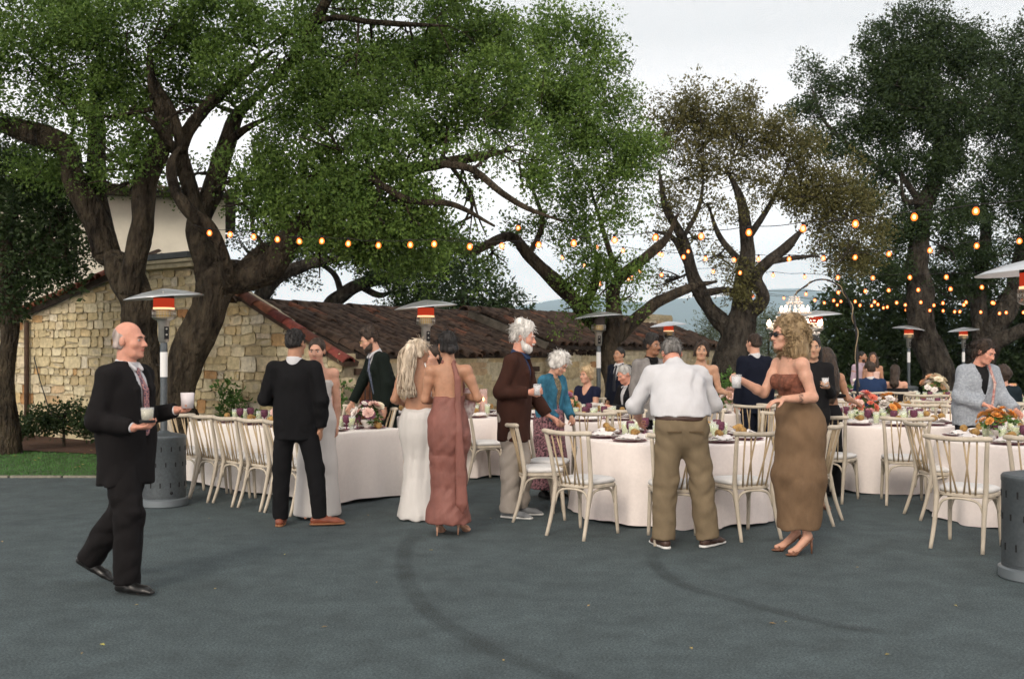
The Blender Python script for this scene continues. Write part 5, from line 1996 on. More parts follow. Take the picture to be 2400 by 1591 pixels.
class Field:
    def __init__(self, vox):
        self.vox, self.ops = vox * 1.28, []

    def cone(self, a, b, ra, rb, k=.03, sq=None, sub=False):
        self.ops.append(('c', np.array(a, float), np.array(b, float), ra, rb, k, sq, sub))
        return self

    def ell(self, c, r, R=None, k=.02, sub=False):
        self.ops.append(('e', np.array(c, float), np.array(r, float), np.array(R, float) if R is not None else np.eye(3), 0, k, None, sub))
        return self

    def chain(self, pts, k=.03, sq=None):
        """pts: (point, radius)"""
        for (a, ra), (b, rb) in zip(pts[:-1], pts[1:]):
            self.cone(a, b, ra, rb, k, sq)
        return self

    def cut(self, p, n, lim=None):
        """remove the half space on the side n of point p (within a radius)"""
        self.ops.append(('p', np.array(p, float), np.array(n, float), 0, 0, 0, lim, True))
        return self

    def mesh(self, name, m, parent, wrinkle=0.0, wseed=0.0, wdir=(1, 1, .5), thin=0.0):
        wrinkle *= 1.55
        vox = self.vox
        lo, hi = np.full(3, 9.), np.full(3, -9.)
        for o in self.ops:
            if o[-1]:
                continue
            if o[0] == 'c':
                r = max(o[3], o[4]) + o[5]
                lo = np.minimum(lo, np.minimum(o[1], o[2]) - r)
                hi = np.maximum(hi, np.maximum(o[1], o[2]) + r)
            elif o[0] == 'e':
                r = np.abs(o[3]) @ o[2] + o[5]
                lo, hi = np.minimum(lo, o[1] - r), np.maximum(hi, o[1] + r)
        lo -= 3 * vox
        hi += 3 * vox
        n = np.ceil((hi - lo) / vox).astype(int) + 1
        ax = [lo[i] + vox * np.arange(n[i]) for i in range(3)]
        D = np.full(n, 1.0, dtype=np.float32)
        for o in self.ops:
            kind, k, sub = o[0], o[5], o[-1]
            if kind == 'p':
                X, Y, Z = (ax[0][:, None, None] - o[1][0], ax[1][None, :, None] - o[1][1], ax[2][None, None, :] - o[1][2])
                d = (X * o[2][0] + Y * o[2][1] + Z * o[2][2])
                if o[6]:
                    d = np.where(X * X + Y * Y + Z * Z < o[6] ** 2, d, -1.0)
                D = np.maximum(D, d.astype(np.float32))
                continue
            if kind == 'c':
                r = max(o[3], o[4]) + k + 2.5 * vox
                b0, b1 = np.minimum(o[1], o[2]) - r, np.maximum(o[1], o[2]) + r
            else:
                r = np.abs(o[3]) @ o[2] + k + 2.5 * vox
                b0, b1 = o[1] - r, o[1] + r
            i0 = np.maximum(0, np.floor((b0 - lo) / vox).astype(int))
            i1 = np.minimum(n, np.ceil((b1 - lo) / vox).astype(int) + 1)
            if (i1 <= i0).any():
                continue
            sl = tuple(slice(i0[q], i1[q]) for q in range(3))
            X = (ax[0][sl[0]])[:, None, None] - o[1][0]
            Y = (ax[1][sl[1]])[None, :, None] - o[1][1]
            Z = (ax[2][sl[2]])[None, None, :] - o[1][2]
            if kind == 'c':
                ba = o[2] - o[1]
                L = max(float(ba @ ba), 1e-9)
                t = np.clip((X * ba[0] + Y * ba[1] + Z * ba[2]) / L, 0, 1)
                rx, ry, rz = X - ba[0] * t, Y - ba[1] * t, Z - ba[2] * t
                q = rx * rx + ry * ry + rz * rz
                if o[6] is not None:
                    s, f = o[6]
                    c = rx * s[0] + ry * s[1] + rz * s[2]
                    q = q + c * c * (1 / (f * f) - 1)
                d = np.sqrt(q) - (o[3] + (o[4] - o[3]) * t)
            else:
                R, rad = o[3], o[2]
                u = [(X * R[0, j] + Y * R[1, j] + Z * R[2, j]) for j in range(3)]
                k0 = np.sqrt(sum((u[j] / rad[j]) ** 2 for j in range(3)))
                k1 = np.sqrt(sum((u[j] / rad[j] ** 2) ** 2 for j in range(3))) + 1e-6
                d = k0 * (k0 - 1) / k1
            A = D[sl]
            d = d.astype(np.float32)
            if sub:
                d = -d
                h = np.maximum(k - np.abs(A - d), 0) / max(k, 1e-6)
                D[sl] = np.maximum(A, d) + h * h * k * .25
            else:
                h = np.maximum(k - np.abs(A - d), 0) / max(k, 1e-6)
                D[sl] = np.minimum(A, d) - h * h * k * .25
        if wrinkle:
            I = np.argwhere(np.abs(D) < 3 * vox)
            P = lo + I * vox
            x, y, z = P[:, 0] * wdir[0], P[:, 1] * wdir[1], P[:, 2] * wdir[2]
            s = wseed
            wx = x + .05 * np.sin(9 * z + s) + .03 * np.sin(17 * y + 2 * s)
            wz = z + .06 * np.sin(8 * x + s * 1.7) + .03 * np.sin(19 * y)
            cr = lambda ph: 1 - 2 * np.abs(np.sin(ph * .5))
            f = (cr(38 * wx + 21 * wz + s) * .6 + cr(-27 * wx + 46 * wz + 14 * y + 1.3 * s) * .6 + np.sin(70 * wz + 33 * wx + 30 * y + s) * .3 + np.sin(15 * wx - 18 * wz + 11 * y) * .7)
            msk = .35 + .65 * np.clip(.5 + .8 * np.sin(7 * P[:, 0] + 9 * P[:, 2] + s * 2.1) * np.sin(6 * P[:, 1] - 8 * P[:, 2] + s) + .5 * np.sin(13 * P[:, 2] + 5 * P[:, 0] + s), 0, 1.3)
            D[I[:, 0], I[:, 1], I[:, 2]] += (wrinkle * f * msk).astype(np.float32)
        # surface nets
        ins = D < 0
        cnt = np.zeros(np.array(D.shape) - 1, dtype=np.int8)
        for a, b, c in _OFF:
            cnt += ins[a:D.shape[0] - 1 + a, b:D.shape[1] - 1 + b, c:D.shape[2] - 1 + c]
        act = (cnt > 0) & (cnt < 8)
        idx = np.argwhere(act)
        if len(idx) == 0:
            return None
        C = np.stack([D[idx[:, 0] + a, idx[:, 1] + b, idx[:, 2] + c] for a, b, c in _OFF], 1)
        acc = np.zeros((len(idx), 3))
        num = np.zeros(len(idx))
        for a, b in _EDG:
            va, vb = C[:, a], C[:, b]
            x = (va < 0) != (vb < 0)
            t = np.where(x, va / np.where(x, va - vb, 1), 0)
            p = _OFF[a] + t[:, None] * (_OFF[b] - _OFF[a])
            acc += p * x[:, None]
            num += x
        V = lo + (idx + acc / num[:, None]) * vox
        vid = np.full(act.shape, -1, dtype=np.int32)
        vid[act] = np.arange(len(idx))
        Q = []
        for axis in range(3):
            s0 = [slice(None)] * 3
            s1 = [slice(None)] * 3
            s0[axis], s1[axis] = slice(0, -1), slice(1, None)
            ch = ins[tuple(s0)] != ins[tuple(s1)]
            e = np.argwhere(ch)
            o1, o2 = [a for a in range(3) if a != axis]
            ok = (e[:, o1] > 0) & (e[:, o2] > 0) & (e[:, o1] < act.shape[o1]) & (e[:, o2] < act.shape[o2])
            e = e[ok]
            if len(e) == 0:
                continue

            def g(d1, d2):
                q = e.copy()
                q[:, o1] += d1
                q[:, o2] += d2
                return vid[q[:, 0], q[:, 1], q[:, 2]]
            quad = np.stack([g(-1, -1), g(0, -1), g(0, 0), g(-1, 0)], 1)
            flip = ~ins[e[:, 0], e[:, 1], e[:, 2]]
            if axis == 1:
                flip = ~flip
            quad[flip] = quad[flip][:, ::-1]
            Q.append(quad)
        Q = np.concatenate(Q)
        Q = Q[(Q >= 0).all(1)]
        me = bpy.data.meshes.new(name)
        me.vertices.add(len(V))
        me.vertices.foreach_set('co', V.astype(np.float32).ravel())
        me.loops.add(len(Q) * 4)
        me.loops.foreach_set('vertex_index', Q.ravel().astype(np.int32))
        me.polygons.add(len(Q))
        me.polygons.foreach_set('loop_start', np.arange(0, len(Q) * 4, 4, dtype=np.int32))
        me.polygons.foreach_set('use_smooth', np.ones(len(Q), dtype=bool))
        me.update(calc_edges=True)
        me.materials.append(m)
        ob = bpy.data.objects.new(name, me)
        link(ob, parent)
        return ob


def nv(v):
    v = np.array(v, float)
    return v / np.linalg.norm(v)


def rotx(a):
    c, s = math.cos(a), math.sin(a)
    return np.array([(1, 0, 0), (0, c, -s), (0, s, c)])


def roty(a):
    c, s = math.cos(a), math.sin(a)
    return np.array([(c, 0, s), (0, 1, 0), (-s, 0, c)])


def rotz(a):
    c, s = math.cos(a), math.sin(a)
    return np.array([(c, -s, 0), (s, c, 0), (0, 0, 1)])


SKIN = {'fair': (0.56, 0.31, 0.22), 'pink': (0.58, 0.28, 0.20), 'tan': (0.40, 0.21, 0.13), 'brown': (0.27, 0.135, 0.08), 'olive': (0.45, 0.26, 0.17)}


def skin(k):
    return mat('skin_' + k, SKIN[k], 0.5, 0.10, 18, spec=0.35, bump=0.06, bscale=180, sss=0.12)


def cloth(name, col, rough=0.9, var=0.08, sheen=0.0, **kw):
    return mat(name, col, rough, var, 14, bump=0.35, bscale=15, bdist=0.02, sheen=sheen, spec=0.12, stretch=(1, 1, .6), **kw)


def hairmat(name, c0, c1):
    return mat(name, c0, 0.55, 0.25, 26, col2=c1, bump=0.9, bscale=60, bdist=0.02, stretch=(1, 1, .22), spec=0.35)


class Person:
    """a posed figure. local frame: faces -Y, +X is the figure's own left side; built for 1.75 m and scaled"""

    def __init__(self, label, px, d, rot, H=1.75, sex='m', tone='fair', vox=.008, lean=0, roll=0, twist=0, head=(0, 0, 0), L=None, R=None, LL_=None, RL=None, seat=False, heel=0.0, group=None,
                 handL=None, handR=None, sw=None, pitch=None, footL=None, footR=None, full=False, legfat=1.0, wide=1.0, z=0.0):
        self.vox, self.sex, self.tone = vox, sex, tone
        rad = math.radians
        f = sex == 'f'
        sw = sw or (.160 if f else .185)
        self.root = thing('person', label, 'person', G(px, d, z), rad(rot), group)
        s = H / 1.75
        self.s = s
        self.root.scale = (s, s, s)
        J = {}
        up, fo = (.27, .245) if f else (.29, .26)
        th, sh = .44, .42
        hipw = .085
        J['hipL'], J['hipR'] = np.array((hipw, 0, 0.)), np.array((-hipw, 0, 0.))
        LLd = LL_ or ((.03, 0, -1), (.0, .02, -1))
        RLd = RL or ((-.03, 0, -1), (.0, .02, -1))
        for S, dd in (('L', LLd), ('R', RLd)):
            J['knee' + S] = J['hip' + S] + nv(dd[0]) * th
            J['ank' + S] = J['knee' + S] + nv(dd[1]) * sh
        low = min(J['ankL'][2], J['ankR'][2])
        dz = (.085 + heel) - low
        if seat:
            dz = .60 / s
        for k in list(J):
            J[k] = J[k] + np.array((0, 0, dz))
        P = np.array((0, 0, dz))
        J['pel'] = P
        M1 = rotz(rad(twist) * .3) @ rotx(rad(lean) * .5) @ roty(rad(roll) * .5)
        M2 = rotz(rad(twist)) @ rotx(rad(lean)) @ roty(rad(roll))
        J['waist'] = P + M1 @ np.array((0, 0, .14))
        J['chest'] = J['waist'] + M2 @ np.array((0, 0, .20))
        J['neck'] = J['chest'] + M2 @ np.array((0, .012, .19))
        J['shL'] = J['chest'] + M2 @ np.array((sw, .012, .125))
        J['shR'] = J['chest'] + M2 @ np.array((-sw, .012, .125))
        self.M = M2
        Hm = rotz(rad(head[1]) + rad(twist)) @ rotx(rad(head[0]) + rad(lean) * .5) @ roty(rad(head[2]))
        self.Hm = Hm
        J['head'] = J['neck'] + M2 @ np.array((0, -.008, .05)) + Hm @ np.array((0, -.015, .115))
        arms = {'L': L or ((.16, .02, -1), (.05, -.18, -1)), 'R': R or ((-.16, .02, -1), (-.05, -.18, -1))}
        hd = {'L': handL, 'R': handR}
        self.hand = {}
        for S in 'LR':
            a = arms[S]
            J['el' + S] = J['sh' + S] + nv(a[0]) * up
            J['wr' + S] = J['el' + S] + nv(a[1]) * fo
            h = hd[S] or {}
            d_ = nv(h.get('d', a[1]))
            side = 1 if S == 'L' else -1
            n_ = np.array(h.get('n', (-side * .9, -.1, -.2)), float)
            n_ = nv(n_ - d_ * (n_ @ d_))
            self.hand[S] = (d_, n_, h.get('curl', .35))
            J['palm' + S] = J['wr' + S] + d_ * .06 + n_ * .03
        self.J = J
        self.full = full
        self.heel = heel
        self.pitch = pitch or {}
        self.footd = {'L': nv(footL or (.12, -1, 0)), 'R': nv(footR or (-.12, -1, 0))}
        self.legfat, self.wide = legfat, wide
        self.fy = (np.array((0, 1., 0)), .72)
        self.back = (M2 @ np.array((0, 1., 0)), .70)

    def wpt(self, k, off=(0, 0, 0)):
        """joint in world space"""
        p = self.J[k] + np.array(off)
        return Matrix.LocRotScale(self.root.location, self.root.rotation_euler, self.root.scale) @ Vector(p)

    def hp(self, p):
        return self.J['head'] + self.Hm @ np.array(p, float)

    # ---- the body itself: one continuous surface
    def body(self, face=True, torso=True, gl=None):
        J, f = self.J, self.sex == 'f'
        F_ = Field(self.vox)
        g = 1.0 if f else 1.12
        t = 1.0 if self.full else .84
        w = self.wide
        if f:
            F_.chain([(J['pel'], .150 * t * w), (J['waist'], .122 * t * w), (J['chest'], .132 * t * w)], .06, self.back)
        else:
            F_.chain([(J['pel'], .150 * t * w), (J['waist'], .145 * t * w), (J['chest'], .165 * t * w)], .06, self.back)
        F_.cone(J['chest'] + self.M @ np.array((0, .01, .09)), J['neck'], .105 * t, .062, .05, self.back)
        F_.cone(J['shL'], J['shR'], .052 * g, .052 * g, .045)
        for S in 'LR':
            F_.chain([(J['sh' + S], .053 * g), (J['sh' + S] * .65 + J['el' + S] * .35, .047 * g), (J['el' + S], .037 * g)], .025)
            F_.chain([(J['el' + S], .038 * g), (J['el' + S] * .7 + J['wr' + S] * .3, .039 * g), (J['wr' + S], .026 * g)], .02)
            lf = self.legfat * (1 if self.full else .85)
            F_.chain([(J['hip' + S], .085 * lf), (J['knee' + S], .055 * lf)], .05)
            kn, an = J['knee' + S], J['ank' + S]
            F_.chain([(kn, .054 * lf), (kn * .68 + an * .32 + np.array((0, .012, 0)), .054 * lf), (an, .033 * lf)], .025)
            fd = self.footd[S]
            if S in self.pitch:
                pa = math.radians(self.pitch[S])
                fl = an + fd * (.10 * math.cos(pa) - .05 * math.sin(pa)) + np.array((0, 0, -.05 * math.cos(pa) - .10 * math.sin(pa)))
                F_.cone(an, fl, .03, .024, .02)
                fd = fd * math.cos(pa) + np.array((0, 0, -math.sin(pa)))
                F_.cone(fl, fl + fd * .05, .022, .016, .015)
            else:
                self._foot(F_, an, fd)
            # hand: palm, four fingers, thumb
            d_, n_, cu = self.hand[S]
            s_ = np.cross(d_, n_)
            W0 = J['wr' + S]
            F_.cone(W0, W0 + d_ * .06, .024, .036, .012, (n_, .48))
            F_.cone(W0 + d_ * .05, W0 + d_ * .085, .038, .037, .01, (n_, .42))
            side = 1 if S == 'L' else -1
            for q, ln in zip((-.030, -.010, .010, .029), (.062, .074, .079, .070)):
                q2 = q * side
                b0 = W0 + d_ * .084 + s_ * q2
                c1 = nv(d_ * math.cos(cu) + n_ * math.sin(cu) + s_ * q2 * 2.2)
                c2 = nv(d_ * math.cos(cu * 2.3) + n_ * math.sin(cu * 2.3) + s_ * q2 * 1.2)
                m0 = b0 + c1 * ln * .52
                F_.cone(b0, m0, .0092, .0085, .005)
                F_.cone(m0, m0 + c2 * ln * .5, .0085, .007, .003)
            tb = W0 + d_ * .025 + s_ * .026 * side + n_ * .008
            tm = tb + nv(d_ * .75 + s_ * .6 * side + n_ * .45) * .042
            F_.cone(tb, tm, .0135, .0105, .012)
            F_.cone(tm, tm + nv(d_ * .9 + s_ * .1 * side + n_ * .5) * .034, .0105, .008, .004)
        # neck and head
        hd = self.hp
        R = self.Hm
        F_.cone(J['neck'] - self.M @ np.array((0, 0, .04)), hd((0, .018, -.075)), .056 if f else .064, .052 if f else .060, .03)
        F_.ell(hd((0, .018, .030)), (.075, .094, .092), R, .02)
        F_.ell(hd((0, -.028, -.030)), (.061, .066, .080), R, .025)
        F_.cone(hd((-.028, -.050, -.083)), hd((.028, -.050, -.083)), .026, .026, .025)
        F_.ell(hd((0, -.080, -.093)), (.023, .018, .018), R, .02)
        F_.cone(hd((-.032, -.076, .028)), hd((.032, -.076, .028)), .013, .013, .018)
        for sx in (-1, 1):
            F_.ell(hd((sx * .042, -.062, -.022)), (.026, .024, .026), R, .02)
            F_.ell(hd((sx * .077, .012, -.008)), (.010, .020, .031), R, .006)
            F_.ell(hd((sx * .031, -.101, .006)), (.019, .016, .011), R, .012, sub=True)
        F_.cone(hd((0, -.088, .012)), hd((0, -.113, -.026)), .0085, .0125, .012)
        F_.cone(hd((-.011, -.100, -.030)), hd((.011, -.100, -.030)), .0085, .0085, .008)
        F_.ell(hd((0, -.083, -.060)), (.026, .012, .016), R, .012)
        o = F_.mesh('body', skin(self.tone), self.root)
        if face:
            self.face()
        return o

    def _foot(self, F_, an, fd):
        fl = an + fd * .10 + np.array((0, 0, -.05 - self.heel * .9))
        F_.cone(an + np.array((0, 0, -.03)) - fd * .02, fl, .032, .026, .02)
        F_.cone(fl, fl + fd * .06 + np.array((0, 0, -.008)), .027, .018, .015)

    def face(self):
        for sx in (-1, 1):
            b = MB()
            b.ball((0, 0, 0), .0115, 10, 7)
            e = b.build('eye', mat('eye_white', (0.34, 0.30, 0.28), 0.3), self.root)
            e.location = self.hp((sx * .031, -.0765, .006))
            e.rotation_euler = Matrix(self.Hm.tolist()).to_euler()
            b = MB()
            b.ball((0, -.0068, 0), (.0062, .0056, .0062), 8, 6)
            b.build('iris', mat('dark_iris', (0.03, 0.02, 0.015), 0.2), e)
            b = MB()
            pts = [self.hp((sx * .014, -.094, .024)), self.hp((sx * .030, -.094, .030)), self.hp((sx * .049, -.080, .024))]
            b.tube(pts, [.0038, .0042, .0022], 6)
            b.build('eyebrow', self.browm if hasattr(self, 'browm') else mat('brow_brown', (0.06, 0.04, 0.03), 0.8), self.root)
        b = MB()
        P = [self.hp((x, y, z)) for x, y, z in ((-.024, -.085, -.060), (-.012, -.0935, -.0575), (0, -.0950, -.059), (.012, -.0935, -.0575), (.024, -.085, -.060))]
        b.tube(P, [.002, .005, .006, .005, .002], 7)
        b.build('lips', mat('lip_' + self.tone, tuple(c * k for c, k in zip(SKIN[self.tone], (.78, .50, .52))), 0.45), self.root)

    # ---- clothes
    def torso_field(self, F_, chest=.182, waist=.168, hem=.185, drop=.12, sr=.066):
        J, w = self.J, self.wide
        dn = J['pel'] + np.array((0, 0, -drop))
        F_.chain([(dn, hem * w), (J['pel'] * .55 + J['waist'] * .45, (hem + waist) / 2 * w), (J['waist'], waist * w), (J['chest'], chest * w)], .06, self.back)
        F_.cone(J['chest'] + self.M @ np.array((0, .01, .07)), J['neck'] + self.M @ np.array((0, .0, -.02)), .13, .07, .06, self.back)
        F_.cone(J['shL'] - self.M @ np.array((.01, 0, 0)), J['shR'] + self.M @ np.array((.01, 0, 0)), sr, sr, .05)

    def sleeves(self, F_, r=(.066, .056, .047), upto=1.0, sides='LR', r_end=None):
        J = self.J
        for S in sides:
            F_.chain([(J['sh' + S], r[0]), (J['el' + S], r[1])], .03)
            e = J['el' + S] + (J['wr' + S] - J['el' + S]) * upto
            F_.cone(J['el' + S], e + (e - J['el' + S]) * .12, r[1], r[2], .03)

    def end_sleeves(self, F_, upto=1.0, sides='LR'):
        J = self.J
        for S in sides:
            dv = nv(J['wr' + S] - J['el' + S])
            F_.cut(J['el' + S] + (J['wr' + S] - J['el' + S]) * upto, dv, .105)

    def jacket(self, m, open_=True, hem=.16, seed=0.0, wrinkle=.0022, fat=1.0, v=.46, name='jacket', lapel=True, vx=None, deep=0.0, vw=1.0):
        J, M = self.J, self.M
        F_ = Field(vx or max(self.vox, .009))
        self.torso_field(F_, .188 * fat, .178 * fat, .192 * fat, hem + .05)
        self.sleeves(F_, (.069, .060, .051))
        front = lambda x, y, z: J['chest'] + M @ np.array((x, y, z))
        dep = -.128 * fat * self.wide
        bt = J['chest'] * (1 - v) + J['pel'] * v + self.M @ np.array((0, dep - .012, 0))
        if open_:
            F_.cone(front(0, dep + .05, .17), bt, .066 * vw, .012 * vw, .008, sub=True)
            F_.cone(front(0, dep - .03, .14), bt + np.array((0, -.02, 0)), .062 * vw, .012 * vw * vw, .008, sub=True)
            lo_ = J['pel'] + np.array((0, dep * 1.15 - deep, -hem - .03))
            F_.cone(bt + np.array((0, -.01, -.06)), lo_, .004, .05, .01, sub=True)
            if lapel:
                for sx in (-1, 1):
                    F_.cone(front(sx * .072, -.02, .165), front(sx * .082, dep + .012, .04), .022, .026, .008, (M @ np.array((0, 1., 0)), .5))
                    F_.cone(front(sx * .082, dep + .012, .04), bt + M @ np.array((sx * .022, .012, .02)), .026, .010, .008, (M @ np.array((0, 1., 0)), .5))
        F_.ell(J['neck'] + M @ np.array((0, -.004, .055)), (.066, .066, .06), M, .01, sub=True)
        F_.cut(J['pel'] + np.array((0, 0, -hem)), (0, 0, -1))
        self.end_sleeves(F_, .97)
        return F_.mesh(name, m, self.root, wrinkle, seed)

    def shirt(self, m, name='shirt', hem=.02, collar=True, sleeves=True, fat=1.0, wrinkle=.0015, seed=0.0, cuff=.985, slim=1.0, under=True):
        J, M = self.J, self.M
        F_ = Field(max(self.vox, .008))
        if under:
            wrinkle, slim = 0, .86
            self.torso_field(F_, .163 * fat, .150 * fat, .150 * fat, hem + .04, .048)
        else:
            self.torso_field(F_, .172 * fat, .160 * fat, .165 * fat, hem + .04)
        if sleeves:
            self.sleeves(F_, (.060 * slim, .050 * slim, .038 * slim), cuff)
            self.end_sleeves(F_, min(1.0, cuff + .04))
        if collar:
            F_.cone(J['neck'] + M @ np.array((0, 0, -.01)), self.hp((0, .014, -.095)) - M @ np.array((0, 0, .012)), .073, .069, .015)
            for sx in (-1, 1):
                F_.cone(J['neck'] + M @ np.array((sx * .055, -.035, .035)), J['neck'] + M @ np.array((sx * .035, -.098, -.022)), .014, .013, .006)
        else:
            F_.ell(J['neck'] + M @ np.array((0, -.01, .05)), (.068, .07, .06), M, .01, sub=True)
        F_.cut(J['pel'] + np.array((0, 0, -hem)), (0, 0, -1))
        hc = self.hp((0, -.05, -.09))
        F_.cone(self.hp((0, -.005, -.06)), self.hp((0, -.16, -.085)), .040, .044, .006, sub=True)
        F_.cut(self.hp((0, .01, -.130)), self.Hm @ np.array((0, -0.15, 1.)), .14)
        return F_.mesh(name, m, self.root, wrinkle, seed)

    def tie(self, m, fat=1.0, length=.40):
        J, M = self.J, self.M
        b = Field(.006)
        dep = -.122 * fat * self.wide
        top = J['neck'] + M @ np.array((0, -.088, -.028))
        mid = J['chest'] + M @ np.array((0, dep - .006, .03))
        end = J['waist'] * .8 + J['pel'] * .2 + M @ np.array((0, dep - .012, 0))
        b.cone(top, mid, .017, .028, .004, (M @ np.array((0, 1., 0)), .45))
        b.cone(mid, end, .028, .036, .004, (M @ np.array((0, 1., 0)), .35))
        b.ell(top, (.02, .014, .02), M, .004)
        return b.mesh('tie', m, self.root)

    def trousers(self, m, r=(.098, .080, .070), seed=0.0, wrinkle=.0028, high=.06, fat=1.0, hemlift=.0, name='trousers', flare=0.0, glute=.072):
        J = self.J
        F_ = Field(max(self.vox, .009))
        w = self.wide
        F_.cone(J['pel'] + np.array((0, 0, high + .04)), J['pel'] + np.array((0, 0, -.02)), .160 * w * fat, .168 * w * fat, .05, self.fy)
        for S in 'LR':
            F_.ell(J['hip' + S] + np.array((0, .035, -.02)), (.08 * fat, glute, .10), None, .05)
            F_.chain([(J['hip' + S], r[0] * fat), (J['knee' + S], r[1])], .05)
            an = J['ank' + S]
            dv = an - J['knee' + S]
            F_.cone(J['knee' + S], an + dv * .12 + np.array((0, -.006, 0)), r[1], r[2] + flare, .03)
        F_.cut(J['pel'] + np.array((0, 0, high)), (0, 0, 1))
        for S in 'LR':
            dv = nv(J['ank' + S] - J['knee' + S])
            F_.cut(J['ank' + S] + dv * (.025 - hemlift), dv, .14)
        return F_.mesh(name, m, self.root, wrinkle, seed, wdir=(1, 1, .9))

    def belt(self, m, fat=1.0, z=.055):
        F_ = Field(.007)
        J = self.J
        F_.cone(J['pel'] + np.array((0, 0, z + .05)), J['pel'] + np.array((0, 0, z - .05)), .166 * fat * self.wide, .167 * fat * self.wide, .01, self.fy)
        F_.cut(J['pel'] + np.array((0, 0, z + .018)), (0, 0, 1))
        F_.cut(J['pel'] + np.array((0, 0, z - .018)), (0, 0, -1))
        return F_.mesh('belt', m, self.root)

    def shoes(self, m, sole=None, pitch=None, sides='LR', top=.06):
        for S in sides:
            an, fd = self.J['ank' + S], self.footd[S]
            p = (pitch or {}).get(S, 0.0)
            q = Matrix.Rotation(math.radians(p), 3, Vector((-fd[1], fd[0], 0)))      # heel up
            rel = lambda f_, s_, u_: an + np.array(q @ Vector((fd[0] * f_ - fd[1] * s_, fd[1] * f_ + fd[0] * s_, u_)))
            F_ = Field(.007)
            F_.cone(rel(-.045, 0, -.048), rel(.05, 0, -.046), .036, .040, .02)
            F_.cone(rel(.05, 0, -.046), rel(.145, .004, -.056), .041, .040, .02, (np.array((0, 0, 1.)), .8))
            F_.cone(rel(.145, .004, -.056), rel(.20, 0, -.064), .038, .026, .02, (np.array((0, 0, 1.)), .75))
            F_.cone(rel(-.02, 0, -.03), rel(.03, 0, .0), .038, .036, .02)
            n_ = np.array(q @ Vector((0, 0, -1)))
            F_.cut(rel(0, 0, -.072), n_)
            F_.cut(rel(0, 0, top - .045), -n_)
            sh = F_.mesh('shoe', m, self.root)
            if sole is not None:
                F_ = Field(.006)
                F_.cone(rel(-.05, 0, -.074), rel(.05, 0, -.074), .038, .040, .01)
                F_.cone(rel(.05, 0, -.074), rel(.205, .002, -.074), .043, .030, .01)
                F_.cut(rel(0, 0, -.086), n_)
                F_.cut(rel(0, 0, -.066), -n_)
                so = F_.mesh('sole', sole, sh)

    def heels(self, m, strap=True):
        """open sandals on a thin heel"""
        for S in 'LR':
            an, fd = self.J['ank' + S], self.footd[S]
            h = self.heel
            b = MB()
            hl = an - fd * .045 + np.array((0, 0, -.05))
            gz = an[2] - .085 - h
            b.tube([Vector(hl), Vector((hl[0] - fd[0] * .008, hl[1] - fd[1] * .008, gz))], [.014, .006], 7)
            sh = b.build('heel', m, self.root)
            F_ = Field(.006)
            toe = np.array((an[0] + fd[0] * .13, an[1] + fd[1] * .13, gz + .012))
            F_.cone(hl + np.array((0, 0, -.004)), an + fd * .02 + np.array((0, 0, -.065 - h * .35)), .024, .026, .01, (np.array((0, 0, 1.)), .4))
            F_.cone(an + fd * .02 + np.array((0, 0, -.065 - h * .35)), toe, .026, .036, .01, (np.array((0, 0, 1.)), .4))
            F_.cone(toe, toe + fd * .05, .036, .022, .01, (np.array((0, 0, 1.)), .4))
            F_.cone(toe + fd * .01 + np.array((fd[1] * .034, -fd[0] * .034, .012)), toe + fd * .02 + np.array((0, 0, .035)), .008, .009, .006)
            F_.cone(toe + fd * .01 - np.array((fd[1] * .034, -fd[0] * .034, -.012)), toe + fd * .02 + np.array((0, 0, .035)), .008, .009, .006)
            F_.mesh('sandal', m, sh)

    def dress(self, m, rows, name='dress', wrinkle=.002, seed=0.0, cuts=(), top=None, straps=(), subs=(), k=.06, wdir=(1, 1, .35), vx=None):
        """rows: (point, radius, depth ratio)"""
        F_ = Field(vx or max(self.vox, .008))
        for (a, ra, fa), (b_, rb, fb) in zip(rows[:-1], rows[1:]):
            F_.cone(a, b_, ra, rb, k, (self.back[0] if a is not rows[0][0] else self.back[0], (fa + fb) / 2))
        for a, b_, r in straps:
            F_.cone(a, b_, r, r, .01)
        for c, r in subs:
            F_.ell(c, r, None, .01, sub=True)
        for p, n_ in cuts:
            F_.cut(p, n_)
        return F_.mesh(name, m, self.root, wrinkle, seed, wdir)

    def hair(self, m, kind='short', name='hair', seed=0.0, extra=(), line=.078, wrinkle=.0016, size=1.0, vx=None):
        F_ = Field(vx or max(.006, self.vox * .8))
        hd, R = self.hp, self.Hm
        if kind == 'bald':
            F_.ell(hd((0, .020, .026)), (.0785, .0965, .090), R, .01)
            F_.cone(hd((-.05, .05, -.035)), hd((.05, .05, -.035)), .034, .034, .02)
            for sx in (-1, 1):
                F_.ell(hd((sx * .082, .008, -.020)), (.020, .024, .036), R, .008, sub=True)
            F_.ell(hd((0, -.045, .10)), (.13, .135, .085), R, .01, sub=True)
            F_.cut(hd((0, -.012, 0)), R @ np.array((0, -1., .25)), .3)
            F_.cut(hd((0, 0, -.06)), R @ np.array((0, .1, -1.)), .3)
        else:
            if kind == 'short':
                F_.ell(hd((0, .021, .040)), (.081 * size, .099 * size, .091 * size), R, .02)
                F_.ell(hd((0, .045, -.01)), (.070 * size, .070 * size, .055), R, .02)
            else:
                F_.ell(hd((0, .024, .038)), (.085 * size, .100 * size, .098 * size), R, .02)
                F_.cone(hd((-.05, .055, -.03)), hd((.05, .055, -.03)), .040 * size, .040 * size, .02)
            F_.ell(hd((0, -.085, -.03)), (.070, .075, line + .03), R, .015, sub=True)
            if kind == 'short':
                F_.cut(hd((0, .05, -.040)), R @ np.array((0, -.25, -1.)), .3)
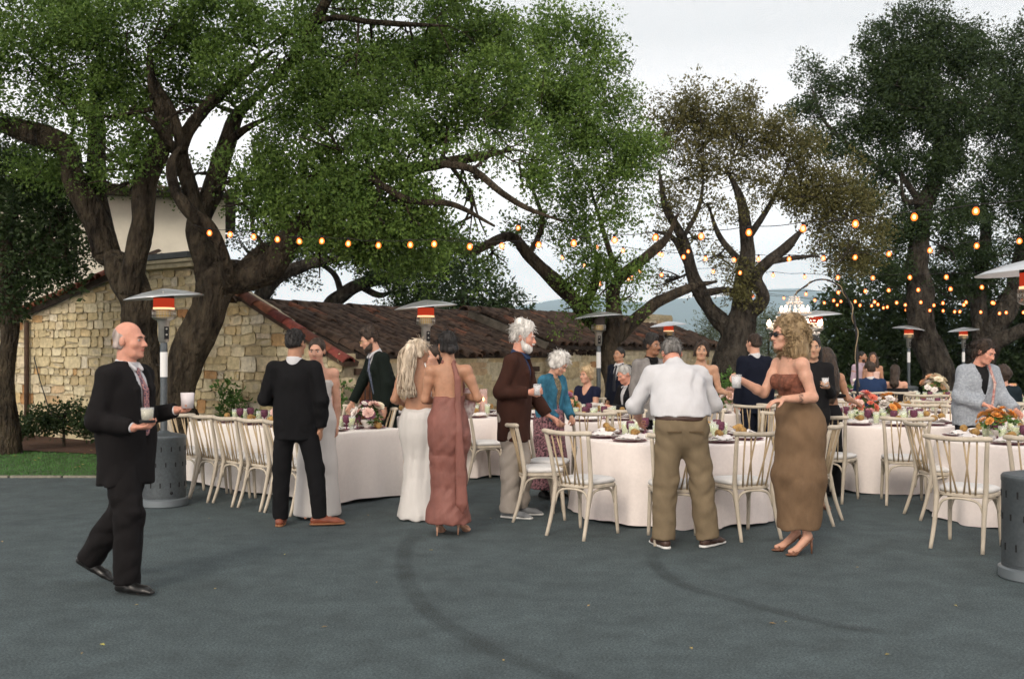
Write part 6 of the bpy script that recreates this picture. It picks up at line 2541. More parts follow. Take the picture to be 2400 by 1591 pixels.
            if kind in ('short', 'bun'):
                for sx in (-1, 1):
                    F_.ell(hd((sx * .082, .010, -.025)), (.022, .028, .042), R, .01, sub=True)
                F_.cut(hd((0, .0, -.075)), R @ np.array((0, .25, -1.)), .3)
        for a, b_, r0, r1 in extra:
            F_.cone(hd(a), hd(b_), r0 * size, r1 * size, .02)
        return F_.mesh(name, m, self.root, wrinkle, seed, wdir=(3.4, 3.4, 1.3))


def strands(parent, name, m, paths, r=.006, n=5):
    b = MB()
    for p in paths:
        k = len(p)
        b.tube(p, [r * (0.5 + .5 * math.sin(math.pi * min(1, (i + .6) / k))) for i in range(k)], n)
    o = b.build(name, m, parent)
    o['kind'] = 'stuff'
    return o


def fuzz(p, m, n=320, ln=.022, seed=1, long_=False, out=.35, low=-.035, rad=.0022, size=1.0):
    """loose short strands over the scalp so the outline is not a smooth cap"""
    r = random.Random(seed)
    paths = []
    while len(paths) < n:
        v = nv((r.gauss(0, 1), r.gauss(0, 1), r.gauss(0, 1)))
        st = np.array((0, .021, .040)) + v * np.array((.080, .098, .090)) * size
        if st[2] < low or (st[1] < -.045 and st[2] < .075) or (abs(st[0]) > .068 and st[2] < .0 and -.02 < st[1] < .04):
            continue
        dn = nv(np.array((0, .25, -1.)) - v * np.dot(np.array((0, .25, -1.)), v) + np.array((r.gauss(0, .5), r.gauss(0, .5), r.gauss(0, .5))))
        l = ln * r.uniform(.6, 1.5)
        paths.append([tuple(p.hp(st)), tuple(p.hp(st + dn * l * .5 + v * l * out * .7)), tuple(p.hp(st + dn * l + v * l * out * .6))])
    return strands(p.root, 'hair_strands', m, paths, rad, 4)


def cup(pos, label, h=.10, r=.038, drink=None, cat='cup', base=None, frost=None):
    t = thing('drinking_cup', label, cat, (pos[0], pos[1], pos[2]))
    b = MB()
    b.lathe([(0, .0), (r * .85, .0), (r, h), (r - .002, h), (r * .85 - .002, .004), (0, .004)], 20)
    b.build('glass', frost or M_CLEAR, t)
    b = MB()
    b.lathe([(0, .005), (r * .85 - .003, .005), (r - .004, h * .86), (0, h * .86)], 18)
    b.build('drink', drink or M_ICE, t)
    if base is not None:
        b = MB()
        b.lathe([(0, -.012), (r * 1.15, -.012), (r * 1.15, .006), (0, .006)], 18)
        b.build('coaster', base, t)
    return t


C_BLACK = cloth('black_suiting', (0.008, 0.008, 0.009))
C_BLACK2 = cloth('black_wool', (0.010, 0.010, 0.012))
C_CHAR = cloth('charcoal_suiting', (0.0105, 0.0095, 0.010))
C_WHITE = cloth('white_shirting', (0.54, 0.54, 0.56), var=.03)
C_NAVY = cloth('navy_suiting', (0.007, 0.009, 0.018))
C_BLUE = cloth('blue_suiting', (0.018, 0.035, 0.085))
C_GREEN = cloth('dark_green_suiting', (0.007, 0.011, 0.009))
C_GREYJ = cloth('grey_tweed', (0.19, 0.18, 0.175), var=.2)
C_BROWN = cloth('brown_corduroy', (0.042, 0.018, 0.013), var=.15)
C_KHAKI = cloth('khaki_chino', (0.17, 0.13, 0.082), var=.08)
C_STONE = cloth('stone_chino', (0.36, 0.32, 0.28), var=.06)
C_DENIM = cloth('teal_denim', (0.035, 0.13, 0.20), var=.35)
C_MAUVE = mat('mauve_satin', (0.20, 0.080, 0.064), 0.58, 0.14, 12, spec=0.3, bump=0.4, bscale=22, bdist=0.02, stretch=(1, 1, .5))
C_GOWN = mat('white_satin', (0.58, 0.56, 0.54), 0.6, 0.03, 10, spec=0.3, bump=0.4, bscale=18, bdist=0.02, stretch=(1, 1, .25))
C_TAUPE = cloth('taupe_wool', (0.165, 0.105, 0.062), var=.1)
C_RUST = mat('rust_lace', (0.17, 0.060, 0.036), 0.8, 0.5, 40, bump=0.5, bscale=80)
C_CARD = mat('grey_knit', (0.30, 0.33, 0.37), .95, .22, 45, bump=.8, bscale=70, bdist=.012, spec=.1)
C_NAVYD = cloth('navy_dress_cloth', (0.012, 0.014, 0.035))
C_BLUSH = cloth('blush_silk', (0.66, 0.46, 0.40))
C_FLORAL = mat('dark_floral', (0.015, 0.014, 0.016), 0.85, 0.0, 45, col2=(0.45, 0.22, 0.25), detail=1)
L_BLACK = mat('black_leather', (0.010, 0.010, 0.010), 0.28, bump=.1)
L_TAN = mat('tan_leather', (0.20, 0.055, 0.028), 0.35, .15, 20)
L_SOLE = mat('tan_sole', (0.23, 0.10, 0.045), 0.7)
L_BROWN = mat('brown_leather', (0.055, 0.028, 0.020), 0.45, .15, 20)
L_NUDE = mat('nude_sandal', (0.45, 0.26, 0.18), 0.4)
S_GREY = cloth('grey_trainer', (0.20, 0.21, 0.22))
S_WSOLE = mat('white_sole', (0.62, 0.62, 0.60), 0.7)
HB_BLACK = hairmat('black_hair', (0.007, 0.006, 0.006), (0.020, 0.017, 0.016))
HB_DBROWN = hairmat('dark_brown_hair', (0.016, 0.010, 0.007), (0.045, 0.028, 0.018))
HB_GREY = hairmat('grey_hair', (0.34, 0.33, 0.31), (0.55, 0.54, 0.52))
HB_WHITE = hairmat('white_hair', (0.48, 0.46, 0.43), (0.72, 0.70, 0.67))
HB_BLOND = hairmat('blond_hair', (0.40, 0.27, 0.13), (0.62, 0.48, 0.30))
HB_PBLOND = hairmat('pale_blond_hair', (0.46, 0.36, 0.25), (0.70, 0.60, 0.48))
HB_CURL = hairmat('ash_curls', (0.15, 0.095, 0.045), (0.34, 0.245, 0.135))
HB_SALT = hairmat('salt_pepper_hair', (0.06, 0.055, 0.05), (0.20, 0.19, 0.18))
M_TIEP = mat('paisley_tie', (0.03, 0.03, 0.08), 0.5, 0.2, 70, col2=(0.42, 0.20, 0.18), detail=1)

# 1 the man crossing the yard with two cups
p = Person('bald man in a dark suit walking with two drinks, patterned tie', 296, 6.72, 76, 1.80, 'm', 'pink', .0062, lean=1, head=(2, 6, 0), wide=1.13,
           R=((-.22, .16, -1), (.10, -1, -.16)), L=((.14, .06, -1), (-.05, -1, .20)), handR={'d': (.15, -1, .05), 'n': (.15, .1, 1), 'curl': .45}, handL={'d': (-.05, -1, .15), 'n': (-.6, -.1, .75), 'curl': .6},
           RL=((-.02, -.20, -1), (0, .06, -1)), LL_=((.02, .20, -1), (0, .80, -1)), footR=(-.1, -1, 0), footL=(.1, -1, 0), pitch={'L': 26})
p.body()
p.hair(hairmat('thin_grey_hair', (0.26, 0.21, 0.19), (0.38, 0.32, 0.29)), 'bald')
p.shirt(C_WHITE, fat=1.0, seed=1)
p.tie(M_TIEP, 1.0)
p.jacket(C_CHAR, True, .24, 1.0, .0032, 1.03, .92, vw=1.35, deep=.05)
p.trousers(C_CHAR, (.112, .094, .082), 2.0, .0055, .06, 1.03)
p.shoes(L_BLACK, None, {'L': 26})
w = p.wpt('palmR')
cup((w.x + .035, w.y - .01, w.z + .012), 'short glass on a black coaster in the walking man\'s near hand', .085, .043, mat('pale_cocktail', (0.55, 0.50, 0.36), .3), base=M_DARK)
w = p.wpt('palmL')
cup((w.x + .045, w.y - .015, w.z - .015), 'frosted pink drink in the walking man\'s far hand', .105, .046, mat('pink_drink', (0.66, 0.50, 0.52), .4), frost=glass('frosted_glass', (0.9, .84, .85), .35, .4))

# 2 man in black seen from behind
p = Person('man in a black suit and tan shoes seen from behind at the long table', 692, 9.2, 176, 1.80, 'm', 'tan', .008, lean=-2, head=(4, -12, 0), L=((.35, -.08, -1), (-.25, -1, -.15)), R=((-.24, .06, -1), (.10, -.25, -1)),
           LL_=((.09, 0, -1), (.02, .04, -1)), RL=((-.22, -.02, -1), (-.10, .04, -1)), footL=(.15, -1, 0), footR=(-1, -.25, 0))
p.body(face=False)
p.hair(HB_BLACK, 'short')
fuzz(p, HB_BLACK, 420, .018, 2)
p.shirt(C_WHITE, seed=2)
p.jacket(C_BLACK, False, .17, 3.0, .0036)
p.trousers(C_BLACK, (.100, .080, .066), 4.0)
p.shoes(L_TAN, L_SOLE)

# 3 woman half hidden behind him
p = Person('woman in an off-shoulder blush gown partly hidden by the man in black', 744, 9.62, 12, 1.68, 'f', 'fair', .009, head=(8, -15, 0), L=((.12, .05, -1), (0, -.1, -1)), R=((-.2, -.1, -1), (.3, -1, .1)), heel=.04, full=True)
p.body()
p.hair(HB_DBROWN, 'bun', extra=(((0, .09, .0), (0, .10, -.02), .04, .04),))
J = p.J
p.dress(C_GOWN, [(J['chest'] + np.array((0, 0, .03)), .150, .78), (J['waist'], .130, .8), (J['pel'], .178, .82), (J['kneeL'] * .5 + J['kneeR'] * .5, .19, .85), (np.array((0, .02, .06)), .24, .9)], seed=3, cuts=(((0, 0, .03), (0, 0, -1)), (J['chest'] + np.array((0, 0, .06)), (0, 0, 1))),
        straps=((J['shL'] + np.array((.03, 0, -.10)), J['chest'] + np.array((.12, -.02, .02)), .03), (J['shR'] + np.array((-.03, 0, -.10)), J['chest'] + np.array((-.12, -.02, .02)), .03)))

# 4 bearded man leaning over the far side of the long table
p = Person('bearded man with glasses in a dark green three piece suit leaning over the table', 905, 12.35, -62, 1.90, 'm', 'fair', .009, lean=17, head=(12, -8, 0), R=((-.2, -.35, -1), (-.05, -.5, -1)), L=((.2, .1, -1), (0, -.15, -1)))
p.body()
p.hair(HB_DBROWN, 'short', extra=(((0, -.04, .115), (0, .05, .125), .045, .05),))
fuzz(p, HB_DBROWN, 300, .03, 3)
F_ = Field(.007)
hd = p.hp
for sx in (-1, 1):
    F_.cone(hd((sx * .066, -.012, -.045)), hd((sx * .046, -.048, -.085)), .018, .030, .02)
F_.cone(hd((-.047, -.046, -.086)), hd((.047, -.046, -.086)), .038, .038, .02).ell(hd((0, -.07, -.10)), (.045, .034, .036), p.Hm, .02)
F_.cone(hd((-.022, -.102, -.047)), hd((.022, -.102, -.047)), .008, .008, .01)
F_.ell(hd((0, -.108, -.064)), (.022, .012, .007), p.Hm, .004, sub=True)
F_.mesh('beard', HB_DBROWN, p.root, .001)
b = MB()
for sx in (-1, 1):
    b.tube([hd((sx * .033 + .022 * math.cos(a), -.104, .004 + .019 * math.sin(a))) for a in [6.2832 * k / 16 for k in range(16)]], .0018, 5, closed=True)
    b.tube([hd((sx * .055, -.104, .008)), hd((sx * .08, .0, .006))], .0018, 5)
b.tube([hd((-.011, -.106, .008)), hd((.011, -.106, .008))], .0018, 5)
b.build('glasses', mat('gold_wire', (0.5, 0.36, 0.16), .3, metal=.8), p.root)
p.shirt(C_WHITE, seed=5)
p.tie(mat('blue_grey_tie', (0.02, 0.03, 0.06), .5, .4, 60, col2=(0.12, .14, .2)))
F_ = Field(.009)
p.torso_field(F_, .178, .166, .17, .06)
F_.cone(p.J['chest'] + p.M @ np.array((0, -.06, .19)), p.J['chest'] + p.M @ np.array((0, -.15, -.06)), .075, .012, .008, sub=True)
F_.ell(p.J['neck'] + np.array((0, 0, .05)), (.08, .08, .08), None, .01, sub=True)
F_.mesh('waistcoat', C_GREEN, p.root, .001)
p.jacket(C_GREEN, True, .2, 4.0, .0022, 1.03, .75, deep=.05)
p.trousers(C_GREEN, (.1, .08, .066), 4.0)
p.shoes(L_BLACK)

# 5 bride-like blonde in white, back to us
p = Person('woman in a backless white gown with a long wavy blond ponytail', 981, 9.62, 192, 1.66, 'f', 'tan', .0075, head=(0, -52, 0), L=((.35, .05, -1), (-.5, -1, -.2)), R=((-.1, -.1, -1), (.3, -.9, -.3)), heel=.05, full=True)
p.body()
J, M = p.J, p.M
p.dress(C_GOWN, [(J['waist'] + np.array((0, 0, -.015)), .132, .8), (J['pel'] + np.array((0, .02, 0)), .178, .86), (J['pel'] + np.array((0, .02, -.12)), .183, .88), (np.array((0, .02, .5)), .150, .9), (np.array((0, .06, .04)), .22, .95)], seed=7, wrinkle=.0065, wdir=(1.1, 1.1, .14),
        cuts=(((0, 0, .025), (0, 0, -1)), (J['waist'] + np.array((0, 0, -.005)), (0, .35, 1))))
F_ = Field(.008)
F_.chain([(J['waist'] + np.array((0, -.01, 0)), .128), (J['chest'] + np.array((0, -.005, .02)), .142)], .05, p.back)
F_.cone(J['shL'] + np.array((-.03, -.02, .02)), J['chest'] + np.array((.11, -.05, 0)), .02, .03, .02)
F_.cone(J['shR'] + np.array((.03, -.02, .02)), J['chest'] + np.array((-.11, -.05, 0)), .02, .03, .02)
F_.cut(J['chest'] + np.array((0, .025, 0)), (0, 1, 0))
F_.mesh('bodice', C_GOWN, p.root)
p.hair(HB_PBLOND, 'bun', seed=2, extra=(((0, .085, .075), (0, .125, .085), .035, .032),))
fuzz(p, HB_PBLOND, 300, .05, 14, out=.15, size=1.05)
hd = p.hp
F_ = Field(.007)
hw = hd((0, .12, .085))
tail = [hw, hw + np.array((.02, .05, -.04)), hw + np.array((.035, .06, -.16)), hw + np.array((.05, .045, -.30)), hw + np.array((.045, .05, -.44)), hw + np.array((.03, .05, -.54))]
for i, (a, r0) in enumerate(zip(tail[:-1], (.03, .045, .055, .058, .045))):
    F_.cone(a, tail[i + 1], r0, (.045, .055, .058, .045, .015)[i], .03)
F_.mesh('ponytail', HB_PBLOND, p.root, .005, 3.0, (1.2, 1.2, .6))
rr = random.Random(3)
paths = []
for k in range(70):
    ox, oy, ph = rr.gauss(0, .028), rr.gauss(0, .02), rr.uniform(0, 6)
    pth = []
    for i in range(12):
        u = i / 11 * (len(tail) - 1.001)
        q = tail[int(u)] * (1 - u % 1) + tail[int(u) + 1] * (u % 1)
        sp = min(1, i / 3)
        pth.append(tuple(q + np.array((ox * 1.5 * sp + .012 * math.sin(i * 1.3 + ph) * sp, oy * 1.6 * sp + .01 + .010 * math.cos(i * 1.3 + ph) * sp, 0))))
    paths.append(pth)
strands(p.root, 'hair_strands', HB_PBLOND, paths, .0055)

# 6 woman in mauve
p = Person('woman in a mauve satin halter gown with a dark low bun, seen from behind', 1052, 8.78, 178, 1.70, 'f', 'tan', .0075, head=(4, 22, 4), L=((.22, -.05, -1), (-.35, -1, -.1)), R=((-.42, -.02, -1), (.62, -.75, .05)), heel=.07, full=True,
           LL_=((.0, .05, -1), (.0, .16, -1)), RL=((-.03, -.03, -1), (-.02, .05, -1)), footL=(-.1, -1, 0), footR=(-.35, -1, 0))
p.body(face=False)
J, M = p.J, p.M
p.dress(C_MAUVE, [(J['waist'] + np.array((0, 0, .05)), .138, .8), (J['waist'] + np.array((0, 0, -.01)), .136, .82), (J['pel'] + np.array((0, .02, -.02)), .172, .88), (J['pel'] + np.array((0, .022, -.14)), .178, .9), (np.array((0, .01, .5)), .152, .92), (np.array((0, .03, .13)), .19, .95), (np.array((0, .03, .05)), .20, .95)], seed=11, wrinkle=.0052, wdir=(.9, .9, .8),
        cuts=(((0, 0, .115), (0, 0, -1)), (J['waist'] + np.array((0, 0, .095)), (0, 0, 1))))
F_ = Field(.007)
for sx in (-1, 1):
    F_.cone(J['chest'] + np.array((sx * .07, -.09, .02)), J['neck'] + np.array((sx * .04, -.03, .02)), .06, .022, .03)
F_.cone(J['neck'] + np.array((-.045, .02, .012)), J['neck'] + np.array((.045, .02, .012)), .024, .024, .02)
F_.ell(J['chest'] + np.array((0, -.05, -.03)), (.145, .075, .11), None, .04)
F_.mesh('halter_top', C_MAUVE, p.root)
F_ = Field(.008)
s0 = J['neck'] + np.array((-.045, .055, .0))
pts = [(s0, .022), (J['chest'] + np.array((-.09, .118, .05)), .028), (J['waist'] + np.array((-.095, .128, 0)), .032), (J['pel'] + np.array((-.11, .17, -.08)), .038), (np.array((-.125, .17, .55)), .046), (np.array((-.135, .17, .30)), .05), (np.array((-.14, .165, .22)), .012)]
for (a, ra), (b_, rb_) in zip(pts[:-1], pts[1:]):
    F_.cone(a, b_, ra, rb_, .02, (np.array((0, 1., 0)), .4))
F_.mesh('scarf', C_MAUVE, p.root, .003, 4.0, (1.6, 1, .15))
p.hair(HB_BLACK, 'bun', extra=(((0, .085, -.035), (0, .105, -.045), .046, .046),))
fuzz(p, HB_BLACK, 260, .04, 4, out=.12, size=1.04)
p.heels(L_NUDE)
b = MB()
b.ball(p.hp((-.082, -.005, -.045)), .012, 8, 6)
b.build('earring', mat('gold_metal', (0.6, .42, .15), .25, metal=.9), p.root)
w = p.wpt('palmR')
t = thing('clutch_bag', 'white and wine patterned clutch under the arm of the woman in mauve', 'bag', tuple(W(1094, 945, 8.98)), .35)
b = MB()
b.ball((0, 0, 0), (.085, .035, .14), 18, 12)
b.build('pouch', mat('printed_silk', (0.70, 0.62, 0.58), .6, 0, 18, col2=(0.22, .08, .08), detail=1), t)

# 7 third woman of the group, mostly hidden
p = Person('woman talking between the two gowns, mostly hidden behind them', 1017, 10.35, -35, 1.62, 'f', 'fair', .011, head=(4, -10, 0), heel=.04, full=True, L=((.1, -.1, -1), (-.4, -1, 0)), R=((-.1, -.1, -1), (.4, -1, 0)))
p.body()
J = p.J
p.dress(C_BLUSH, [(J['chest'] + np.array((0, 0, .04)), .15, .78), (J['waist'], .13, .8), (J['pel'], .175, .82), (np.array((0, 0, .06)), .22, .9)], seed=3, cuts=(((0, 0, .03), (0, 0, -1)),))
p.hair(HB_DBROWN, 'long', extra=(((0, .07, -.03), (0, .08, -.16), .06, .05),))

# 8 old man with the white beard
p = Person('white bearded man in a brown blazer and stone trousers holding a glass', 1204, 9.72, 72, 1.87, 'm', 'pink', .0075, lean=7, head=(8, 4, 0), R=((-.18, .30, -1), (.05, -1, .02)), L=((.12, -.28, -1), (-.02, -.60, -.9)), handR={'d': (.1, -1, .15), 'n': (.85, 0, .2), 'curl': .75}, handL={'d': (0, -.9, -.4), 'n': (0, -.3, -1), 'curl': .5},
           RL=((-.02, 0, -1), (0, .03, -1)), LL_=((.03, -.06, -1), (0, .02, -1)), wide=1.06)
p.browm = HB_WHITE
p.body()
p.hair(HB_WHITE, 'short', size=1.03, extra=(((0, -.03, .115), (0, .06, .12), .045, .05),), wrinkle=.003)
fuzz(p, HB_WHITE, 420, .045, 5, out=.3, size=1.06)
F_ = Field(.007)
hd = p.hp
for sx in (-1, 1):
    F_.cone(hd((sx * .066, -.012, -.045)), hd((sx * .046, -.048, -.085)), .018, .030, .02)
F_.cone(hd((-.046, -.050, -.086)), hd((.046, -.050, -.086)), .038, .038, .02).ell(hd((0, -.070, -.102)), (.036, .030, .034), p.Hm, .03)
F_.cone(hd((-.026, -.102, -.046)), hd((.026, -.102, -.046)), .010, .010, .01)
F_.ell(hd((0, -.112, -.066)), (.02, .012, .006), p.Hm, .004, sub=True)
F_.mesh('beard', HB_WHITE, p.root, .0015)
p.shirt(cloth('blue_shirting', (0.03, 0.05, 0.11)), fat=1.0, seed=3)
p.jacket(C_BROWN, True, .25, 6.0, .0045, 1.02, .5, deep=.05)
p.trousers(C_STONE, (.105, .088, .082), 7.0, .0055)
p.shoes(S_GREY, S_WSOLE)
w = p.wpt('palmR')
cup((w.x + .01, w.y - .03, w.z - .045), 'clear plastic cup in the bearded man\'s hand', .11, .04)

# 9 white haired guest in denim
p = Person('white haired guest in a teal denim jacket looking down at the table', 1287, 10.95, 48, 1.60, 'f', 'fair', .009, lean=8, head=(32, 10, 0), L=((.1, -.2, -1), (-.35, -.7, -.75)), R=((-.15, -.05, -1), (.35, -.65, -.8)), handL={'curl': .6}, handR={'curl': .6})
p.body()
p.hair(HB_WHITE, 'long', size=1.16, extra=(((-.04, .04, .11), (.04, .0, .12), .04, .04), ((-.07, .02, .05), (-.07, .03, -.03), .04, .035), ((.07, .02, .05), (.07, .03, -.03), .04, .035)), wrinkle=.006, line=.075)
fuzz(p, HB_WHITE, 500, .05, 6, out=.35, size=1.16, low=-.06)
p.shirt(mat('olive_print', (0.05, 0.05, 0.03), .85, .5, 40, col2=(0.2, .16, .1)), collar=False, hem=.1)
p.jacket(C_DENIM, True, .1, 2.0, .004, 1.0, .9, name='denim_jacket', deep=.04)
J = p.J
p.dress(C_FLORAL, [(J['waist'], .15, .85), (J['pel'], .19, .85), (np.array((0, 0, .45)), .22, .9), (np.array((0, 0, .14)), .27, .95)], name='skirt', seed=5, cuts=(((0, 0, .12), (0, 0, -1)),), wrinkle=.004, wdir=(1, 1, .15))
p.shoes(L_BLACK)

# 10 seated woman in navy
p = Person('seated woman with short blond hair in a navy dress', 1376, 14.35, -38, 1.68, 'f', 'fair', .009, seat=True, head=(4, -10, 0), L=((.1, -.3, -1), (-.4, -1, -.05)), R=((-.1, -.3, -1), (.3, -1, .05)), LL_=((.12, -1, -.05), (0, .1, -1)), RL=((-.12, -1, -.05), (0, .1, -1)), full=True)
p.body()
p.hair(HB_BLOND, 'long', size=1.10, extra=(((0, .06, .0), (0, .06, -.05), .06, .05),), wrinkle=.004)
fuzz(p, HB_BLOND, 300, .05, 7, out=.25, size=1.1, low=-.05)
J = p.J
F_ = Field(.009)
p.torso_field(F_, .152, .145, .17, .05)
F_.chain([(J['hipL'], .11), (J['kneeL'], .09)], .05)
F_.chain([(J['hipR'], .11), (J['kneeR'], .09)], .05)
F_.cone(J['neck'] + np.array((0, -.05, .05)), J['chest'] + np.array((0, -.16, .0)), .085, .02, .01, sub=True)
F_.ell(J['neck'] + np.array((0, 0, .05)), (.10, .09, .07), None, .01, sub=True)
for S in 'LR':
    F_.cone(J['sh' + S], J['sh' + S] * .75 + J['el' + S] * .25, .066, .062, .02)
F_.mesh('dress', C_NAVYD, p.root, .002)
p.shoes(L_BLACK)

# 11 seated grey man reading
p = Person('seated grey haired man in a dark suit and open white collar reading a sheet', 1478, 13.95, -66, 1.78, 'm', 'pink', .009, seat=True, lean=5, head=(24, 4, 0), L=((.1, -.4, -1), (-.25, -1, .15)), R=((-.12, -.3, -1), (.15, -1, .12)), LL_=((.1, -1, -.05), (0, .1, -1)), RL=((-.1, -1, -.05), (0, .1, -1)), handL={'curl': .6}, handR={'curl': .6})
p.browm = HB_GREY
p.body()
p.hair(HB_GREY, 'short')
fuzz(p, HB_GREY, 250, .022, 8)
p.shirt(C_WHITE)
p.jacket(C_BLACK2, True, .08, 2.0, .002, 1.0, .8)
p.trousers(C_BLACK2, (.1, .085, .07), 2.0)
p.shoes(L_BLACK)
w = (p.wpt('palmL') + p.wpt('palmR')) / 2
b = MB()
V = [(-.11 + .22 * i / 6, .025 * math.sin(i * .9), .15 * j - .02) for j in range(2) for i in range(7)]
b.add(V, [(i, i + 1, i + 8, i + 7) for i in range(6)])
o = b.build('paper_sheet', mat('white_paper', (0.78, 0.77, 0.75), .9))
o.location = (w.x - .07, w.y - .03, w.z - .01)
o.rotation_euler = (.9, -.25, -.35)
o.modifiers.new('thickness', 'SOLIDIFY').thickness = .0012
tag(o, 'white sheet of paper held by the seated grey haired man', 'paper')

# 12 man in navy against the wall
p = Person('man in a navy suit standing by the oak trunk at the outbuilding', 1452, 15.75, -48, 1.66, 'm', 'tan', .011, head=(0, 5, 0))
p.body()
p.hair(HB_BLACK, 'short')
p.shirt(C_WHITE)
p.tie(mat('dark_tie', (0.01, .012, .02), .5))
p.jacket(C_NAVY, True, .18, 1.0, .002, 1.0, .6)
p.trousers(C_NAVY, seed=2)
p.shoes(L_BLACK)

# 13 man in the grey jacket
p = Person('man with a moustache in a grey tweed jacket looking across the table', 1527, 12.5, 20, 1.79, 'm', 'brown', .009, head=(2, 22, 0), wide=1.05)
p.body()
p.hair(HB_BLACK, 'short', extra=(((0, -.03, .11), (0, .05, .12), .05, .05),))
fuzz(p, HB_BLACK, 300, .025, 9)
b = MB()
b.tube([p.hp((-.026, -.095, -.05)), p.hp((0, -.105, -.044)), p.hp((.026, -.095, -.05))], [.004, .006, .004], 6)
b.build('moustache', HB_BLACK, p.root)
p.shirt(cloth('black_shirting', (0.012, .012, .013)))
p.jacket(C_GREYJ, True, .2, 5.0, .0022, 1.05, .55)
p.trousers(C_BLACK2, seed=3)
p.shoes(L_BLACK)

# 14 man in white shirt and khakis bending over the table
p = Person('man in a white shirt and khaki trousers bending over the table, seen from behind', 1597, 8.22, 182, 1.84, 'm', 'pink', .0075, lean=37, head=(22, 0, 0), wide=1.16, L=((.55, -.12, -1), (-.30, -1, -.55)), R=((-.52, -.15, -1), (.62, -.9, .15)), handL={'curl': .5}, handR={'curl': .5},
           LL_=((.10, .03, -1), (.05, .08, -1)), RL=((-.16, .05, -1), (-.10, .05, -1)), footL=(.25, -1, 0), footR=(-.8, -.7, 0))
p.body(face=False)
p.hair(HB_SALT, 'short')
fuzz(p, HB_SALT, 420, .02, 10)
F_ = Field(.008)
p.torso_field(F_, .196, .182, .178, .03)
p.sleeves(F_, (.078, .068, .062), .45)
p.end_sleeves(F_, .42)
F_.cone(p.J['neck'] + p.M @ np.array((0, 0, -.01)), p.hp((0, .02, -.09)), .078, .070, .02)
F_.cut(p.hp((0, .02, -.108)), p.Hm @ np.array((0, -.1, 1.)), .16)
F_.cut(p.J['pel'] + np.array((0, 0, .082)), (0, 0, -1))
F_.mesh('shirt', C_WHITE, p.root, .0062, 3.3, (1, 1, .8))
p.trousers(C_KHAKI, (.106, .092, .090), 9.0, .0042, .075, 1.04, glute=.09)
p.belt(L_BROWN, 1.07, .066)
p.shoes(L_BROWN, S_WSOLE)
bp_ = MB()
for sx in (-1, 1):
    q = p.J['pel'] + np.array((sx * .085, .152, -.035))
    bp_.box(q, (.11, .008, .012))
bp_.build('pocket_welt', cloth('khaki_seam', (0.10, .07, .04)), p.root, smooth=False)

# 15 smiling woman in strapless white
p = Person('smiling woman with dark curls in a strapless white dress', 1643, 11.9, -4, 1.67, 'f', 'olive', .0085, head=(2, -6, 3), L=((.25, .05, -1), (.25, -.8, -.1)), R=((-.1, 0, -1), (.2, -.6, -.6)), full=True, heel=.05)
p.body()
J = p.J
p.dress(C_GOWN, [(J['chest'] + np.array((0, -.01, .03)), .146, .82), (J['waist'], .125, .8), (J['pel'], .175, .84), (np.array((0, 0, .06)), .24, .9)], seed=3, cuts=(((0, 0, .03), (0, 0, -1)), (J['chest'] + np.array((0, 0, .055)), (0, 0, 1))))
p.hair(HB_DBROWN, 'long', size=1.04, extra=(((-.075, -.02, .03), (-.085, -.03, -.06), .02, .014), ((.075, -.02, .03), (.088, -.03, -.06), .02, .014), ((0, .08, -.01), (0, .09, -.05), .05, .04)), wrinkle=.004)
fuzz(p, HB_DBROWN, 260, .05, 12, size=1.06, out=.3, low=-.05)

# 16 man in navy from behind
p = Person('man in a navy suit with white collar seen from behind near the olive bushes', 1768, 13.3, 200, 1.83, 'm', 'fair', .009, head=(0, 8, 0), wide=1.05)
p.body(face=False)
p.hair(HB_DBROWN, 'short')
fuzz(p, HB_DBROWN, 300, .02, 11)
p.shirt(C_WHITE)
p.jacket(C_NAVY, False, .2, 2.0)
p.trousers(C_NAVY, seed=2)
p.shoes(L_BLACK)

# 17 woman with the big curls
p = Person('woman with big curly hair and sunglasses in a strapless taupe gown holding a glass', 1868, 7.95, -72, 1.76, 'f', 'fair', .0064, lean=11, head=(-6, -4, 0), L=((.22, .24, -1), (-.10, -1, -.03)), R=((-.06, -.55, -1), (.10, -1, .50)), handL={'d': (-.15, -1, -.25), 'n': (0, -.2, -1), 'curl': .28}, handR={'d': (.2, -1, .1), 'n': (.8, -.1, .2), 'curl': .7}, heel=.09, full=True,
           LL_=((.0, -.03, -1), (.0, .10, -1)), RL=((-.0, .06, -1), (0, .02, -1)), footL=(.1, -1, 0), footR=(-.1, -1, 0), wide=1.02)
p.body()
J, M = p.J, p.M
p.dress(C_TAUPE, [(J['waist'] + M @ np.array((0, 0, .06)), .140, .84), (J['waist'], .138, .84), (J['pel'] + np.array((0, .03, 0)), .186, .90), (J['pel'] + np.array((0, .03, -.14)), .196, .92), (np.array((0, .02, .62)), .205, .95), (np.array((0, .02, .20)), .172, .95)], seed=13, wrinkle=.0055, wdir=(.7, .7, .55),
        cuts=(((0, 0, .20), (0, 0, -1)), (J['waist'] + M @ np.array((0, 0, .09)), M @ np.array((0, 0, 1.)))))
F_ = Field(.007)
F_.chain([(J['waist'] + M @ np.array((0, -.005, .05)), .137), (J['chest'] + M @ np.array((0, -.008, .02)), .148)], .04, p.back)
F_.ell(J['chest'] + M @ np.array((.06, -.085, .005)), (.07, .06, .07), M, .03)
F_.ell(J['chest'] + M @ np.array((-.06, -.085, .005)), (.07, .06, .07), M, .03)
F_.cut(J['chest'] + M @ np.array((0, 0, .055)), M @ np.array((0, .1, 1.)))
F_.cone(J['chest'] + M @ np.array((0, -.2, .10)), J['chest'] + M @ np.array((0, -.16, .0)), .05, .012, .008, sub=True)
F_.mesh('lace_bodice', C_RUST, p.root, .001)
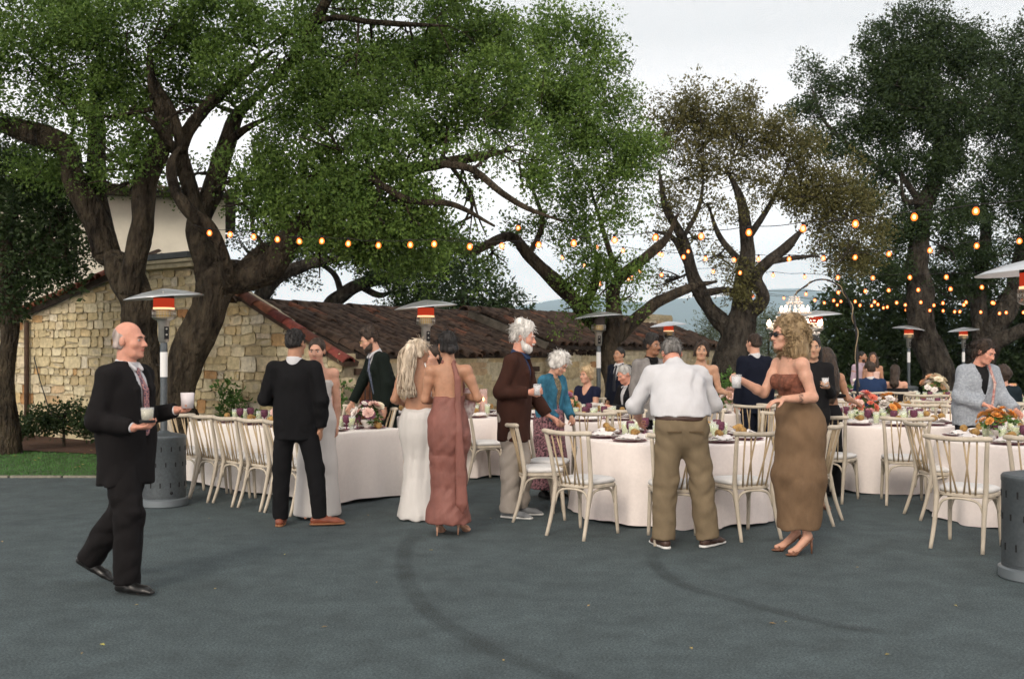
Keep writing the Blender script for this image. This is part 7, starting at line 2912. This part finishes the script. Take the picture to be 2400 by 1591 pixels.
p.heels(mat('bronze_sandal', (0.16, 0.07, 0.04), .4, .3, 40))
p.hair(HB_CURL, 'long', size=1.08, extra=(((-.07, .04, .04), (-.09, .07, -.13), .075, .07), ((.07, .04, .04), (.09, .07, -.13), .075, .07), ((0, .09, .04), (0, .12, -.15), .10, .085), ((-.04, .02, .10), (.04, .02, .10), .06, .06)), wrinkle=.006, seed=3)
rr = random.Random(17)
paths = []
hd = p.hp
for k in range(1500):
    a = rr.uniform(0, 6.283)
    sz = rr.uniform(-1, 1)
    cz = math.sqrt(1 - sz * sz)
    v = np.array((math.cos(a) * cz, math.sin(a) * cz, sz))
    st = np.array((0, .055, -.015)) + v * np.array((.150, .150, .185)) * rr.uniform(.86, 1.04)
    if st[1] < -.045 and st[2] < .085 and abs(st[0]) < .095:
        continue
    if st[1] < -.075 and st[2] < .10:
        continue
    ln = rr.uniform(.03, .075)
    cr, ph, fr = rr.uniform(.006, .012), rr.uniform(0, 6), rr.uniform(1.0, 1.7)
    dirn = nv(np.cross(v, (rr.gauss(0, 1), rr.gauss(0, 1), rr.gauss(0, 1))) + np.array((0, 0, -.7)) + v * .1)
    s1 = nv(np.cross(dirn, (0.3, 1, 0.2)))
    s2 = np.cross(dirn, s1)
    paths.append([tuple(hd(st + dirn * ln * (i / 6 - .5) + s1 * cr * math.cos(i * fr + ph) + s2 * cr * math.sin(i * fr + ph))) for i in range(7)])
strands(p.root, 'curls', HB_CURL, paths, .0042, 4)
b = MB()
for sx in (-1, 1):
    b.ball(hd((sx * .034, -.104, .006)), (.028, .010, .020), 12, 8)
    b.tube([hd((sx * .058, -.098, .010)), hd((sx * .083, .0, .008))], .004, 6)
b.tube([hd((-.012, -.108, .010)), hd((.012, -.108, .010))], .004, 6)
b.build('sunglasses', mat('black_lens', (0.006, 0.006, 0.007), .12), p.root)
b = MB()
q0, q1 = J['elL'] * .72 + J['wrL'] * .28, J['elL'] * .45 + J['wrL'] * .55
b.tube([tuple(q0), tuple((q0 + q1) / 2), tuple(q1)], [.0405, .0395, .036], 18, cap=False)
tm = bpy.data.materials.new('tattoo_ink')
tm.use_nodes = True
nt = tm.node_tree
bs = nt.nodes['Principled BSDF']
bs.inputs['Base Color'].default_value = (0.06, .055, .055, 1)
tx = nt.nodes.new('ShaderNodeTexNoise')
tx.inputs['Scale'].default_value = 40
rp = nt.nodes.new('ShaderNodeMapRange')
rp.inputs[1].default_value, rp.inputs[2].default_value, rp.inputs[3].default_value, rp.inputs[4].default_value = .42, .58, 0, .6
tcn = nt.nodes.new('ShaderNodeTexCoord')
nt.links.new(tcn.outputs['Object'], tx.inputs['Vector'])
nt.links.new(tx.outputs['Fac'], rp.inputs[0])
tb = nt.nodes.new('ShaderNodeBsdfTransparent')
mxs = nt.nodes.new('ShaderNodeMixShader')
nt.links.new(rp.outputs[0], mxs.inputs[0])
nt.links.new(tb.outputs[0], mxs.inputs[1])
nt.links.new(bs.outputs[0], mxs.inputs[2])
nt.links.new(mxs.outputs[0], nt.nodes['Material Output'].inputs[0])
b.build('tattoo', tm, p.root)
w = p.wpt('palmR')
cup((w.x - .02, w.y - .03, w.z - .075), 'clear tumbler of ice held by the curly haired woman', .11, .042)

# 18 woman in black behind her
p = Person('dark haired woman in black trousers holding a glass behind the curly haired woman', 1904, 10.25, -20, 1.68, 'f', 'olive', .009, head=(6, 10, 0), heel=.08, L=((.12, -.2, -1), (-.1, -1, .35)), R=((-.1, 0, -1), (0, -.2, -1)), handL={'n': (-.7, 0, .4), 'curl': .7}, footL=(.5, -1, 0))
p.body()
p.hair(HB_BLACK, 'long', extra=(((-.06, .05, -.02), (-.07, .06, -.16), .045, .04), ((.06, .05, -.02), (.07, .06, -.16), .045, .04)))
p.shirt(cloth('black_crepe', (0.011, .011, .012)), 'blouse', .12, False, True, .95, under=False)
p.trousers(cloth('black_crepe', (0.011, .011, .012)), (.09, .07, .06), 1.0, .002, .06, .96, .02)
p.heels(mat('bronze_sandal', (0.16, 0.07, 0.04), .4, .3, 40))
w = p.wpt('palmL')
cup((w.x, w.y - .03, w.z - .03), 'small clear glass held by the dark haired woman in black', .09, .035)

# 19 long dark hair, black backless dress
p = Person('woman with very long dark hair in a black open-backed dress reaching for flowers', 1937, 11.15, 184, 1.63, 'f', 'tan', .009, head=(6, 0, 0), full=True, heel=.0, R=((-.40, -.1, -1), (-.75, -.7, -.25)), L=((.1, -.1, -1), (0, -.6, -.7)), handR={'n': (0, -.2, -1), 'curl': .4})
p.body(face=False)
J = p.J
p.dress(C_BLACK2, [(J['waist'] + np.array((0, 0, -.02)), .134, .82), (J['pel'], .178, .86), (np.array((0, 0, .45)), .185, .9), (np.array((0, 0, .05)), .20, .92)], seed=2, cuts=(((0, 0, .03), (0, 0, -1)), (J['waist'] + np.array((0, 0, .0)), (0, 0, 1))))
F_ = Field(.008)
F_.chain([(J['waist'] + np.array((0, -.015, 0)), .132), (J['chest'] + np.array((0, -.015, .03)), .145)], .04, p.back)
F_.cut(J['chest'] + np.array((0, .02, 0)), (0, 1, 0))
F_.cone(J['chest'] + np.array((-.13, .02, -.09)), J['chest'] + np.array((.13, .02, -.09)), .10, .10, .01, (np.array((0, 0, 1.)), .26))
F_.mesh('bodice', C_BLACK2, p.root)
F_ = Field(.007)
for sx in (-1, 1):
    F_.cone(J['chest'] + np.array((sx * .105, .09, -.08)), J['sh' + ('L' if sx > 0 else 'R')] + np.array((-sx * .05, .02, .045)), .012, .014, .01)
F_.mesh('straps', C_BLACK2, p.root)
p.hair(HB_DBROWN, 'long', size=1.05, extra=(((0, .075, .0), (0, .12, -.22), .085, .10), ((0, .12, -.22), (0, .135, -.40), .10, .085), ((0, .135, -.40), (0, .135, -.52), .085, .03)), wrinkle=.003)

# 20, 21 smiling couple far off
p = Person('bearded man in a lilac shirt beside the smiling far-off woman', 2020, 20.6, 18, 1.60, 'm', 'tan', .012, head=(0, 25, 0))
p.body()
p.hair(HB_BLACK, 'short')
F_ = Field(.009)
F_.cone(p.hp((-.045, -.05, -.085)), p.hp((.045, -.05, -.085)), .035, .035, .02)
F_.mesh('beard', HB_BLACK, p.root)
p.shirt(cloth('lilac_shirting', (0.42, .33, .40)), under=False)
p.trousers(C_BLACK2)
p.shoes(L_BLACK)
p = Person('smiling woman with dark waves in a blush strapless top beside the bearded man', 2046, 20.3, -8, 1.58, 'f', 'tan', .012, head=(0, -8, 0), full=True)
p.body()
J = p.J
p.dress(C_BLUSH, [(J['chest'] + np.array((0, 0, .03)), .148, .8), (J['waist'], .128, .8), (J['pel'], .176, .82), (np.array((0, 0, .06)), .22, .9)], cuts=(((0, 0, .03), (0, 0, -1)), (J['chest'] + np.array((0, 0, .05)), (0, 0, 1))))
p.hair(HB_DBROWN, 'long', extra=(((-.07, .03, -.02), (-.09, .0, -.2), .045, .04), ((.07, .03, -.02), (.09, .0, -.2), .045, .04)), wrinkle=.004)

# 22, 23 seated couple
p = Person('seated man in a blue suit turned to the woman in black', 2040, 17.1, 165, 1.78, 'm', 'fair', .011, seat=True, lean=8, head=(0, 40, 0), LL_=((.1, -1, -.05), (0, .1, -1)), RL=((-.1, -1, -.05), (0, .1, -1)), L=((.2, -.5, -1), (-.2, -1, 0)), R=((-.2, -.5, -1), (.2, -1, 0)), wide=1.08)
p.body()
p.hair(HB_DBROWN, 'short', size=1.05)
p.shirt(C_WHITE)
p.jacket(C_BLUE, False, .1, 2.0)
p.trousers(C_BLUE)
p.shoes(L_BLACK)
p = Person('seated woman with dark waves in a black off-shoulder dress', 2098, 17.2, 175, 1.66, 'f', 'fair', .011, seat=True, head=(6, -15, 0), LL_=((.1, -1, -.05), (0, .1, -1)), RL=((-.1, -1, -.05), (0, .1, -1)), L=((.2, -.5, -1), (-.2, -1, 0)), R=((-.2, -.5, -1), (.2, -1, 0)), full=True)
p.body(face=False)
J = p.J
F_ = Field(.01)
F_.chain([(J['pel'], .185), (J['waist'], .155), (J['chest'], .165)], .05, p.back)
for S in 'LR':
    F_.chain([(J['hip' + S], .11), (J['knee' + S], .1)], .05)
    F_.chain([(J['sh' + S] * .7 + J['el' + S] * .3, .062), (J['el' + S], .055), (J['wr' + S], .04)], .03)
F_.cut(J['chest'] + np.array((0, 0, .06)), (0, 0, 1))
F_.mesh('dress', C_BLACK2, p.root)
p.hair(HB_DBROWN, 'long', extra=(((0, .07, 0), (.02, .10, -.22), .075, .08),), wrinkle=.004)
p.shoes(L_BLACK)

# 24 woman in the grey cardigan
p = Person('woman in a pale grey cardigan with a strap across it setting the table', 2282, 10.62, 8, 1.74, 'f', 'pink', .0075, lean=13, head=(20, 20, 2), wide=1.22, L=((.30, -.12, -1), (.15, -.75, -.55)), R=((-.22, -.05, -1), (.75, -.75, -.35)), handR={'d': (.8, -.5, -.35), 'n': (.1, -.4, -1), 'curl': .5}, handL={'curl': .5})
p.body()
p.hair(HB_DBROWN, 'bun', extra=(((0, .095, .04), (0, .12, .02), .045, .045), ((-.06, .06, -.03), (-.055, .075, -.10), .025, .018)), wrinkle=.004)
fuzz(p, HB_DBROWN, 320, .045, 13, out=.25, size=1.06)
J, M = p.J, p.M
p.shirt(cloth('black_jersey', (0.012, .012, .013)), 'top', .1, False, False, .98)
F_ = Field(.008)
p.torso_field(F_, .180, .178, .19, .16)
p.sleeves(F_, (.080, .074, .060))
F_.cone(J['neck'] + M @ np.array((0, -.08, .03)), J['waist'] + M @ np.array((0, -.17, -.02)), .075, .01, .008, sub=True)
F_.ell(J['neck'] + M @ np.array((0, 0, .05)), (.075, .075, .06), M, .01, sub=True)
F_.cut(J['pel'] + np.array((0, 0, -.12)), (0, 0, -1))
p.end_sleeves(F_, .95)
F_.mesh('cardigan', C_CARD, p.root, .004, 5.0)
p.trousers(C_BLACK2, (.11, .09, .07), 1.0)
p.shoes(L_BLACK)
F_ = Field(.007)
q = [J['neck'] + M @ np.array((.060, -.085, .02)), J['chest'] + M @ np.array((.090, -.172, .04)), J['waist'] + M @ np.array((.060, -.222, .02)), J['pel'] + M @ np.array((.0, -.238, -.04))]
for a, b_ in zip(q[:-1], q[1:]):
    F_.cone(a, b_, .017, .017, .008, (M @ np.array((0, 1., 0)), .45))
F_.mesh('bag_strap', mat('patterned_strap', (0.55, 0.42, 0.36), .7, 0, 60, col2=(0.3, .09, .09), detail=1), p.root)

# 25 seated guest behind her
p = Person('seated guest with brown curls in a dark blazer behind the woman in the cardigan', 2352, 13.9, 160, 1.72, 'f', 'fair', .011, seat=True, head=(0, -10, 0), LL_=((.1, -1, -.05), (0, .1, -1)), RL=((-.1, -1, -.05), (0, .1, -1)), L=((.2, -.5, -1), (-.2, -1, 0)), R=((-.2, -.5, -1), (.2, -1, 0)))
p.body(face=False)
p.hair(HB_DBROWN, 'long', size=1.12, extra=(((-.05, .06, .02), (.05, .06, -.06), .06, .06),), wrinkle=.007)
p.jacket(cloth('dark_teal_blazer', (0.012, .02, .026)), False, .1, 2.0)
p.trousers(C_BLACK2)
p.shoes(L_BLACK)
# ------------------------------------------------------------------ string lights
M_WIRE = mat('black_cable', (0.012, 0.012, 0.012), 0.7)
M_BULBG = bpy.data.materials.new('amber_bulb_glass')
M_BULBG.use_nodes = True
_nt = M_BULBG.node_tree
_nt.nodes.clear()
_o = _nt.nodes.new('ShaderNodeOutputMaterial')
_t = _nt.nodes.new('ShaderNodeBsdfTransparent')
_e = _nt.nodes.new('ShaderNodeEmission')
_e.inputs[0].default_value = (1.0, 0.16, 0.022, 1)
_e.inputs[1].default_value = 3.0
_m = _nt.nodes.new('ShaderNodeMixShader')
_m.inputs[0].default_value = 0.5
_nt.links.new(_t.outputs[0], _m.inputs[1])
_nt.links.new(_e.outputs[0], _m.inputs[2])
_nt.links.new(_m.outputs[0], _o.inputs[0])
M_FIL = emit('filament_glow', (1.0, 0.50, 0.18), 7)


def bulb_meshes():
    b = MB()
    b.lathe([(0, -.105), (.02, -.10), (.034, -.082), (.037, -.062), (.030, -.040), (.018, -.025), (.014, -.012)], 12)
    g = b.mesh('bulb')
    g.materials.append(M_BULBG)
    b = MB()
    b.ball((0, 0, -.062), (.019, .019, .026), 8, 6)
    f = b.mesh('filament')
    f.materials.append(M_FIL)
    b = MB()
    b.lathe([(0, .012), (.016, .012), (.018, 0), (.017, -.022), (.0, -.022)], 10)
    s = b.mesh('socket')
    s.materials.append(M_WIRE)
    return g, f, s


BG, BF, BS = bulb_meshes()


def string(label, pts, group='string light cables overhead', ends=None):
    """pts: (px, py, d) for each bulb; the cable runs just above them"""
    P = [W(*p) + Vector((0, 0, .062)) for p in pts]
    t = thing('string_light', label, 'string lights', (P[0].x, P[0].y, 0), 0, group)
    off = Vector((P[0].x, P[0].y, 0))
    full = ([W(*ends[0])] if ends and ends[0] else []) + P + ([W(*ends[1])] if ends and ends[1] else [])
    path = []
    for i in range(len(full) - 1):
        a, b_ = full[i], full[i + 1]
        for k in range(5):
            u = k / 5
            path.append(a.lerp(b_, u) + Vector((0, 0, -.02 * math.sin(u * math.pi) + .012)) - off)
    path.append(full[-1] + Vector((0, 0, .012)) - off)
    mb = MB()
    mb.tube(path, .0045, 5)
    mb.build('cable', M_WIRE, t)
    for p in P:
        o = bpy.data.objects.new('bulb', BG)
        link(o, t)
        o.location = p - off
        o.rotation_euler = (RNG.gauss(0, .08), RNG.gauss(0, .08), 0)
        o.scale = (.92, .92, .92)
        f = bpy.data.objects.new('filament', BF)
        link(f, o)
        s = bpy.data.objects.new('socket', BS)
        link(s, o)


def lerpd(pts, d0, d1):
    x0, x1 = pts[0][0], pts[-1][0]
    return [(x, y, d0 + (d1 - d0) * (x - x0) / (x1 - x0)) for x, y in pts]


string('long string of amber bulbs slung from the big oak trunk across the yard',
       lerpd([(491, 547), (541, 551), (594, 556), (650, 562), (699, 567), (755, 566), (817, 572), (887, 576), (961, 575), (1018, 573), (1101, 579), (1176, 578), (1263, 575), (1345, 571), (1440, 564), (1538, 558), (1645, 555), (1755, 546), (1883, 537), (2005, 526), (2142, 510), (2287, 496), (2440, 478)], 13.0, 9.5),
       ends=((455, 528, 13.2), (2600, 455, 9.2)))
string('string of amber bulbs through the thin-crowned oak, second from the top',
       lerpd([(1398, 580), (1460, 588), (1551, 598), (1602, 603), (1655, 607), (1719, 610), (1778, 608), (1850, 608), (1929, 606), (2005, 604), (2085, 596), (2179, 588), (2289, 577), (2390, 566), (2500, 552)], 17, 12.5), ends=((1340, 572, 17.3), None))
string('string of widely spaced bulbs level with the arched pole top', lerpd([(1671, 637), (1736, 640), (1812, 646), (1885, 650), (1964, 651), (2046, 652), (2132, 651), (2218, 650), (2317, 647), (2420, 642)], 19, 15), ends=((1600, 628, 19.3), None))
string('string of bulbs just under the arched pole top', lerpd([(1607, 671), (1648, 675), (1709, 682), (1781, 688), (1890, 690), (1965, 686), (2028, 683), (2083, 681), (2152, 680), (2227, 678), (2300, 674), (2400, 668)], 22, 17), ends=((1560, 664, 22.2), None))
string('distant string of bulbs sagging low over the far tables', lerpd([(1764, 694), (1800, 699), (1868, 702), (1910, 704), (1954, 705), (2004, 707), (2049, 708), (2101, 710), (2159, 709), (2210, 711), (2264, 709), (2326, 710), (2395, 707)], 24, 20.5), ends=((1660, 683, 24.2), None))
string('distant string of bulbs crossing the low sagging one', lerpd([(1740, 682), (1837, 699), (1932, 710), (1970, 707), (2016, 716), (2057, 714), (2080, 720), (2122, 715), (2189, 716), (2259, 715), (2329, 711)], 26, 22), ends=((1690, 672, 26.2), None))
string('lowest distant string of bulbs over the far tables', lerpd([(1963, 715), (2043, 717), (2070, 722), (2124, 727), (2164, 727), (2180, 728), (2210, 729), (2238, 731), (2250, 731), (2298, 732), (2343, 735), (2358, 733), (2398, 733)], 27, 23), ends=((1900, 706, 27.2), None))
string('short drooping string of bulbs in the green oak branches', lerpd([(1216, 535), (1318, 604), (1372, 622), (1423, 625), (1500, 636), (1551, 645)], 16, 19), ends=((1180, 520, 16), None))
string('short string of bulbs in front of the forked oak limb', lerpd([(1407, 665), (1472, 693), (1478, 652), (1520, 600)][:1] + [(1448, 651), (1472, 655), (1482, 652), (1545, 596), (1612, 590)], 18, 20), ends=((1350, 640, 18), None))

# ------------------------------------------------------------------ arched pole and chandelier
D5 = 15.2
pole = thing('arched_pole', 'tall black pole arching over to hold the lit chandelier, wound with a vine', 'pole', G(2012, D5))
pb = Vector((G(2012, D5).x, D5, 0))
mb = MB()
P = catmull([(2012, 1070, D5, .022), (2010, 930, D5, .02), (2008, 800, D5, .018), (2000, 740, D5, .016), (1982, 690, D5, .014), (1950, 660, D5, .013), (1915, 656, D5, .012), (1885, 672, D5, .011), (1862, 692, D5, .009)], 6)
mb.tube([W(p[0], p[1], p[2]) - pb for p in P], [p[3] for p in P], 8)
mb.build('pole', m_iron, pole)
mb = MB()
vp = []
for i, p in enumerate(P):
    if p[1] < 920:
        q = W(p[0], p[1], p[2]) - pb
        vp.append(q + Vector((.03 * math.cos(i * .9), .03 * math.sin(i * .9), 0)))
mb.tube(vp, .008, 5)
mb.build('vine', mat('dry_vine', (0.25, 0.2, 0.13), 0.85), pole)

M_CRYS = mat('crystal_bead', (0.85, 0.80, 0.75), 0.08, spec=0.9)
M_CLAMP = emit('chandelier_bulb', (1.0, 0.66, 0.42), 14)
ch = thing('chandelier', 'lit tiered crystal chandelier hanging from the arched pole', 'chandelier', W(1862, 700, D5))
ch.scale = (1.2, 1.2, 1.2)
cs = D5 / F
mb = MB()
mb.tube([(0, 0, .06), (0, 0, -.62)], .008, 6)
for z, r in ((-.05, .10), (-.18, .20), (-.38, .34), (-.46, .28)):
    mb.tube([(math.cos(6.2832 * k / 24) * r, math.sin(6.2832 * k / 24) * r, z) for k in range(24)], .007, 5, closed=True)
for k in range(8):
    a = 6.2832 * k / 8
    mb.tube([(0, 0, -.3), (math.cos(a) * .2, math.sin(a) * .2, -.42), (math.cos(a) * .34, math.sin(a) * .34, -.38)], .007, 5)
mb.build('frame', M_STEEL, ch)
r_ = random.Random(9)
mb = MB()
for (r0, z0, r1, z1, n) in ((.10, -.05, .20, -.18, 14), (.20, -.18, .34, -.38, 20), (.34, -.38, .12, -.60, 20), (.28, -.46, .05, -.62, 14), (.06, 0.02, .10, -.05, 8)):
    for k in range(n):
        a = 6.2832 * k / n
        for u in range(7):
            t_ = u / 6
            rr = r0 + (r1 - r0) * t_
            z = z0 + (z1 - z0) * t_ - .04 * math.sin(t_ * 3.14)
            mb.ball((math.cos(a) * rr, math.sin(a) * rr, z), .012, 5, 3)
bd = mb.build('crystal_beads', M_CRYS, ch, smooth=False)
bd['kind'] = 'stuff'
for k in range(8):
    a = 6.2832 * k / 8 + .2
    mb = MB()
    mb.lathe([(0, 0), (.014, .015), (.02, .035), (.012, .065), (0, .085)], 8, (math.cos(a) * .34, math.sin(a) * .34, -.35))
    mb.build('lamp', M_CLAMP, ch)
for k in range(5):
    a = 6.2832 * k / 5
    mb = MB()
    mb.lathe([(0, 0), (.014, .015), (.02, .035), (.012, .065), (0, .085)], 8, (math.cos(a) * .17, math.sin(a) * .17, -.17))
    mb.build('lamp', M_CLAMP, ch)

# ------------------------------------------------------------------ fallen leaves on the yard
M_FALL = mat('fallen_leaf', (0.36, 0.27, 0.07), 0.7, inst=0.4, hue=0.03)
b = MB()
b.add([(0, -.028, .002), (.013, 0, .009), (0, .03, .004), (-.013, 0, .007)], [(0, 1, 2), (0, 2, 3)])
LM = b.mesh('fallen_leaf')
LM.materials.append(M_FALL)
r_ = random.Random(44)
for (px, py) in [(490, 1215), (240, 1512), (192, 1532), (883, 1365), (1180, 1548), (1810, 1462), (1842, 1458), (2080, 1535), (320, 1418), (5, 1270), (1150, 1215), (862, 1208), (668, 1300), (505, 1380), (1380, 1420), (2010, 1330), (2240, 1420), (760, 1470), (1620, 1520), (1010, 1290)]:
    d = CAMZ * F / (py - HOR)
    o = bpy.data.objects.new('fallen_leaf', LM)
    COL.objects.link(o)
    o.location = G(px, d, .004)
    s = r_.uniform(.45, .8)
    o.scale = (s, s, s)
    o.rotation_euler = (0, 0, r_.uniform(0, 6.28))
    tag(o, 'small yellowed leaf lying on the asphalt', 'leaf', 'fallen leaves on the asphalt')
for _ in range(40):
    x, y = r_.uniform(-8.5, -3.6), r_.uniform(12.75, 15.8)
    if not inside(LAWN, x, y):
        continue
    o = bpy.data.objects.new('fallen_leaf', LM)
    COL.objects.link(o)
    o.location = (x, y, .05)
    o.rotation_euler = (r_.gauss(0, .2), r_.gauss(0, .2), r_.uniform(0, 6.28))
    tag(o, 'small yellowed leaf lying on the grass and mulch', 'leaf', 'fallen leaves on the lawn')
